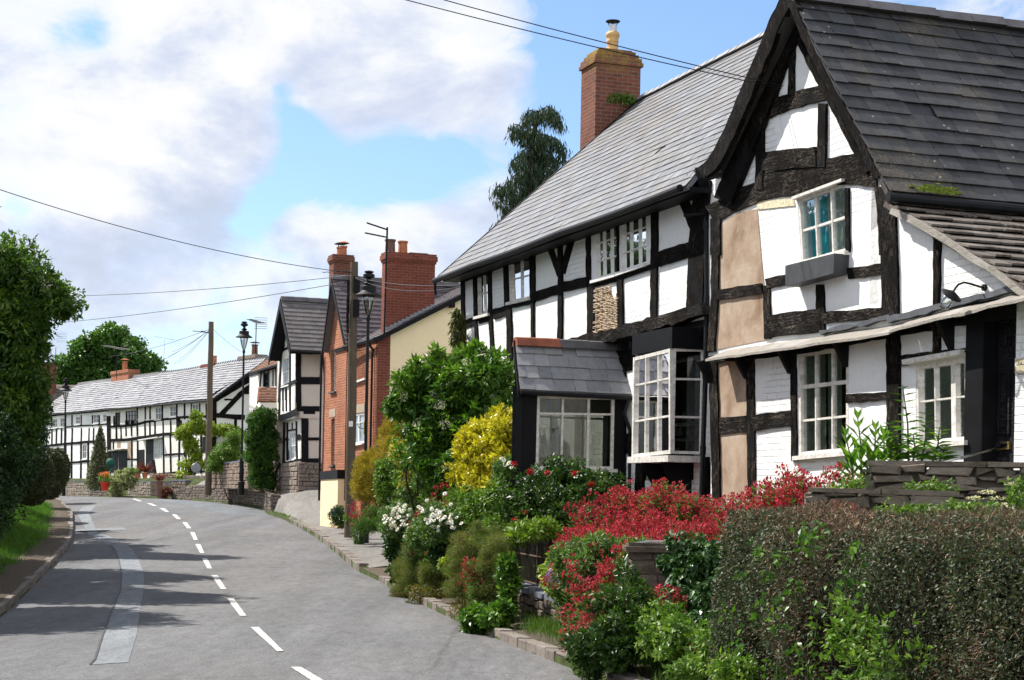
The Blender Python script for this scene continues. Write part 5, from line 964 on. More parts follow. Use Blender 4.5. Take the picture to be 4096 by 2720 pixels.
for i in range(46):
    s = -.4+i*.34; p_ = V(FW.at(s, 9.27+.10*noise.noise((s*.13, 0, 0)), -2.9)); mb.add([p_+V(FW.u[0], FW.u[1], 0)*a+V(0, 0, z)+V(FW.n[0], FW.n[1], 0)*o for a, z, o in ((0, -.12, .2), (.3, -.12, .2), (.3, .05, 0), (0, .0, 0), (.0, .14, .02), (.3, .06, .02))], [(0, 1, 2, 3), (3, 2, 5, 4), (0, 3, 4)])
mb.build('ridge_tiles', MLR, h6); mb = MB(); ridge(mb, FW.at(30.2, 9.3, -2.9), FW.at(15.2, 9.28, -2.9), .16, .1, 40); mb.build('ridge_tiles', MBT, h7)
mb = MB(); mb.tube([FW.at(-.3, 6.78, .38), FW.at(sJ, 6.8, .38)], .05, 6); q = (V(FW.at(-.45, 6.75, .32)), V(FW.at(-.45, 6.87, .32)), V(FW.at(-.45, 9.26, -2.9)), V(FW.at(-.45, 9.05, -2.9))); mb.hexa(q, [x-V(FW.u[0], FW.u[1], 0)*.04 for x in q]); mb.build('gutter', MBLK, h6)
def rch(house, x0, x1, ytop, ybot, conv, off, pots, mat, nm, lab):
    pl = FW.off(off); a = pl.hit(*conv(x1, ybot)); b = pl.hit(*conv(x0, ybot)); zt = pl.hit(*conv((x0+x1)/2, ytop))[1]; 
    return chimney(house, pl, b[0], a[0], 8.6, zt, .7, pots, mat, nm, lab)
rch(h7, 775, 895, 490, 545, cF, -2.6, [(.5, .62, .17, MTERR, MTERR)], MB2, 'chimney', 'squat corbelled brick chimney'); rch(h6, 1405, 1490, 445, 455, cF, -2.8, [(.3, .5, .13, MTERR, None), (.62, .5, .13, MTERR, None)], MB3, 'chimney', 'twin thin clay pots on a low stack'); rch(h6, 1662, 1780, 385, 410, cF, -2.9, [(.62, .62, .18, MDP, MDP)], MRUB, 'chimney', 'wide stone stack with one dark pot')
h8 = thing('distant_cottage', P(*cL(560, 600), 124), 'cottage with brick chimney glimpsed between the hedge and the cottage row', 'cottage')
mb = MB(); c = P(*cL(535, 250), 124); mb.box((c[0]-.4, c[1], 4), 1.3, 1, c[2]-3.2); mb.build('chimney', MB3, h8)
mb = MB(); mb.box((c[0]-1.5, c[1]+1, 2), 7, 4, c[2]-4); mb.build('wall', MCR, h8); mb = MB(); x0, z0 = c[0]-5, c[2]-2; slates(mb, (x0, c[1]-1.2, z0), (x0+7.2, c[1]-1.2, z0), (x0+6.6, c[1]+1, z0+1.3), (x0, c[1]+1, z0+1.3), 6, .4, .02); slates(mb, (x0+7.2, c[1]+3.2, z0), (x0, c[1]+3.2, z0), (x0, c[1]+1, z0+1.3), (x0+6.6, c[1]+1, z0+1.3), 6, .4, .02); mb.build('roof', MSM, h8)
# ---------------- stone walls ----------------
def cap(mb, pts, ztops, w, h=.07, over=.04, r=None, seg=.5):
    for (a, za), (b, zb) in zip(list(zip(pts, ztops))[:-1], list(zip(pts, ztops))[1:]):
        a, b = Vector(a), Vector(b); d = (b-a); L = d.length; d.normalize(); n = Vector((-d.y, d.x)); k = max(1, int(L/seg))
        for i in range(k):
            p, q = a+d*L*i/k, a+d*(L*(i+1)/k-.012); z_a = za+(zb-za)*i/k; z_b = za+(zb-za)*(i+1)/k; j = random.uniform(-.02, .02); hh = h*random.uniform(.7, 1.3); o1, o2 = n*(over+j), -n*(w+over)
            lo = [(*(p+o2), z_a), (*(q+o2), z_b), (*(q+o1), z_b), (*(p+o1), z_a)]; up = [(x, y, z+hh+random.uniform(-.01, .01)) for x, y, z in lo]; mb.hexa(lo, up)
def stonewall(name, label, pts, zb, zt, w=.35, ch=.13, cw=.28, mat=MRUB, capm=None, cat='wall', back=False, jit=.02, group=None, caph=.07):
    """pts: plan points, face is on the left of the direction of travel"""
    mb = MB(); core = MB()
    for i in range(len(pts)-1):
        a, b = Vector(pts[i]), Vector(pts[i+1]); L = (b-a).length; d = (b-a)/L; pl = Plane(a, (d.x, d.y)); f = lambda s, i=i, L=L: zt[i]+(zt[i+1]-zt[i])*s/L+random.uniform(-.02, .02)
        rubble(mb, pl, 0, L, min(zb[i], zb[i+1]), f, 0, ch, cw, jit=jit)
        if back: pb = Plane(b-Vector((-d.y, d.x))*w, (-d.x, -d.y)); rubble(mb, pb, 0, L, min(zb[i], zb[i+1]), lambda s, i=i, L=L: zt[i+1]+(zt[i]-zt[i+1])*s/L, 0, ch, cw*1.4)
        if i in (0, len(pts)-2):
            e = a if i == 0 else b; pe = Plane(e, (-d.y, d.x)) if i else Plane(Vector(e)-Vector((-d.y, d.x))*w, (-d.y, d.x))
            if i == 0: pe = Plane(e-Vector((-d.y, d.x))*w, (-d.y, d.x)); pe.n = (-d.x, -d.y); rubble(mb, pe, 0, w, zb[0], lambda s: zt[0], .0, ch, cw)
            if i == len(pts)-2: pe = Plane(b, (d.y, -d.x)); pe.n = (d.x, d.y); rubble(mb, pe, 0, w, zb[-1], lambda s: zt[-1], .0, ch, cw)
        core.prism(pl, [(0.03, zb[i]), (0.03, zt[i]-.03), (L+.0, zt[i+1]-.03), (L+.0, zb[i+1])], -w+.02, -.05)
    root = thing(name, (pts[0][0], pts[0][1], zb[0]), label, cat, group); mb.build('stonework', mat, root); core.build('wall_core', MMOR, root)
    if capm: m = MB(); cap(m, pts, [z-.005 for z in zt], w, caph); m.build('coping', capm, root)
    return root
def projx(p):
    a = FOC*p[0]/p[1]; b = FOC*(p[2]-EYE)/p[1]; return (CX+CP*a+SP*b, CY-(-SP*a+CP*b))
topc = sorted([cK(*p) for p in [(1090, 245), (1130, 195), (1250, 157), (1380, 150), (1600, 170), (1740, 187), (1880, 225), (1950, 300)]])
pts, zb, zt = [], [], []
for i in range(16):
    Y = 66.3+i*1.32; X = xr(Y)+.05; px = projx((X, Y, zr(Y))); ty = tab(topc, px[0]); pts.append((X, Y)); zb.append(zr(Y)-.1); zt.append(max(zr(Y)+.25, P(px[0], ty, Y)[2]))
print('lowwall', [tuple(round(v, 2) for v in (*p, z)) for p, z in zip(pts, zt)], [projx((p[0], p[1], z)) for p, z in zip(pts[:2], zt)])
MRG = m_stone('brown_grey_rubble', [(.11, .09, .075), (.18, .15, .125), (.24, .2, .17)], lich=(.17, .17, .08), lamt=.35)
for (i0, i1, lb) in ((0, 5, 'low broken rubble wall at the mouth of the sloping driveway'), (5, 15, 'long low rubble wall along the kerb beyond the driveway')): stonewall('stone_wall', lb, pts[i0:i1+1], zb[i0:i1+1], [z-(.0 if i0 == 0 or k else .0) for k, z in enumerate(zt[i0:i1+1])], .35, .12, .26, MRG, back=False)
FG = FW.off(4.2)
def seg(x0, x1, conv, ytop, off, name, label, zb_=1.0, mat=MRUB, capm=None, w=.4, **k):
    pl = FW.off(off); a = pl.hit(*conv(x1, ytop)); b = pl.hit(*conv(x0, ytop)); pa, pb_ = pl.at(a[0], 0), pl.at(b[0], 0)
    return stonewall(name, label, [pa[:2], pb_[:2]], [zb_, zb_], [a[1], b[1]], w, .15, .3, mat, capm, **k)
MGT = m_stone('warm_grey_rubble', [(.20, .16, .13), (.29, .24, .20), (.36, .31, .26)], lamt=.2)
seg(385, 612, cK, 128, 3.2, 'stone_wall', 'rubble retaining wall under the left half of the cottage row', mat=MGT, capm=MCOP, caph=.04); seg(605, 735, cK, 182, 3.6, 'stone_wall', 'short lower wall below the cone shaped bush', mat=MRG, capm=MCOP); seg(868, 1020, cK, 133, 4.6, 'stone_wall', 'square stone bay of wall carrying the flower pots', mat=MGT, capm=MCOP, w=1.1, caph=.05)
seg(1010, 1260, cK, 75, 1.5, 'stone_wall', 'reddish rubble wall under the wisteria', mat=MSTp, w=.4); seg(1145, 1255, cK, 125, 3.0, 'stone_wall', 'stone trough wall beside the wisteria', mat=MRG, w=.5, capm=MCOP); seg(1240, 1420, cK, 85, 2.0, 'stone_wall', 'shaded rubble wall behind the far telegraph pole', mat=MRG, w=.4)
a_, b_ = PD(574, 1060, 71.5), PD(488, 1070, 79); stonewall('stone_wall', 'pinkish rubble garden wall behind the far telegraph pole and middle lamp', [a_[:2], b_[:2]], [1.9, 1.9], [PD(574, 1063, 71.5)[2], PD(488, 1073, 79)[2]], .4, .15, .3, MSTp, MCOP)
a_, b_ = PD(640, 1060, 69), PD(575, 1060, 72); stonewall('stone_wall', 'pinkish rubble wall stub beside the column conifer', [a_[:2], b_[:2]], [1.8, 1.9], [PD(640, 1066, 69)[2], PD(575, 1064, 72)[2]], .4, .15, .3, MSTp)
# ---------------- street furniture ----------------
def lamp(x, ytop, Y, label, H=6.6):
    top = V(*PD(x, ytop, Y)); b = top-V(0, 0, H); root = thing('street_lamp', b, label, 'street lamp', 'black street lamps with wide hoods'); 
    m = MB(); m.lathe(b, [(.13, -.5), (.13, .03), (.095, .05), (.09, .95), (.075, 1.05), (.045, 1.15), (.04, H-1.3), (.06, H-1.28), (.06, H-1.2), (.03, H-1.15)], 14); m.build('column', MBLK, root, smooth=False)
    m = MB(); m.lathe(b, [(.03, H-1.16), (.06, H-1.14), (.10, H-1.02), (.155, H-.78), (.165, H-.64), (.15, H-.62), (.001, H-.62)], 16); m.build('glass_bowl', m_bowl, root, smooth=True)
    m = MB(); m.lathe(b, [(.001, H-.655), (.34, H-.66), (.35, H-.645), (.22, H-.56), (.20, H-.53), (.20, H-.42), (.19, H-.40), (.06, H-.38), (.06, H-.36)], 24); hd = m.build('hood', MBLK, root)
    m = MB(); m.lathe(b, [(.05, H-.39), (.13, H-.33), (.05, H-.27), (.05, H-.22), (.15, H-.17), (.15, H-.10), (.07, H-.07), (.12, H-.05), (.12, H-.02), (.05, H)], 18); m.build('finial', MBLK, root)
    m = MB(); m.tube([b+V(.0, 0, H-1.1), b+V(.0, 0, H-.66)], .018, 6); m.build('lantern_stem', MBLK, root)
    return root
m_bowl = m_glass('lamp_bowl_glass', (.72, .74, .74), .1, .1)
LA = lamp(851, 624, 45, 'street lamp with wide black hood nearest the camera, in front of the brick house'); lamp(563.5, 741, 71, 'street lamp on the raised pavement beside the column conifer'); lamp(152, 872, 92, 'farthest street lamp, by the rounded hedges in front of the cottage row')
lo = wloc(LA); mb = MB(); mb.box((lo.x-.05, lo.y-.05, lo.z+2.35), .012, .09, .34); mb.build('yellow_plate', m_simple('yellow_enamel', (.65, .42, .08), .5, .1), LA); mb = MB(); mb.tube([lo+V(0, 0, 2.48), lo+V(-.18, 0, 2.52), lo+V(-.22, 0, 2.6), lo+V(-.14, 0, 2.62)], .012, 6); mb.build('scroll_bracket', MBLK, LA)
def pole(xt, yt, xb, yb, Y, r, label):
    t_ = V(*PD(xt, yt, Y)); b_ = V(*PD(xb, yb, Y)); b_.z -= .5; root = thing('telegraph_pole', b_, label, 'telegraph pole', 'wooden telegraph poles'); m = MB(); n = 8; m.tube([b_.lerp(t_, i/n)+V(.01*math.sin(i*2), 0, 0) for i in range(n+1)], [r*1.25-(r*.35)*i/n for i in range(n+1)], 12); m.build('pole', MWOOD, root); return root, t_, b_
pa, ta, ba = pole(817, 604, 806, 1197, 47, .115, 'near telegraph pole rising beside the nearest street lamp'); pbb, tb, bb_ = pole(487, 742, 480, 1117, 78, .125, 'far telegraph pole standing at the end of the pinkish garden wall')
mb = MB()
for i, (dz, s) in enumerate(((-.75, 1), (-1.35, 1))): mb.box((ta.x+.08, ta.y-.13, ta.z+dz-.15), .16, .1, .42)
bx1 = mb; m1 = MB(); m1.box((ta.x+.09, ta.y-.15, ta.z-.85), .17, .12, .44); m1.build('junction_box', MPAINT, pa); m1 = MB(); m1.box((ta.x+.09, ta.y-.15, ta.z-1.5), .17, .12, .46); m1.build('junction_box', MPAINT, pa)
m1 = MB()
for k in range(5): m1.tube([ta+V(-.14-.03*math.sin(k+j), -.05-.02*k, -.5-j*.16) for j in range(10)], .015, 5)
m1.tube([ta+V(-.13, -.08, -.3), ta+V(-.135, -.1, -2), ba+V(-.14, -.1, 1)], .012, 5); m1.build('cable', MPAINT, pa)
for k, z in enumerate((-2.1, -2.4, -1.6)): m1 = MB(); m1.tube([ta+V(-.22, -.02, z), ta+V(.24, -.02, z+.01)], .011, 5); m1.build('step_iron', MBLK, pa)
m1 = MB(); m1.box((ba.x+.0, ba.y-.155, ba.z+3.0), .11, .01, .15); m1.build('number_plate', MWH, pa)
m1 = MB(); m1.tube([tb+V(-.45, 0, -.42), tb+V(-.1, 0, -.5)], .02, 5); m1.build('step_iron', MBLK, pbb)
def wire(label, a, b, sag, r=.009, n=24, name='overhead_wire', group=None):
    a, b = V(*a), V(*b); m = MB(); m.tube([a.lerp(b, i/n)-V(0, 0, sag*4*(i/n)*(1-i/n)) for i in range(n+1)], r, 4); o = m.build(name, MBLK); tag(o, label, 'wire', group or 'overhead wires'); return o
ga = P(*cA(850, 625), 21.6); x1 = PD(1013, -2, 22.2); x2 = PD(1078, -2, 21.9)
def ext(a, b, k): a, b = V(*a), V(*b); return tuple(a+(b-a)*k)
wire('lower of two wires crossing the chimney to the gabled house', ga, ext(ga, x1, 1.9), .12, .0065); wire('upper of two wires crossing the chimney to the gabled house', P(*cA(850, 615), 21.6), ext(ga, x2, 1.9), .10, .0065)
wire('wire sagging from the near telegraph pole across the sky to the left edge', ta+V(0, 0, -.3), PD(-260, 345, 33), .35, .009); wire('wire from the near pole to the top of the left tree', ta+V(0, 0, -.35), PD(120, 683, 62), .12, .010); wire('lowest wire from the near pole running left behind the tree', ta+V(0, 0, -.5), PD(80, 748, 70), .15, .010)
wire('pale wire from the near pole to the corner of the long timber house', ta+V(0, 0, -.4), PD(1062, 657, 34.6), .1, .009); wire('second pale wire below it to the corner of the long timber house', ta+V(0, 0, -.42), PD(1058, 662, 34.6), .2, .008)
for i, (x, y) in enumerate(((395, 812), (388, 822), (400, 840), (412, 838), (372, 832))): wire(('topmost', 'second', 'third', 'fourth', 'lowest')[i]+' thin wire fanning from the far pole to the cottage row roof', tb+V(0, 0, -.3), PD(x, y, 96), .1, .009)
wire('thin wire from the far pole down to the row chimney', tb+V(0, 0, -.25), PD(556, 812, 94), .05, .009); wire('wire from the far pole running left behind the distant tree', tb+V(0, 0, -.3), PD(250, 822, 118), .2, .011)
def aerial(label, base, top, boom, elems, el=.5, r=.018, loop=False, mat=MBLK, vert=False):
    base, top = V(*base), V(*top); root = thing('tv_aerial', base, label, 'aerial', 'television aerials on roofs and poles'); m = MB(); m.tube([base, top], r, 6); m.build('mast', mat, root); a, b = V(*boom[0]), V(*boom[1]); m = MB(); m.tube([a, b], r*.8, 5); d = (b-a).normalized(); s = d.cross(V(0, 0, 1)).normalized() if not vert else V(0, 0, 1)
    for i in range(elems): p = a.lerp(b, i/(elems-1)); k = el*(.7+.3*i/(elems-1)); m.tube([p-s*k, p+s*k], r*.45, 4)
    if loop:
        for j in range(6): p = b+V(0, 0, -.3+j*.12); m.tube([p-V(.35, 0, 0), p+V(.35, .1, 0)], r*.4, 4)
    m.build('aerial_array', mat, root); return root
aerial('tall twin array aerial strapped to the broad brick chimney', PD(886, 775, 49.5), PD(893, 524, 49.5), (PD(846, 514, 49.5), PD(891, 529, 49.5)), 9, .06, .03); m = MB(); m.tube([PD(842, 537, 49.5), PD(891, 547, 49.5)], .022, 5); 
for i in range(8): p = V(*PD(842+i*6, 537+i*1.2, 49.5)); m.tube([p-V(0, .06, .03), p+V(0, .06, .03)], .01, 4)
ar2 = m.build('tv_aerial', MBLK); tag(ar2, 'lower boom aerial on the same mast as the twin array', 'aerial', 'television aerials on roofs and poles')
aerial('small branching aerial on a long boom left of the near pole', PD(817, 622, 47.3), PD(817, 620, 47.3), (PD(745, 628, 47.5), PD(812, 624, 47.3)), 7, .12, .012); aerial('loop backed aerial above the right end of the cottage row', PD(589, 815, 96), PD(591, 745, 96), (PD(576, 736, 95), PD(601, 745, 97)), 8, .3, .028, True); aerial('pale aerial above the middle of the cottage row', PD(377, 850, 98), PD(379, 785, 98), (PD(357, 776, 98), PD(402, 784, 98)), 7, .22, .012, True, m_simple('dull_aluminium', (.35, .35, .36), .5))
aerial('dark aerial over the squat brick chimney', PD(269, 873, 108), PD(269, 808, 108), (PD(243, 797, 107), PD(292, 806, 109)), 12, .4, .022, True); aerial('tall aerial mast beside the left tree', PD(126, 880, 118), PD(129, 800, 118), (PD(125, 770, 118), PD(142, 778, 118)), 6, .3, .02, True); aerial('comb aerial fixed to the far telegraph pole', tb+V(-.1, 0, -.5), tb+V(-.1, 0, -.3), (PD(445, 763, 78), PD(480, 767, 78)), 9, .2, .02)
# ---------------- plants ----------------
def lf(name, stops, **k): return m_leaf(name, stops, **k)
LG = lf('elder_leaf', [(0, (.028, .075, .008)), (.5, (.055, .14, .013)), (1, (.16, .28, .03))], rough=.38); LGd = lf('dark_leaf', [(0, (.015, .038, .007)), (.6, (.035, .08, .013)), (1, (.085, .15, .022))], rough=.4)
LY = lf('golden_leaf', [(0, (.20, .20, .012)), (.5, (.55, .47, .02)), (1, (.72, .64, .06))], rough=.35, trans=.3); LGC = lf('golden_conifer_needle', [(0, (.16, .13, .015)), (.5, (.34, .26, .025)), (1, (.52, .38, .035))], rough=.6, trans=.25)
LV = lf('light_green_leaf', [(0, (.05, .11, .012)), (.6, (.11, .21, .025)), (1, (.26, .36, .055))]); LH = lf('clipped_hedge_leaf', [(0, (.020, .030, .014)), (.5, (.055, .075, .036)), (.85, (.12, .145, .08)), (1, (.17, .16, .08))], rough=.52, trans=.2)
LTW = lf('dry_twig', [(0, (.06, .032, .018)), (.6, (.14, .08, .045)), (1, (.30, .20, .12))], rough=.8, trans=.0); LRED = lf('valerian_flower', [(0, (.22, .012, .024)), (.5, (.43, .032, .058)), (1, (.62, .13, .17))], rough=.85, trans=.25, spec=.05); LPK = lf('pink_flower', [(0, (.4, .04, .2)), (1, (.6, .12, .3))], rough=.7)
LBG = lf('grey_green_leaf', [(0, (.045, .10, .018)), (.6, (.095, .18, .04)), (1, (.20, .29, .08))]); LWF = lf('white_petal', [(0, (.72, .72, .66)), (1, (.82, .82, .78))], rough=.7, trans=.2); LYC = lf('yellow_centre', [(0, (.5, .33, .02)), (1, (.6, .4, .03))], rough=.8, trans=0)
LFN = lf('fennel_frond', [(0, (.08, .12, .022)), (.55, (.14, .19, .035)), (.8, (.17, .14, .05)), (1, (.26, .18, .07))], rough=.7); LGR = lf('grass_blade', [(0, (.035, .085, .010)), (.6, (.075, .16, .018)), (1, (.16, .22, .04))], rough=.5); LGRd = lf('rank_grass', [(0, (.04, .11, .010)), (1, (.12, .26, .02))], rough=.5)
LIV = lf('ivy_leaf', [(0, (.014, .045, .010)), (.6, (.028, .08, .016)), (1, (.10, .17, .04))], rough=.36, trans=.2); LCY = lf('cypress_spray', [(0, (.012, .030, .012)), (.7, (.030, .055, .020)), (.92, (.05, .07, .025)), (1, (.16, .09, .04))], rough=.6, trans=.15)
LSY = lf('sycamore_leaf', [(0, (.030, .085, .014)), (.6, (.06, .14, .022)), (1, (.13, .24, .04))], rough=.45); LPU = lf('purple_bell', [(0, (.16, .08, .42)), (1, (.26, .14, .55))], rough=.6); LCR = lf('cream_floret', [(0, (.55, .52, .34)), (1, (.72, .68, .5))], rough=.8, trans=.2); LRO = lf('rose_petal', [(0, (.30, .006, .012)), (1, (.5, .02, .02))], rough=.5); LCO = lf('cordyline_leaf', [(0, (.10, .02, .02)), (1, (.24, .07, .06))], rough=.5); LOR = lf('orange_petal', [(0, (.65, .09, .02)), (1, (.75, .2, .03))], rough=.6)
LPV = lf('variegated_leaf', [(0, (.05, .10, .02)), (.45, (.10, .16, .04)), (.55, (.42, .40, .2)), (1, (.55, .52, .32))]); LYG = lf('wisteria_leaf', [(0, (.10, .17, .012)), (.6, (.24, .32, .025)), (1, (.38, .42, .05))], trans=.35); LSH = lf('deep_green_leaf', [(0, (.012, .035, .006)), (.7, (.022, .06, .010)), (1, (.05, .11, .02))], rough=.4, trans=.25)  # LSH: deep green for the hedge bank and roadside trees
MSTEM = m_simple('green_stem', (.05, .09, .025), .7, .3, 8)
def norm(a): return a/np.maximum(np.linalg.norm(a, axis=1), 1e-9)[:, None]
def leaves(name, mat, C, A, N, L, asp=.45, parent=None, fold=.12, rnd=None, widest=.42):
    n = len(C); A = norm(A); S_ = norm(np.cross(A, N)); Nn = np.cross(S_, A); L = np.broadcast_to(np.asarray(L, float), (n,)); w = (L*asp/2)[:, None]
    v = np.empty((n, 4, 3)); v[:, 0] = C; v[:, 1] = C+A*(L*widest)[:, None]+S_*w+Nn*w*fold*2; v[:, 2] = C+A*L[:, None]; v[:, 3] = C+A*(L*widest)[:, None]-S_*w+Nn*w*fold*2
    i = np.arange(n)*4; f = np.stack([i, i+1, i+2, i, i+2, i+3], 1).reshape(-1, 3); r = RNG.random(n) if rnd is None else rnd
    return finish(name, v.reshape(-1, 3), f, mat, parent, np.repeat(r, 2))
def rdir(n):
    a = RNG.normal(size=(n, 3)); return norm(a)
class Pts:
    def __init__(S): S.C = []; S.A = []; S.N = []; S.L = []; S.R = []
    def add(S, C, A, N, L, R=None):
        S.C.append(C); S.A.append(A); S.N.append(N); S.L.append(np.broadcast_to(L, (len(C),))); S.R.append(RNG.random(len(C)) if R is None else R)
    def build(S, name, mat, parent, asp=.45, fold=.12, **k): return leaves(name, mat, np.concatenate(S.C), np.concatenate(S.A), np.concatenate(S.N), np.concatenate(S.L), asp, parent, fold, np.clip(np.concatenate(S.R), 0, 1), **k)
def lump_leaves(P_, c, r, n, leaf, out=.6, droop=-.3, rand=.7, shell=.35, clus=1, tone=0, sphere=None, lv=.35):
    """leaves through one clump of foliage"""
    m = max(1, n//clus); d = rdir(m); rr = 1-shell*RNG.random(m)**1.3; c = np.asarray(c); r = np.asarray(r)
    p = c+d*r*rr[:, None]; tn = RNG.normal(.0, .22, m)+.5+tone
    for k in range(clus):
        a = d*out+RNG.normal(size=(m, 3))*rand; a[:, 2] += droop; nn = d*.8+RNG.normal(size=(m, 3))*.5; nn[:, 2] += .6
        P_.add(p+RNG.normal(size=(m, 3))*leaf*(.25 if clus > 1 else .1), a, nn, leaf*RNG.uniform(1-lv, 1+lv, m), tn+RNG.normal(0, .1, m))
def shrub_pts(P_, blobs, lump, nl, per, leaf, flat=0, **k):
    """blobs: list of (centre, radii, weight): foliage gathers in many small clumps over each"""
    W_ = sum(b[2] for b in blobs)
    for c, r, w in blobs:
        q = max(3, int(nl*w/W_)); d = rdir(q); c = np.array(c); r = np.array(r)
        for i in range(q):
            f = random.uniform(.45, .95) if random.random() < .35 else random.uniform(.78, 1.08); pc = c+d[i]*r*f; lr = lump*random.uniform(.55, 1.35)
            lump_leaves(P_, pc, (lr, lr, lr*.8), int(per*random.uniform(.6, 1.3)), leaf, tone=random.gauss(0, .14), **k)
        lump_leaves(P_, c, r*.8, int(per*q*.15), leaf*1.5, shell=.8, **{a: b for a, b in k.items() if a != 'shell'})
def stems(name, root, base, tips, r=.02, mat=None):
    mb = MB(); b = V(base)
    for t in tips: t = V(t); m = b.lerp(t, .5)+V(random.uniform(-.1, .1), random.uniform(-.1, .1), .05)*(t-b).length; mb.tube([b+V(random.uniform(-r, r)*2, random.uniform(-r, r)*2, 0), b.lerp(m, .5), m, t], r, 6, r*.3)
    return mb.build(name, mat or MBARK, root)
def shrub(name, label, cat, blobs, lump, nl, per, leaf, mat, asp=.45, group=None, fold=.12, st=5, sr=.02, base=None, **k):
    bs = [(PD(*b[0]) if len(b[0]) == 3 and b[0][0] > 20 else b[0], b[1], b[2]) for b in blobs]; c0 = bs[0][0]
    base = base or (c0[0], c0[1], zground(c0[0], c0[1])-.05); root = thing(name, base, label, cat, group); P_ = Pts(); shrub_pts(P_, bs, lump, nl, per, leaf, **k); P_.build('foliage', mat, root, asp, fold)
    if st: stems('stem', root, base, [tuple(np.array(bs[i % len(bs)][0])+rdir(1)[0]*np.array(bs[i % len(bs)][1])*.75) for i in range(st)], sr)
    return root
def umbels(root, blobs, n, r, mat, name='flower_head', k=26, face=(-.3, -.7, .6)):
    bs = [(PD(*b[0]) if b[0][0] > 20 else b[0], b[1], b[2]) for b in blobs]
    for i in range(n):
        P_ = Pts()
        c, rr, _ = random.choice(bs); d = rdir(1)[0]*.6+np.array(face); d /= np.linalg.norm(d); p = np.array(c)+d*np.array(rr)*1.05; t = norm(np.cross(RNG.normal(size=(k, 3)), d[None, :])); q = p+t*(r*np.sqrt(RNG.random(k)))[:, None]+d*.02
        P_.add(q, t, np.repeat(d[None, :], k, 0), r*.3); P_.build(name, mat, root, .9, 0)
# elder beside the porch
eb_ = [((1012, 930, 30.5), (.80, .75, .75), 2), ((1085, 885, 30), (.60, .65, .46), 1.5), ((1120, 950, 29.6), (.40, .65, .95), 1.7), ((1015, 1030, 30.2), (.65, .7, .65), 1.5), ((1045, 990, 30), (.85, .7, 1.0), 1.5), ((1085, 1090, 29.5), (.55, .6, .6), 1), ((957, 905, 30.6), (.30, .4, .36), .6)]
e_ = shrub('elder_bush', 'large glossy green elder bush with cream flower heads left of the porch', 'bush', eb_, .22, 190, 190, .125, LG, .40, st=7, sr=.03, clus=5, droop=-.35, out=.7)
P_ = Pts()
for x, y in ((955, 838), (1000, 815), (1100, 800), (1060, 822), (925, 870), (1140, 822), (1010, 822), (1085, 812), (1165, 850)):
    c = np.array(PD(x, y+16, 30)); 
    for j in range(5): lump_leaves(P_, c+np.array((random.gauss(0, .05), 0, -.12+j*.07)), (.09-.008*j,)*3, 34, .13, out=.4, droop=.35, clus=1, tone=.35)
P_.build('shoot_tips', LG, e_, .36)
umbels(e_, eb_, 12, .085, LCR, k=44)
# golden mexican-orange style bush
y_ = [((1160, 1030, 27.3), (.22, .3, .42), 1.0), ((1175, 1085, 27.0), (.18, .3, .3), .6), ((1125, 1015, 27.9), (.38, .4, .42), 1.4), ((1095, 1070, 27.6), (.36, .4, .48), 1.4), ((1150, 985, 28), (.24, .3, .24), .6), ((1140, 1100, 27.2), (.42, .4, .35), 1.0), ((1075, 1040, 27.7), (.2, .25, .28), .4)]
shrub('golden_bush', 'bright golden yellow leaved bush hard against the porch', 'bush', y_, .13, 120, 110, .085, LY, .46, st=6, clus=5, droop=.15, out=.8, rand=.65)
shrub('golden_bush', 'paler yellow flowering bush between the golden conifer and the elder', 'bush', [((950, 1075, 34), (.30, .35, .50), 1), ((930, 1040, 34.3), (.22, .3, .22), .5)], .13, 60, 120, .06, lf('lemon_leaf', [(0, (.12, .16, .03)), (.5, (.35, .34, .06)), (1, (.6, .52, .10))]), .5, droop=.1)
g_ = [((915, 1040, 39.6), (.46, .5, .80), 2), ((865, 1095, 40.2), (.42, .5, .62), 1.6), ((930, 1010, 39.8), (.22, .4, .42), .8), ((838, 1110, 40.3), (.22, .4, .5), .8)]
shrub('golden_conifer', 'mustard gold feathery conifer behind the nearest street lamp', 'conifer', g_, .12, 240, 260, .085, LGC, .10, st=4, droop=.55, out=.9, rand=.35, shell=.5)
shrub('mixed_green_bush', 'light green bush flecked with yellow in front of the golden conifer', 'bush', [((905, 1110, 37), (.34, .4, .50), 2), ((940, 1120, 36.5), (.3, .4, .4), 1), ((890, 1085, 37), (.2, .3, .25), .6)], .13, 110, 170, .055, LV, .45, st=5, droop=.0)
shrub('low_conifer', 'low bright green shrub wrapped round the foot of the nearest street lamp', 'shrub', [((858, 1185, 43.6), (.26, .3, .20), 1), ((843, 1212, 43.4), (.24, .3, .2), 1), ((868, 1205, 43.2), (.2, .3, .2), .6)], .08, 80, 130, .05, lf('fresh_conifer', [(0, (.03, .08, .01)), (1, (.10, .19, .02))]), .15, st=0, droop=.4, out=.9, rand=.4)
shrub('leafy_bush', 'dark leafy patch below the light green bush', 'bush', [((925, 1160, 37), (.42, .4, .30), 1), ((975, 1140, 34), (.40, .4, .40), 1), ((990, 1110, 33), (.28, .3, .25), .6)], .13, 90, 150, .06, LBG, .4, st=0, droop=.1)
pp0 = shrub('bedding_plant', 'bedding plant with violet flowers by the yellow wall corner', 'plant', [((782, 1190, 50), (.26, .3, .28), 1)], .09, 40, 90, .05, LGd, .5, st=0); umbels(pp0, [((782, 1188, 50), (.26, .3, .28), 1)], 12, .035, LPU, k=14)
shrub('leafy_weed', 'bright leafy weed at the foot of the near telegraph pole', 'plant', [((808, 1195, 47), (.14, .2, .18), 1)], .07, 20, 80, .05, LV, .4, st=0)
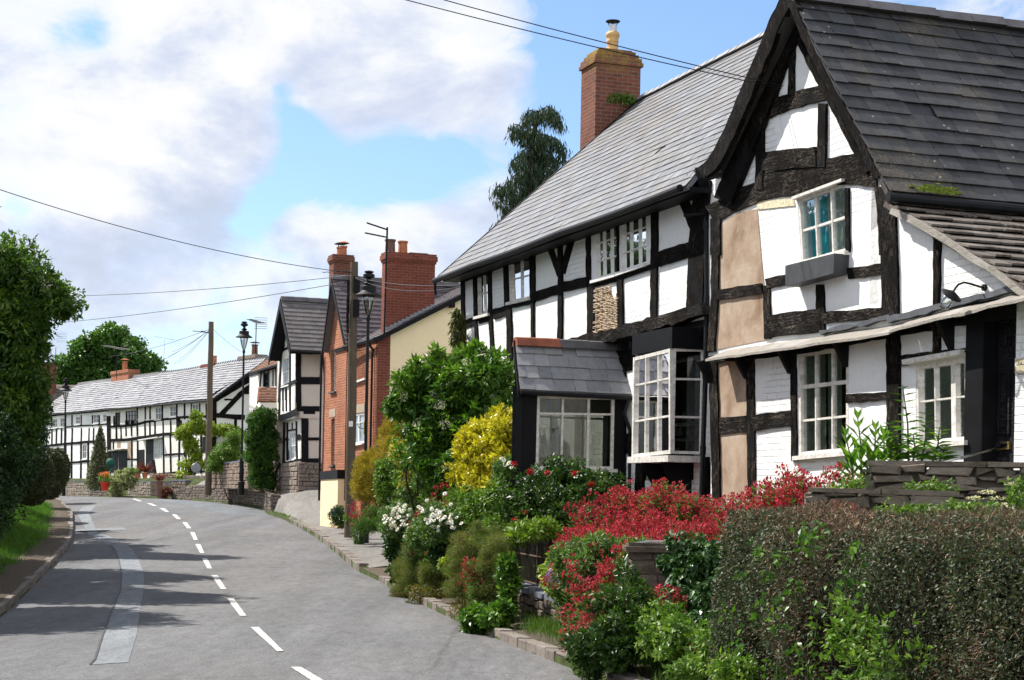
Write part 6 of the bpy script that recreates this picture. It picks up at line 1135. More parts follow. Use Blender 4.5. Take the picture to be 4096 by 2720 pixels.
# rose bush in front of the porch
rb_ = [((1255, 1140, 24), (.42, .45, .34), 1.5), ((1330, 1120, 24.2), (.36, .45, .32), 1.3), ((1210, 1160, 24), (.3, .4, .34), 1), ((1310, 1185, 23.5), (.5, .4, .33), 1.3), ((1390, 1150, 23.8), (.3, .4, .36), .9), ((1290, 1085, 24.4), (.2, .3, .14), .5)]
rs_ = shrub('rose_bush', 'dark green rose bush with deep red blooms below the porch window', 'rose bush', rb_, .12, 170, 100, .055, LGd, .6, st=9, clus=3, droop=-.1)
for x, y in ((1185, 1070), (1222, 1088), (1262, 1090), (1248, 1145), (1270, 1148), (1186, 1200), (1325, 1092), (1210, 1180), (1362, 1118)):
    P_ = Pts(); c = np.array(PD(x, y, 23.55)); lump_leaves(P_, c, (.034, .034, .03), 50, .03, out=.3, droop=.3, shell=.9); P_.build('rose', LRO, rs_, .9)
shrub('leafy_bush', 'fresh lime green foliage between rose bush and railings', 'plant', [((1245, 1222, 22.4), (.24, .25, .10), 1), ((1200, 1232, 23), (.14, .2, .10), .5)], .09, 34, 60, .075, lf('lime_leaf', [(0, (.06, .12, .012)), (1, (.20, .30, .03))]), .42, st=0, droop=.05)
shrub('leafy_bush', 'mixed green foliage left of the rose bush below the golden bush', 'plant', [((1125, 1170, 26), (.45, .4, .33), 1), ((1075, 1165, 27.5), (.36, .4, .33), 1), ((1180, 1215, 25), (.35, .4, .25), .8), ((1030, 1150, 30), (.36, .4, .28), .8)], .13, 110, 120, .06, LV, .45, st=0, droop=-.05)
# daisies
def daisy(root, pts, r=.042, mat=LWF):
    for p in pts:
        A = Pts(); B_ = MB(); d = V(random.gauss(-.35, .3), random.gauss(-.75, .25), random.gauss(.55, .3)).normalized(); t = d.orthogonal().normalized(); C = np.repeat(np.array(p)[None], 11, 0); qs = [Matrix.Rotation(2*math.pi*k/11, 3, d) @ t for k in range(11)]
        A.add(C, np.array([tuple(q-d*.12) for q in qs]), np.repeat(np.array(d)[None], 11, 0), r*random.uniform(.85, 1.1)); e = d.cross(t); c = V(p)+d*.004
        B_.add([c+(t*math.cos(a)+e*math.sin(a))*r*.3 for a in [k*math.pi/3 for k in range(6)]]+[c+d*.01], [(k, (k+1) % 6, 6) for k in range(6)])
        fl = A.build('flower', mat, root, .38, 0); B_.build('flower_centre', LYC, fl)
def daisypatch(label, x0, x1, y0, y1, d, n, bl):
    rt = shrub('daisy_clump', label, 'daisies', bl, .12, 60, 110, .06, LBG, .3, st=0, droop=.25, group='white ox-eye daisies'); daisy(rt, [PD(random.gauss((x0+x1)/2, (x1-x0)/4), random.gauss((y0+y1)/2, (y1-y0)/4), d+random.uniform(-.5, .2)) for _ in range(n)], .048*d/30)
daisypatch('dense clump of white daisies above the fennel, next to the red valerian', 965, 1050, 1160, 1225, 25.8, 55, [((1005, 1205, 26.1), (.30, .25, .26), 1), ((975, 1235, 26.6), (.2, .2, .25), .8)])
daisypatch('looser clump of white daisies at the pavement end of the garden', 885, 955, 1160, 1235, 31.0, 50, [((915, 1200, 31.4), (.30, .3, .30), 1), ((935, 1240, 31.6), (.25, .3, .3), 1)])
daisypatch('small white daisies beside the porch corner', 1150, 1190, 1055, 1080, 26.2, 9, [((1170, 1090, 26.6), (.16, .2, .16), 1)])
# red valerian: four plants modelled, the rest copied
def valerian(H, spread, ns, leafy=.6, dense=1.0):
    F, G = Pts(), Pts(); mb = MB()
    for i in range(ns):
        a = random.uniform(0, 6.283); q = spread*random.uniform(.1, 1)**.7; h = H*random.uniform(.72, 1.0)*(1-.2*(q/spread)**2); b = np.array((math.cos(a)*q*.35, math.sin(a)*q*.35, 0)); t = np.array((math.cos(a)*q, math.sin(a)*q, h)); mid_ = b*.5+t*.5+np.array((0, 0, .05))
        mb.tube([b, mid_, t], .005, 4, .003); m = int(20*leafy*H/.8+4)
        for j in range(m):
            f = j/m*leafy*1.25; p = b*(1-f)+t*f; az = random.uniform(0, 6.28); A_ = np.array([(math.cos(az+k*3.14), math.sin(az+k*3.14), .45) for k in (0, 1)]); G.add(np.repeat(p[None], 2, 0), A_, np.array([(0, 0, 1.)]*2)+A_*-.3, H*.11*random.uniform(.6, 1.2))
        K = int(random.uniform(2.4, 5.4)*dense)
        for j in range(K):
            f = 1-.32*(j/K); p = b*(1-f)+t*f+RNG.normal(size=3)*np.array((.028, .028, .01))*(1+j*.35)*(0 if j == 0 else 1); k = 16; d = rdir(k); rr = .030*random.uniform(.7, 1.3); F.add(p+d*rr*.5, d+np.array((0, 0, .3)), d+RNG.normal(size=(k, 3))*.3, rr*.78, RNG.normal(.55, .22, k)+random.gauss(0, .12))
    return F, G, mb
VAR = []
VG = 'red valerian massed in the front garden'
def valer(x, y, d, H=None, k=None, label='red valerian plant in the massed red drift filling the front garden behind the railings', group=VG, foot=None, name='valerian_plant'):
    t = V(*PD(x, y, d)); gz = foot if foot is not None else zground(t.x, t.y)-.02; h = max(.35, (t.z-gz)*random.uniform(.80, 1.04)); k = random.randrange(5) if k is None else k
    if len(VAR) <= k or VAR[k] is None: raise Exception
    src = VAR[k]; r = src if not src.get('used') else None
    if r is None:
        r = src.copy(); COL.objects.link(r)
        for ch in src.children: c = ch.copy(); COL.objects.link(c); c.parent = r
    else: del_used.append(r)
    r['used'] = 1; r.location = (t.x, t.y, gz); s = h/.86; r.scale = (min(s, 1.25), min(s, 1.25), s); r.rotation_euler = (0, 0, random.uniform(0, 6.28)); tag(r, label, 'valerian', group)
    return r
del_used = []
for i, (H, sp, ns, lfy, dn) in enumerate(((.86, .30, 22, .7, 1.0), (.86, .34, 26, .6, 1.15), (.86, .26, 20, .7, 1.2), (.86, .36, 30, .55, 1.1), (.86, .22, 14, .8, 1.5))):
    rt = thing('valerian_plant', (0, 0, 0)); F, G, mb = valerian(H, sp, ns, lfy, dn); mb.build('stem', MSTEM, rt); G.build('foliage', LBG, rt, .3); F.build('flowers', LRED, rt, .7, 0); VAR.append(rt)
for d, xs, ys, n in ((24.3, (1400, 1640), (1105, 1140), 7), (22.9, (1350, 1690), (1110, 1160), 10), (21.6, (1330, 1700), (1150, 1185), 11), (20.4, (1310, 1720), (1165, 1200), 12), (19.3, (1300, 1700), (1180, 1215), 13), (18.4, (1350, 1690), (1200, 1235), 10), (17.7, (1370, 1480), (1220, 1255), 3)):
    for i in range(n): valer(xs[0]+(xs[1]-xs[0])*(i+random.uniform(.2, .8))/n, random.uniform(*ys), d+random.uniform(-.4, .4), k=random.choice((0, 1, 2, 3)))
TL_ = 'tall red valerian spire standing above the drift under the bay window'
for x, y, d in ((1497, 1072, 22.5), (1543, 1066, 22.6), (1432, 1082, 23), (1612, 1112, 22), (1455, 1105, 22.8), (1580, 1120, 22)): valer(x, y, d, k=4, label=TL_, group='tall valerian spires under the bay window')
for x, y, d in ((1700, 1110, 19), (1735, 1098, 18.6), (1770, 1085, 18), (1805, 1062, 17.6), (1835, 1040, 17.3), (1868, 1050, 17.1), (1900, 1035, 17.0), (1925, 1070, 16.9), (1790, 1100, 17.8), (1850, 1090, 17.0), (1885, 1095, 16.6), (1950, 1050, 16.8)): valer(x, y, d, k=random.choice((0, 2, 4)), label='red valerian growing above the stone terrace wall before the gabled house', group='red valerian by the terrace wall')
for x, y, d in ((985, 1122, 28.5), (1010, 1118, 28.3), (1030, 1112, 28.2), (1055, 1120, 28), (1085, 1135, 27.6), (1005, 1130, 28.0)): valer(x, y, d, k=random.choice((0, 1, 2)), label='red valerian in the small group just left of the white daisies and golden bush', group='red valerian left of the rose bush')
for x, y, d in ((829, 1150, 44.5),): valer(x, y, d, k=2, label='thin red valerian beside the near telegraph pole', group='red valerian by the pole')
for x, y, d, k in ((1355, 1345, 16.6, 0), (1400, 1322, 16.5, 4), (1440, 1335, 16.3, 1), (1365, 1400, 16.0, 2), (1425, 1400, 15.9, 4)): valer(x, y, d, k=k, label='red valerian growing at the kerb in front of the railings and stone pier', group='red valerian at the kerb')
valer(1527, 1318, 15.9, k=4, label='single red valerian in front of the ivy and stone pier', group=None); valer(1102, 1245, 22.9, k=4, label='single red valerian spike in front of the bronze fennel', group=None); valer(1630, 1432, 14.2, k=4, label='small red valerian low beside the ivy near the hedge', group=None); valer(1945, 1148, 14.9, k=4, label='small red valerian sprouting from the lower terrace wall', group=None, foot=1.2)
for o in list(COL.objects):
    if 'used' in o.keys(): del o['used']
# lush growth under the valerian, in front of the railings and at the kerb
def mass(name, label, cat, L, lump, nl, per, leaf, mat, **k): return shrub(name, label, cat, L, lump, nl, per, leaf, mat, **k)
mass('leafy_plant', 'grey green foliage spilling over the railings beside the pier', 'foliage', [((1400, 1290, 17.9), (.45, .25, .20), 1), ((1330, 1300, 18.4), (.3, .2, .22), .7), ((1455, 1310, 17.4), (.16, .2, .28), .5)], .10, 90, 110, .06, LBG, asp=.32, st=0, droop=.1)
mass('leafy_plant', 'dark leafy growth under the kerbside valerian', 'foliage', [((1420, 1480, 15.6), (.34, .3, .24), 1), ((1370, 1500, 15.8), (.2, .25, .18), .6), ((1480, 1440, 15.6), (.2, .25, .3), .6), ((1445, 1400, 16), (.3, .3, .3), .8)], .09, 90, 120, .055, LGd, asp=.4, st=0, droop=.0)
mass('leafy_plant', 'tangle of bright green leaves at the left foot of the clipped hedge', 'foliage', [((1660, 1500, 13.4), (.18, .2, .18), 1), ((1590, 1480, 14.4), (.25, .3, .22), 1), ((1530, 1450, 15), (.2, .3, .2), .8), ((1700, 1550, 12.4), (.14, .15, .14), .5), ((1600, 1540, 13.8), (.2, .3, .10), .5)], .07, 90, 90, .05, LV, asp=.45, st=0)
for lab, L in (('bronze fennel cloud sprawling over the middle of the railings', [((1100, 1270, 23.4), (.34, .3, .38), 1.3), ((1125, 1340, 22.8), (.30, .3, .42), 1.3), ((1065, 1330, 23.6), (.2, .25, .35), .7), ((1145, 1275, 22.9), (.2, .3, .3), .8)]), ('green bronze fennel at the left end of the garden wall', [((965, 1290, 28.6), (.26, .3, .55), 1.4), ((940, 1340, 29.2), (.22, .3, .42), 1), ((1000, 1330, 27.8), (.2, .25, .35), .7)])):
    shrub('fennel_plant', lab, 'fennel', L, .11, 130, 420, .05, LFN, .09, st=9, sr=.006, droop=.35, out=.6, rand=.8, shell=.8, group='feathery fennel plants')
mass('leafy_plant', 'round leaved green growth right of the bronze fennel', 'foliage', [((1172, 1340, 22), (.08, .2, .34), 1), ((1150, 1425, 21.4), (.18, .2, .18), .7), ((1110, 1430, 21.8), (.24, .2, .16), .8)], .09, 60, 100, .07, LG, asp=.6, st=0, droop=-.1)
mass('leafy_plant', 'dark leaves climbing the left end of the railings', 'foliage', [((1030, 1250, 26.5), (.2, .25, .4), 1), ((1010, 1210, 27.5), (.25, .25, .25), .8), ((905, 1260, 31.6), (.10, .25, .30), .5), ((918, 1310, 31.4), (.1, .2, .25), .4)], .10, 80, 110, .065, LIV, asp=.6, st=0, droop=-.2)
lm = mass('ladys_mantle', 'yellow green lady\'s mantle on the railings', 'plant', [((1075, 1260, 24.4), (.12, .15, .12), 1), ((1040, 1300, 25.3), (.14, .2, .14), 1)], .06, 40, 90, .03, LYG, asp=.8, st=0)
lm = mass('ladys_mantle', 'yellow green lady\'s mantle with broad leaves before the railings', 'plant', [((1280, 1320, 19.8), (.11, .15, .24), 1), ((1300, 1350, 19.3), (.13, .15, .14), .6)], .07, 40, 60, .06, LYG, asp=.85, st=0)
bf = mass('bellflower', 'violet blue bellflower tumbling over the coping', 'bellflower', [((1290, 1345, 19.1), (.12, .12, .12), 1), ((1320, 1355, 18.8), (.1, .1, .08), .6)], .05, 40, 30, .03, LBG, asp=.4, st=0); umbels(bf, [((1285, 1345, 19.0), (.13, .13, .14), 1), ((1318, 1358, 18.7), (.08, .1, .08), .4)], 50, .028, LPU, k=9)
mass('leafy_plant', 'rusty stemmed growth at the left foot of the garden wall', 'foliage', [((980, 1375, 27.5), (.3, .2, .16), 1), ((930, 1375, 29), (.2, .2, .16), .6), ((1080, 1400, 23.8), (.3, .2, .15), .8)], .07, 60, 110, .05, lf('rusty_leaf', [(0, (.06, .09, .02)), (.6, (.16, .14, .03)), (1, (.28, .14, .04))]), asp=.2, st=0, droop=.3)
# grass
def grass(name, label, spots, mat, h=.2, n=9, kind='stuff', asp=.045):
    """spots: (x,y,spread,count)"""
    C, A, L = [], [], []
    for x, y, sp, cnt in spots:
        for _ in range(cnt):
            X, Y = random.gauss(x, sp), random.gauss(y, sp)
            if xl(Y)-.55 < X < xr(Y)+.05: continue
            C.append((X, Y, zground(X, Y)-.01)); a = random.uniform(0, 6.28); t = random.uniform(.1, .7); A.append((math.cos(a)*t, math.sin(a)*t, 1)); L.append(h*random.uniform(.5, 1.3))
    C, A, L = np.array(C), np.array(A), np.array(L); N_ = np.cross(A, RNG.normal(size=A.shape)); o = leaves(name, mat, C, A, N_, L, asp, None, .05); o['label'] = label; o['category'] = 'grass'; o['kind'] = kind; return o
sp = [(xr(Y)+random.uniform(.45, .8), Y, .13, 70) for Y in [15+.12*i for i in range(55)]]+[(xr(Y)+random.uniform(.3, 1.0), Y, .16, 110) for Y in [10.5+.1*i for i in range(45)]]+[(xr(Y)+.75, Y, .1, 22) for Y in [21+.2*i for i in range(55)]]
grass('grass', 'bright green grass along the foot of the railings and hedge', sp, LGR, .17)
sp = [(xl(Y)-.85-random.random()**1.3*2.8, Y, .18, 44) for Y in [18+.045*i for i in range(1150)]]
grass('grass', 'dark green grass on the left hand roadside bank', sp, LGRd, .16, asp=.06)
sp = [(X, Y, .14, 5) for X, Y in [(xr(Y)+1.3+random.random()*3.5, Y) for Y in [12+.02*i for i in range(1100)]]]
grass('undergrowth', 'low green undergrowth covering the garden bed', sp, LBG, .16, asp=.3)
grass('weeds', 'small weeds along the pavement edge and wall foot', [(xr(Y)+random.uniform(.0, .12), Y, .05, 12) for Y in [57+.5*i for i in range(22)]]+[(xr(Y)+2.6+random.random()*.6, Y, .15, 20) for Y in [36+.25*i for i in range(70)]], LV, .10, asp=.25)
# ---------------- garden wall, railings, pier ----------------
gy = [17.35, 18.5, 20, 22, 24, 26, 28, 30, 32, 33.8]; pts = [(xr(Y)+.80, Y) for Y in gy]; zb = [zr(Y)-.1 for Y in gy]; zt = [P(*cI(1300, 1000), 19)[2] if 0 else .37+.002*(Y-20) for Y in gy]
stonewall('garden_wall', 'low dark stone garden wall with blue brick coping under the railings', pts, zb, zt, .30, .09, .22, MST, MCOP, caph=.09)
rl_ = thing('railings', (pts[3][0], pts[3][1], zt[3]), 'rusty black hairpin railings on the low garden wall', 'railings'); mb = MB(); Y = 17.6; k = 0
while Y < 33.5:
    x = xr(Y)+.95; z = .44+.002*(Y-20); mb.tube([(x, Y, z), (x, Y, z+.66+.02*math.sin(k*.3))], .0075 if k % 22 else .02, 5); Y += .085; k += 1
mb.build('bars', m_simple('rusted_black_iron', (.028, .02, .016), .7, .6, 20), rl_); 
for dz in (.05, .42): mb = MB(); mb.tube([(xr(Y)+.95, Y, .44+.002*(Y-20)+dz) for Y in [17.6+i*.8 for i in range(21)]], .012, 5); mb.build('rail', m_simple('rust', (.12, .07, .05), .8, .4, 15), rl_)
mb = MB()
for j in range(4): mb.tube([(xr(Y)+.93, Y, .9+.02*math.sin(Y*7+j)) for Y in [20.2+j*.4+i*.05 for i in range(8)]], .008, 5)
mb.tube([(xr(Y)+.92, Y, .88+.015*math.sin(Y*9)) for Y in [19.5+i*.1 for i in range(30)]], .006, 5); tag(mb.build('garden_hose', m_simple('dull_hose', (.45, .36, .3), .5, .1)), 'beige hose threaded along the top of the railings', 'hose')
# pier: coursed dark stones with slab cap
pcx, pcy = P(*cI(2030, 800), 17)[0], 17.0; print('pier', pcx)
pier = thing('stone_pier', (pcx, pcy, 0), 'squat dark stone pier with slab cap at the end of the railings', 'pier'); mb = MB(); z = 0.0; i = 0
while z < 1.12:
    h = random.uniform(.09, .17); h = min(h, 1.14-z); w1 = random.uniform(.16, .26)
    for cx_, w_ in ((-.21+w1/2, w1-.012), (w1-.21+(.42-w1)/2, .42-w1-.012)):
        for cy_ in (-.1, .1): mb.box((pcx+cx_, pcy+cy_, z+.004), w_, .20, h-.012, 0, jit=.010)
    z += h; i += 1
mb.build('stonework', MST, pier); mb = MB(); mb.box((pcx, pcy, 0), .38, .38, 1.12); mb.build('wall_core', MMOR, pier); mb = MB(); mb.box((pcx+.26, pcy-.02, 1.14), 1.05, .55, .045, 0, jit=.012); mb.box((pcx+.02, pcy, 1.185), .5, .5, .03, 0, jit=.012); mb.build('cap', MST, pier)
stonewall('stone_wall', 'dark stone wall joining the pier to the clipped hedge under ivy', [(pcx+.95, 16.4), (pcx+.2, 17.0)], [0, 0], [1.1, 1.12], .35, .12, .26, MST)
mb = MB(); mb.tube([(pcx+.8, pcy-.1, 1.235), (pcx+.4, pcy-.12, 1.24), (pcx-.05, pcy-.16, 1.235), (pcx-.2, pcy-.2, 1.21), (pcx-.27, pcy-.24, 1.05), (pcx-.26, pcy-.24, .7)], .013, 8); MHO = m_glass('clear_hose', (.8, .8, .75), .25, .2); tag(mb.build('garden_hose', MHO), 'clear plastic hose bent over the cap of the stone pier', 'hose')
# ivy over the wall right of the pier
P_ = Pts()
for (x, y, d, r) in ((1575, 1285, 16.3, .16), (1620, 1275, 16.2, .18), (1650, 1300, 16.0, .16), (1590, 1330, 16.2, .17), (1630, 1350, 16, .2), (1600, 1390, 16, .18), (1650, 1400, 15.6, .2), (1630, 1440, 15.4, .18), (1560, 1310, 16.3, .1), (1580, 1440, 15.8, .15), (1665, 1340, 15.6, .15)):
    for _ in range(6): c = np.array(PD(x, y, d))+RNG.normal(size=3)*r*.4; lump_leaves(P_, c, (r*.6,)*3, 130, .055, out=.5, droop=-.6, rand=.4)
iv = thing('ivy', PD(1615, 1450, 16), 'glossy ivy cascading over the wall between pier and hedge', 'ivy'); P_.build('foliage', LIV, iv, .75)
# terrace walls in front of the gabled house
a_ = PD(1996, 1070, 16.2); b_ = PD(2420, 1070, 15.6); zt_ = 2.03
MSTw = m_stone('dark_slab_stone', [(.06, .048, .036), (.15, .12, .095), (.30, .25, .20)], lich=(.085, .13, .035), lamt=.85, bs=1.0)
stonewall('stone_wall', 'upper tier of the dark slab stone terrace wall before the black door', [(b_[0], b_[1]), (a_[0], a_[1])], [.6, .6], [2.0, 2.0], .4, .075, .27, MSTw, MSTw, caph=.05, jit=.035)
a2 = PD(1862, 1130, 15.4); b2 = PD(2205, 1130, 15.0); stonewall('stone_wall', 'lower tier of the dark slab stone terrace wall', [(b2[0], b2[1]), (a2[0], a2[1])], [.5, .5], [1.72, 1.74], .4, .075, .26, MSTw, MSTw, caph=.05, jit=.035)
stonewall('stone_wall', 'dark slab wall behind the hedge at the right edge', [(b_[0], 14.9), (b2[0]-.05, 15.1)], [.5, .5], [1.62, 1.66], .3, .10, .4, MSTw)
hs_ = [P(*cO(775, 1350), 17.6), P(*cO(690, 1378), 17.3), P(*cO(560, 1415), 16.8), P(*cO(440, 1440), 16.4), PD(2010, 1110, 16.3), PD(1990, 1135, 15.9), PD(1950, 1170, 15.5)]
mb = MB(); hv = [V(*p) for p in hs_]; mb.tube(hv, .012, 8); tag(mb.build('garden_hose', MHO), 'clear hose running from the letter box down over the terrace wall', 'hose')
# ---------------- clipped hedge ----------------
HP = [(P(2870, 2400, 13.2)[0], 13.2), (2.05, 11.5), (2.7, 9.4), (3.25, 7.4)]; hroot = thing('clipped_hedge', (2.2, 11, 0), 'clipped box like hedge with brown cut top in the right foreground', 'hedge')
P_, T_, B_ = Pts(), Pts(), Pts()
def hpt(f):
    f = f*3; i = min(2, int(f)); g = f-i; a, b = V(*HP[i], 0), V(*HP[i+1], 0); d = (b-a).normalized(); return a.lerp(b, g), V(d.y, -d.x, 0)   # front normal to the road
def hn(p, s=2.2, seed=0): return noise.noise((p[0]*s+seed, p[1]*s, p[2]*s))
W_H, H_H = .95, 1.52
def hfill(n, mode):
    C, A, N_, L_, R_ = [], [], [], [], []
    for _ in range(n):
        f = random.random(); p, nn = hpt(f); gz = .05; u = random.random()
        if mode == 'front': w = 0; z = random.random(); nor = nn
        elif mode == 'top': w = random.random(); z = 1; nor = V(0, 0, 1)
        else: w = random.random(); z = random.random(); nor = V(-.35, .94, 0); f = 0; p, nn = hpt(0)
        dep = random.random()**1.8*.16; rnd_ = .22*max(0, z-.86)/.14 if mode != 'top' else 0; ew = (.10*((2*w-1)**4) if mode == 'top' else 0)
        q = p-nn*(w*W_H+rnd_*.5)+V(0, 0, gz+z*(H_H-ew))
        bulge = .13*hn(q, 1.3)+.05*hn(q, 4.0, 7)+.03*math.sin(z*3); q = q+nor*(bulge-dep)
        if mode == 'end': q = q+V(-.3, .94, 0)*.02
        if mode == 'front' and hn(q, 1.1, 31) > .30 and z < .55 and random.random() < .75: continue
        C.append(tuple(q)); A.append(tuple(nor*.6+V(*RNG.normal(size=3))*.75)); N_.append(tuple(nor+V(*RNG.normal(size=3))*.6)); br = hn(q, .9, 50); L_.append(1); R_.append((z, br, dep))
    return np.array(C), np.array(A), np.array(N_), R_
for mode, n in (('front', 95000), ('top', 34000), ('end', 22000)):
    C, A, N_, R_ = hfill(n, mode); z = np.array([r[0] for r in R_]); br = np.array([r[1] for r in R_])
    brown = (z > .93)*(.30 if mode == 'front' else .78)+((br > .28)*.40)+(z < .22)*.30+.04; tw = RNG.random(len(C)) < brown
    P_.add(C[~tw], A[~tw], N_[~tw], .026*RNG.uniform(.6, 1.35, (~tw).sum()), RNG.normal(.5, .24, (~tw).sum())); A2 = A[tw].copy(); A2[:, 2] += .5*(z[tw] > .9)
    T_.add(C[tw]-A2*.02, A2, N_[tw], .038*RNG.uniform(.5, 1.7, tw.sum()))
C, A, N_, R_ = hfill(9000, 'front'); T_.add(C-np.array([(0, 0, 0)]), A, N_, .05*RNG.uniform(.5, 1.5, len(C)))
P_.build('foliage', LH, hroot, .55); T_.build('twigs', LTW, hroot, .10, 0)
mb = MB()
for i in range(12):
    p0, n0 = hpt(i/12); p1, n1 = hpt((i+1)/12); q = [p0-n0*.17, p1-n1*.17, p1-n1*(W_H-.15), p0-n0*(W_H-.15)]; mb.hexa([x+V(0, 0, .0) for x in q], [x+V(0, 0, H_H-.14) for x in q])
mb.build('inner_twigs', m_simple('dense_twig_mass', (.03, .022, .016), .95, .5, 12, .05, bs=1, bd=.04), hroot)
# larger leaved climbers through the hedge
def climber(label, name, spots, n, leaf, mat, asp, clus=3, **k):
    P_ = Pts(); rt = None; mb = MB()
    for x, y, r in spots:
        # find the hedge face under this sight line
        rr = ray(x*DS, y*DS); best = None
        for j in range(200):
            f = j/199; p, nn = hpt(f); 
            if abs(p.x/p.y-rr[0]) < .02: best = p; 
            if best is None or abs(p.x/p.y-rr[0]) < abs(best.x/best.y-rr[0]): best = p; bn = nn
        d = best.y-.06; c = V(rr[0]*d, d, EYE+rr[2]*d)+bn*.06
        if rt is None: rt = thing(name, (c.x, c.y, .1), label, 'climber')
        for _ in range(max(2, int(n*r/.1))): q = np.array(c)+RNG.normal(size=3)*r*np.array((.8, .8, .9))*.7+np.array(bn)*.02; lump_leaves(P_, q, (.04,)*3, random.randint(5, 12), leaf, out=.4, droop=-.15, rand=.6)
        mb = MB(); mb.tube([c+V(0, 0, -r*1.6), c+V(random.uniform(-.05, .05), 0, 0), c+V(random.uniform(-.1, .1), 0, r*1.3)], .004, 4); mb.build('stem', MSTEM, rt)
    P_.build('foliage', mat, rt, asp); return rt
climber('bramble and nettle leaves sprouting low from the hedge right of centre', 'bramble', [(2010, 1420, .14), (2050, 1470, .16), (1990, 1500, .16), (2080, 1530, .16), (2030, 1545, .14), (1960, 1470, .08), (1990, 1560, .12)], 12, .048, LV, .5)
climber('arrow shaped bindweed leaves scattered up the left half of the hedge', 'bindweed', [(1790, 1330, .08), (1830, 1290, .06), (1900, 1260, .08), (1960, 1310, .07), (2000, 1290, .06), (1880, 1220, .05), (1760, 1400, .08), (1820, 1420, .10), (1900, 1430, .07), (1730, 1330, .06), (1860, 1370, .07), (1930, 1370, .05), (1700, 1400, .06), (1720, 1480, .12), (1760, 1540, .1), (1860, 1500, .06), (1800, 1560, .1), (1880, 1540, .09), (1770, 1270, .04), (1930, 1225, .04)], 4, .05, LG, .65)
# tall leafy plants at the terrace
def tallplant(label, cat, x, y0, y1, d, leaf, n, mat, asp, droop=.0, name='tall_plant', up=.5, lean=0):
    b, t = V(*PD(x, y1, d)), V(*PD(x+lean, y0, d)); rt = thing(name, b, label, cat); mb = MB(); mb.tube([b, b.lerp(t, .5)+V(.02, 0, 0), t], .012, 6, .005); mb.build('stem', MSTEM, rt); P_ = Pts()
    for i in range(n):
        f = (i+.5)/n; p = np.array(b.lerp(t, f)); a = i*2.4; k = 2; A_ = np.array([(math.cos(a+j*3.14), math.sin(a+j*3.14), up+droop*random.random()) for j in range(k)]); P_.add(np.repeat(p[None], k, 0), A_, np.array([(0, 0, 1.)]*k)-A_*.4, leaf*(1.15-.6*f)*random.uniform(.8, 1.15))
    P_.build('foliage', mat, rt, asp, .3); return rt
LTZ = lf('bright_broad_leaf', [(0, (.05, .14, .012)), (1, (.16, .30, .03))], trans=.45, rough=.4)
for x, y0, y1, d, ln in ((1985, 958, 1115, 16.4, -8), (2005, 985, 1115, 16.3, 14), (1968, 1000, 1120, 16.3, -20), (2030, 1000, 1110, 16.5, 8)): tallplant('teasel like plant with long bright green upright leaves on the terrace wall', 'plant', x, y0, y1, d, .26, 8, LTZ, .26, lean=ln, up=.9).__setitem__('group', 'long leaved plants on the terrace')
for x, y0, y1, d, ln in ((2095, 888, 1065, 16.7, -14), (2070, 975, 1065, 16.6, -20), (2125, 950, 1065, 16.6, 10), (2150, 985, 1065, 16.8, 16), (2105, 1000, 1065, 16.4, 0), (2055, 1000, 1065, 16.5, -10), (2165, 1030, 1065, 16.5, 12)): tallplant('dark green pointed leaved plant in front of the rippled glass window', 'plant', x, y0, y1, d, .20, 11, LG, .34, up=.2, lean=ln).__setitem__('group', 'pointed leaved plants before the small window')
for lab, x, y0, y1, d, nn in (('pinkish cow parsley head at the terrace wall', 2262, 1150, 1225, 14.3, 1), ('white cow parsley umbels in front of the terrace wall', 2290, 1136, 1230, 14.2, 3), ('white umbel at the right edge of the picture', 2352, 1118, 1240, 14.0, 2)):
    b, t = V(*PD(x-4, y1, d)), V(*PD(x, y0, d)); rt = thing('cow_parsley', b, lab, 'cow parsley'); mb = MB(); mb.tube([b, b.lerp(t, .5)+V(.01, 0, 0), t], .006, 5, .004)
    P_ = Pts()
    for k in range(nn): c = np.array(t)+np.array((k*.09-.05, .05*k, -.05*k)); mb.tube([tuple(np.array(b.lerp(t, .6))), tuple(c)], .003, 4); dd = rdir(70)*np.array((.07, .07, .012)); P_.add(c+dd, dd+np.array((0, 0, .02)), np.tile((0, 0, 1.), (70, 1)), .02)
    mb.build('stem', MSTEM, rt); P_.build('flower_head', LCR, rt, .9)
shrub('leafy_weed', 'light green weeds along the foot of the terrace wall behind the hedge', 'plant', [((2240, 1175, 13.6), (.25, .15, .06), 1), ((2340, 1150, 13.6), (.1, .1, .14), .6), ((2080, 1178, 14), (.3, .1, .05), .8), ((2150, 1122, 15.4), (.25, .1, .04), .6), ((1960, 1122, 15.6), (.2, .1, .06), .6)], .05, 60, 50, .035, LV, .5, st=0)
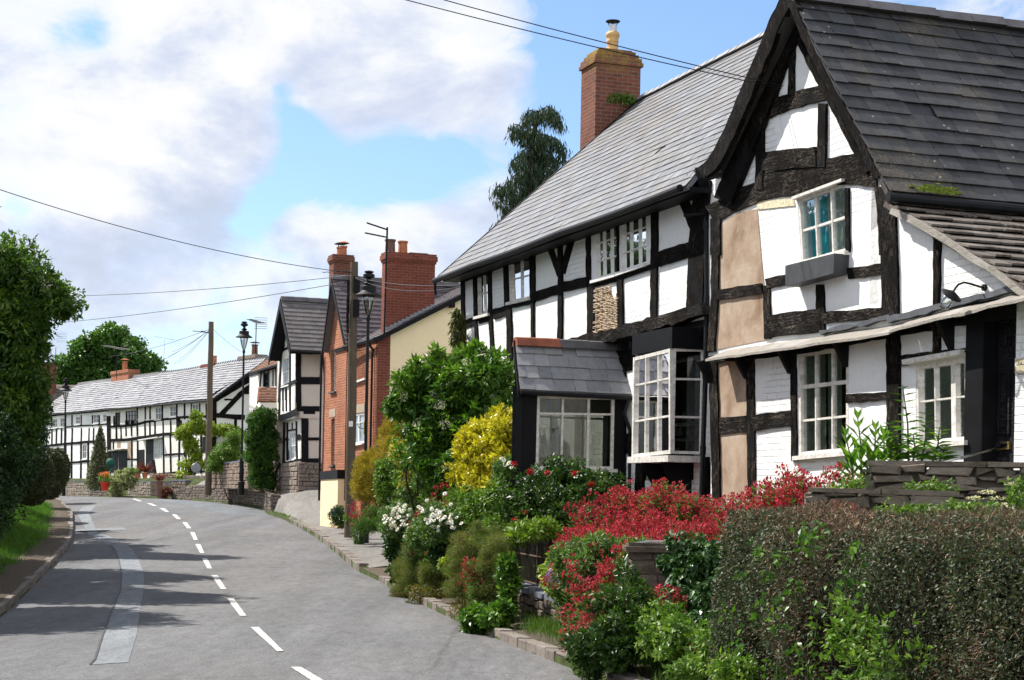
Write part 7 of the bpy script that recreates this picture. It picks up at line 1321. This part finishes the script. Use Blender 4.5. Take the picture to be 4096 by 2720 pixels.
# ---------------- cypress behind the long house ----------------
Yc = 52; cy = thing('weeping_cypress', (PD(1235, 700, Yc)[0], Yc, 1.2), 'tall dark weeping cypress rising behind the slate roof', 'tree'); mb = MB(); tr = [V(PD(1235, 700, Yc)[0], Yc, 1.2), V(*PD(1222, 600, Yc)), V(*PD(1225, 450, Yc)), V(*PD(1228, 330, Yc)), V(*PD(1240, 255, Yc))]; mb.tube(tr, .22, 8, .05); mb.build('trunk', MBARK, cy); P_ = Pts(); mb = MB()
BR = [(1238, 262, 1262, 246, 22), (1262, 246, 1284, 262, 26), (1284, 262, 1293, 292, 10), (1236, 262, 1218, 254, 20), (1218, 256, 1208, 278, 14), (1232, 300, 1206, 296, 30), (1206, 296, 1184, 286, 26), (1186, 290, 1182, 312, 10), (1236, 300, 1252, 320, 40), (1240, 310, 1282, 320, 24), (1282, 320, 1298, 340, 16), (1298, 340, 1303, 378, 8), (1230, 340, 1200, 350, 40), (1200, 360, 1180, 372, 20), (1235, 360, 1265, 350, 34), (1265, 350, 1282, 372, 26), (1232, 380, 1252, 400, 50), (1225, 395, 1195, 400, 36), (1195, 400, 1176, 416, 18), (1178, 418, 1160, 430, 14), (1255, 390, 1280, 400, 50), (1225, 430, 1200, 450, 46), (1235, 430, 1260, 440, 50), (1262, 420, 1300, 425, 24), (1220, 460, 1185, 440, 34), (1185, 450, 1150, 428, 16), (1150, 430, 1138, 442, 6), (1220, 480, 1190, 470, 40), (1190, 480, 1160, 470, 26), (1160, 465, 1142, 458, 10), (1215, 510, 1185, 500, 36), (1185, 510, 1155, 505, 24), (1155, 510, 1142, 522, 10), (1230, 480, 1245, 500, 50), (1220, 530, 1190, 530, 30), (1215, 560, 1180, 545, 30), (1228, 540, 1235, 560, 40)]
for x0, y0, x1, y1, w in BR:
    m_ = max(3, int(math.hypot(x1-x0, y1-y0)/5)); mb.tube([PD(x0, y0, Yc), PD((x0+x1)/2, (y0+y1)/2-3, Yc), PD(x1, y1, Yc)], .03, 5, .012)
    for i in range(m_):
        f = (i+.5)/m_; c = np.array(PD(x0+(x1-x0)*f, y0+(y1-y0)*f, Yc+random.uniform(-.5, .5))); n_ = int(w*3.2); q = c+RNG.normal(size=(n_, 3))*np.array((.09, .25, .05)); q[:, 2] -= RNG.random(n_)**1.4*w*.011*1.3; A_ = RNG.normal(size=(n_, 3))*.22; A_[:, 2] -= 1; P_.add(q, A_, RNG.normal(size=(n_, 3)), .20*RNG.uniform(.5, 1.3, n_), RNG.normal(.45, .2, n_)+random.gauss(0, .08))
mb.build('branches', MBARK, cy); P_.build('crown', LCY, cy, .16)
shrub('shaggy_conifer', 'tuft of shaggy conifer in the gap between the yellow gable and the timber house', 'conifer', [((1056, 770, 33.8), (.10, .15, .5), 1)], .08, 30, 60, .12, lf('olive_spray', [(0, (.05, .06, .015)), (1, (.12, .12, .03))]), .2, st=1, droop=-.9, out=.2, rand=.3)
# ---------------- left side: trees and hedges ----------------
def tree(label, base, top, blobs, lump, nl, per, leaf, mat, asp=.5, name='tree', r=.2, lump_k=None, limbs=9, group=None, **k):
    rt = thing(name, base, label, 'tree', group); P_ = Pts(); shrub_pts(P_, blobs, lump, nl, per, leaf, **k); P_.build('crown', mat, rt, asp); mb = MB(); b, t = V(*base), V(*top); mb.tube([b-V(0, 0, .2), b.lerp(t, .3)+V(.1, 0, 0), b.lerp(t, .65)-V(.08, 0, 0), t], r, 8, r*.3)
    mb.build('trunk', MBARK, rt); mb = MB()
    for i in range(limbs): c, rr, _ = blobs[i % len(blobs)]; e = np.array(c)+rdir(1)[0]*np.array(rr)*.7; s = b.lerp(t, random.uniform(.3, .9)); e = V(*e); mb.tube([s, s.lerp(e, .5)+V(0, 0, .1), e], r*.4, 6, r*.08)
    mb.build('branches', MBARK, rt); return rt
Yt = 42.5; tb_ = [(PD(10, 640, Yt), (.95, 1.1, .65), 1), (PD(60, 670, Yt), (.70, 1, .60), 1), (PD(100, 665, Yt), (.35, .6, .35), .5), (PD(140, 700, Yt), (.28, .5, .16), .3), (PD(70, 740, Yt), (.5, .9, .7), .9), (PD(10, 760, Yt), (1.0, 1.2, 1.1), 1.2), (PD(35, 840, Yt), (.70, 1.1, .9), 1), (PD(-30, 700, Yt), (1.2, 1.2, 1.2), 1), (PD(10, 930, Yt), (1.1, 1.2, 1.2), 1.2), (PD(45, 930, Yt+2), (.45, 1, .9), .8), (PD(-60, 850, Yt), (1.2, 1.4, 1.8), 1), (PD(0, 590, Yt), (.7, .8, .35), .4)]
t1 = tree('tall elder tree with cream flower heads at the left edge of the picture', (-12.9, Yt, zground(-12.9, Yt)), tuple(PD(10, 620, Yt)), tb_, .30, 360, 170, .14, lf('sunlit_elder_leaf', [(0, (.03, .075, .010)), (.5, (.06, .13, .018)), (1, (.17, .26, .03))], rough=.4, trans=.4), .4, name='elder_tree', clus=5, droop=-.35, out=.6)
umbels(t1, tb_, 14, .12, LCR, k=40, face=(.5, -.6, .45))
P_ = Pts()
for i in range(46): c = np.array(PD(random.uniform(0, 150), random.uniform(585, 700), Yt-.3)); 
hl = thing('roadside_hedge', (-13.6, 50, zground(-13.6, 50)), 'dark overgrown hedge bank under the elder tree', 'hedge'); P_ = Pts(); bl = []
for (x, y, d, rx, rz) in ((30, 960, 45, .7, 1.0), (0, 1020, 44, .8, 1.0), (40, 1020, 50, .55, .9), (10, 1070, 48, .7, .7), (-25, 1100, 43, .8, .8), (50, 1070, 56, .4, .6), (15, 1110, 52, .5, .4), (50, 970, 52, .45, .8), (-60, 1050, 40, 1.0, 1.4), (-45, 1180, 40, .5, .5), (30, 900, 48, .6, .8), (-20, 1130, 46, .5, .35)): bl.append((PD(x, y, d), (rx, 1.6, rz), rx*rz))
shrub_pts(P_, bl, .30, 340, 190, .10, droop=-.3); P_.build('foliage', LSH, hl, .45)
for lab, x, y, d, rx, rz in (('large rounded clipped yew nearest the camera on the left bank', 72, 1098, 57, .70, .95), ('second rounded clipped yew, between the larger yew and the farthest lamp', 112, 1092, 65, .58, .95), ('smaller dark rounded yew touching the farthest street lamp', 134, 1080, 74, .36, .85)):
    rt = thing('clipped_yew', (PD(x, y, d)[0], d, zground(PD(x, y, d)[0], d)), lab, 'topiary', 'rounded clipped yews'); P_ = Pts(); c = PD(x, y, d); lump_leaves(P_, c, (rx, 1.3, rz), 15000, .06, out=.8, droop=.1, rand=.5, shell=.12); lump_leaves(P_, c, (rx*.86, 1.15, rz*.9), 5000, .16, out=.8, rand=.6, shell=.1); P_.build('foliage', lf('yew_needle', [(0, (.018, .028, .010)), (.6, (.045, .060, .018)), (1, (.13, .12, .04))], trans=.15), rt, .35)
# more trees of the same belt, just outside the frame: they throw the shadows on the road and stand in the window reflections
for i, (X, Y, h, r) in enumerate(((-9.9, 24.9, 6.3, 1.55), (-10.9, 29.5, 6.8, 1.5), (-12.9, 35.5, 7.8, 1.6), (-12.5, 19.5, 7, 2.0), (-13.5, 12.5, 7.5, 2.2), (-14.5, 33, 9, 2.4), (-13.5, 25, 9, 2.4), (-13, 17, 9, 2.6), (-16.5, 46, 8.5, 2.0), (-12, 5, 8, 2.6))):
    g = zground(X, Y); bl = [((X+random.uniform(-.4, .4), Y+random.uniform(-.4, .4), g+h-r*.75-j*r*.95), (r*(.75+.25*min(1, j*.8)), r*.95, r*.75), 1) for j in range(int((h-.8)/(r*.95)))]
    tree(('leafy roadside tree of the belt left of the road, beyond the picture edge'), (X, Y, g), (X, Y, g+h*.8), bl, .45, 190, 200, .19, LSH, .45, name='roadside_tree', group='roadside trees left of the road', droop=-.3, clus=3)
# ---------------- far trees and the planting before the cottage row ----------------
Ys_ = 142; sb = [(PD(x, y, Ys_), (rx, 2.2, rz), rx*rz) for x, y, rx, rz in ((245, 790, 1.5, 1.2), (285, 800, 1.3, 1.0), (205, 815, 1.3, 1.0), (175, 845, 1.2, 1.1), (150, 860, .9, 1.2), (235, 840, 1.8, 1.3), (300, 840, 1.5, 1.2), (335, 845, 1.0, .8), (340, 870, 1.0, .7), (270, 870, 2, 1.0), (200, 880, 2, .9), (265, 770, .8, .6), (350, 830, .4, .4))]
tree('broad light green sycamore rising behind the cottage row', (PD(245, 900, Ys_)[0], Ys_, 1), tuple(PD(245, 800, Ys_)), sb, .62, 300, 110, .30, LSY, .7, name='sycamore', r=.4, droop=-.1)
def colpts(rt, c, rx, ry, rz, n, leaf, mat, asp=.35, sup=3.0, **k):
    P_ = Pts(); d = rdir(n); d = d/((np.abs(d)**sup).sum(1)**(1/sup))[:, None]; lum = np.array([noise.noise((q[0]*3, q[1]*3, q[2]*5+c[0])) for q in d]); rr = 1+.10*lum-.2*RNG.random(n)**2; p = np.array(c)+d*np.array((rx, ry, rz))*rr[:, None]; A_ = d*.5+RNG.normal(size=(n, 3))*.5; A_[:, 2] += .35; P_.add(p, A_, d+RNG.normal(size=(n, 3))*.5, leaf*RNG.uniform(.6, 1.4, n), .5+lum*.5+RNG.normal(0, .15, n)); return P_.build('foliage', mat, rt, asp)
c = PD(603, 1026, 68.6); rt = thing('column_conifer', (c[0], c[1], 1.9), 'dense green column conifer beside the jettied house', 'conifer'); P_ = Pts(); shrub_pts(P_, [(PD(604+q*4, 965+i*28, 68.6), (.55+.03*i*(i < 4), .55, .42), 1) for i, q in ((0, .8), (1, 1), (2, 0), (3, -1), (4, 0), (5, 1))], .15, 270, 120, .10, droop=.35, out=.7); P_.build('foliage', lf('conifer_green', [(0, (.02, .06, .01)), (.6, (.04, .11, .015)), (1, (.14, .25, .02))]), rt, .35)
shrub('garden_shrub', 'light green and grey rounded shrub above the pinkish garden wall', 'shrub', [((535, 1035, 76), (.55, .5, .62), 1.2), ((510, 1055, 76.5), (.5, .5, .5), 1), ((545, 1010, 76), (.3, .4, .35), .5), ((495, 1075, 77), (.3, .3, .25), .4)], .16, 110, 110, .09, LV, .4)
w_ = [(PD(x, y, 94), (rx, .5, rz), rx*rz) for x, y, rx, rz in ((422, 1000, .45, .26), (450, 985, .55, .30), (485, 990, .6, .24), (455, 962, .2, .40), (520, 992, .55, .20), (440, 1020, .35, .3), (450, 1045, .25, .35), (475, 1070, .3, .15), (430, 1070, .35, .15), (425, 1095, .35, .22), (545, 995, .4, .18))]
rt = thing('wisteria', (w_[5][0][0], 94, 2.5), 'yellow green wisteria trained over the cottage row front', 'climber'); P_ = Pts(); shrub_pts(P_, w_, .18, 130, 80, .17, droop=-.5); P_.build('foliage', LYG, rt, .4); stems('stem', rt, (w_[5][0][0], 94.3, 2.4), [w_[0][0], w_[2][0], w_[4][0], w_[7][0], w_[3][0]], .06)
c0 = PD(226, 1070, 91); rt = thing('cone_bush', (c0[0], c0[1], 2.2), 'tall cone shaped pale flowering bush against the cottage row', 'bush'); P_ = Pts()
for i in range(26):
    f = i/25; r = .62*(1-f)**.75+.06; c = np.array(PD(226+6*f, 1118-125*f, 91)); lump_leaves(P_, c, (r, r, .28), int(700*(1-f)+160), .09, shell=.3, droop=.1)
P_.build('foliage', lf('cone_leaf', [(0, (.025, .045, .012)), (.5, (.06, .09, .03)), (.75, (.28, .25, .14)), (1, (.45, .42, .28))]), rt, .5)
shrub('variegated_bush', 'variegated cream and green bush sprawling over the stone bay', 'bush', [((272, 1118, 86.5), (.38, .4, .55), 1), ((290, 1108, 86.3), (.5, .4, .45), 1), ((265, 1138, 86.5), (.3, .3, .3), .6), ((300, 1092, 87), (.6, .4, .22), .8)], .14, 100, 110, .075, LPV, .5, st=0, base=(PD(280, 1145, 86.5)[0], 86.5, 1.4))
def potplant(label, x, y, d, r, h, mat, leafm, kind, potname='flower_pot', cat='potted plant', lh=.3, n=26, red=None):
    b = V(*PD(x, y, d)); rt = thing('potted_plant', b, label, cat); mb = MB(); mb.lathe(b, [(r*.65, 0), (r*.95, h*.85), (r*1.1, h*.86), (r*1.1, h), (r*.9, h), (r*.85, h*.9), (.001, h*.9)], 14); mb.build(potname, mat, rt); P_ = Pts(); c = np.array(b)+np.array((0, 0, h))
    if kind == 'spike':
        A_ = rdir(n); A_[:, 2] = np.abs(A_[:, 2])*.8+.25; P_.add(np.repeat(c[None], n, 0), A_, RNG.normal(size=(n, 3)), lh*RNG.uniform(.8, 1.2, n)); P_.build('foliage', leafm, rt, .13)
    else: lump_leaves(P_, c+np.array((0, 0, lh*.5)), (r*1.5, r*1.5, lh*.6), 420, .07, shell=.6); P_.build('foliage', leafm, rt, .6)
    if red: P_ = Pts(); lump_leaves(P_, c+np.array((0, 0, lh*.9)), (r*1.4, r*1.2, lh*.35), 130, .07, shell=.6); P_.build('flowers', red, rt, .9)
    return rt
potplant('spiky red cordyline in a terracotta pot on the stone bay', 334, 1103, 86.5, .16, .3, MTERR, LCO, 'spike', lh=.62, n=60); potplant('smaller spiky red cordyline in a tall clay chimney pot', 367, 1148, 84.6, .17, .85, MDP, LCO, 'spike', lh=.45, n=50)
potplant('terracotta pot with low green plant, left of the spiky cordyline', 316, 1104, 86.4, .17, .28, MTERR, LV, 'b', lh=.2); potplant('terracotta pot with green plant at the left corner of the stone bay', 304, 1103, 86.6, .16, .28, MTERR, LV, 'b', lh=.25)
potplant('orange red geranium in a red pot by the low wall', 241, 1131, 86, .22, .42, m_simple('red_glaze', (.5, .03, .015), .4), LV, 'b', lh=.42, red=LOR)
c = V(*PD(255, 1078, 89.5)); mb = MB(); mb.lathe(c, [(.24*math.sin(i*math.pi/12)+.001, .24-.24*math.cos(i*math.pi/12)) for i in range(13)], 16); mb.tube([c, c-V(0, 0, .9)], .03, 6); tag(mb.build('topiary_ball', m_simple('green_ball', (.01, .08, .06), .7, .3, 20), smooth=True), 'dark green artificial topiary ball beside the cone shaped bush', 'ornament')
mr = V(*PD(452, 1079, 92.5)); mb = MB(); mb.lathe((0, 0, 0), [(.001, 0), (.24, 0), (.26, .02), (.24, .05), (.001, .06)], 24); qn = V(0, 0, 1).rotation_difference(V(.2, -1, 0)); mb.v = [tuple(mr+qn @ V(v)) for v in mb.v]; mb.build('round_mirror', m_simple('grey_mirror', (.20, .21, .22), .3, .2, 3, .5)); o = COL.objects[-1]; tag(o, 'round traffic mirror on the wall under the wisteria', 'mirror')
shrub('red_plant', 'dark red foliage trailing at the foot of the stone bay', 'plant', [((385, 1132, 85.2), (.28, .3, .16), 1), ((376, 1142, 85), (.16, .2, .12), .5)], .08, 40, 60, .07, lf('dark_red_leaf', [(0, (.10, .02, .015)), (1, (.22, .07, .04))]), .5, st=0, base=(PD(385, 1147, 85.2)[0], 85.2, 1.4))
cu_ = CH.hit(*cD(1435, 225)); c_ = V(CH.at(*cu_, .06)); rt = thing('chimney_weed', c_, 'small leafy sapling growing out of the tall brick chimney', 'plant'); P_ = Pts()
for dx, dz in ((0, 0), (.12, .02), (-.15, -.02), (.2, -.06), (-.25, -.05), (.05, -.08)): lump_leaves(P_, np.array(c_)+np.array((dx, -.03, dz)), (.07, .05, .05), 40, .09, droop=-.3)
P_.build('foliage', LV, rt, .35)
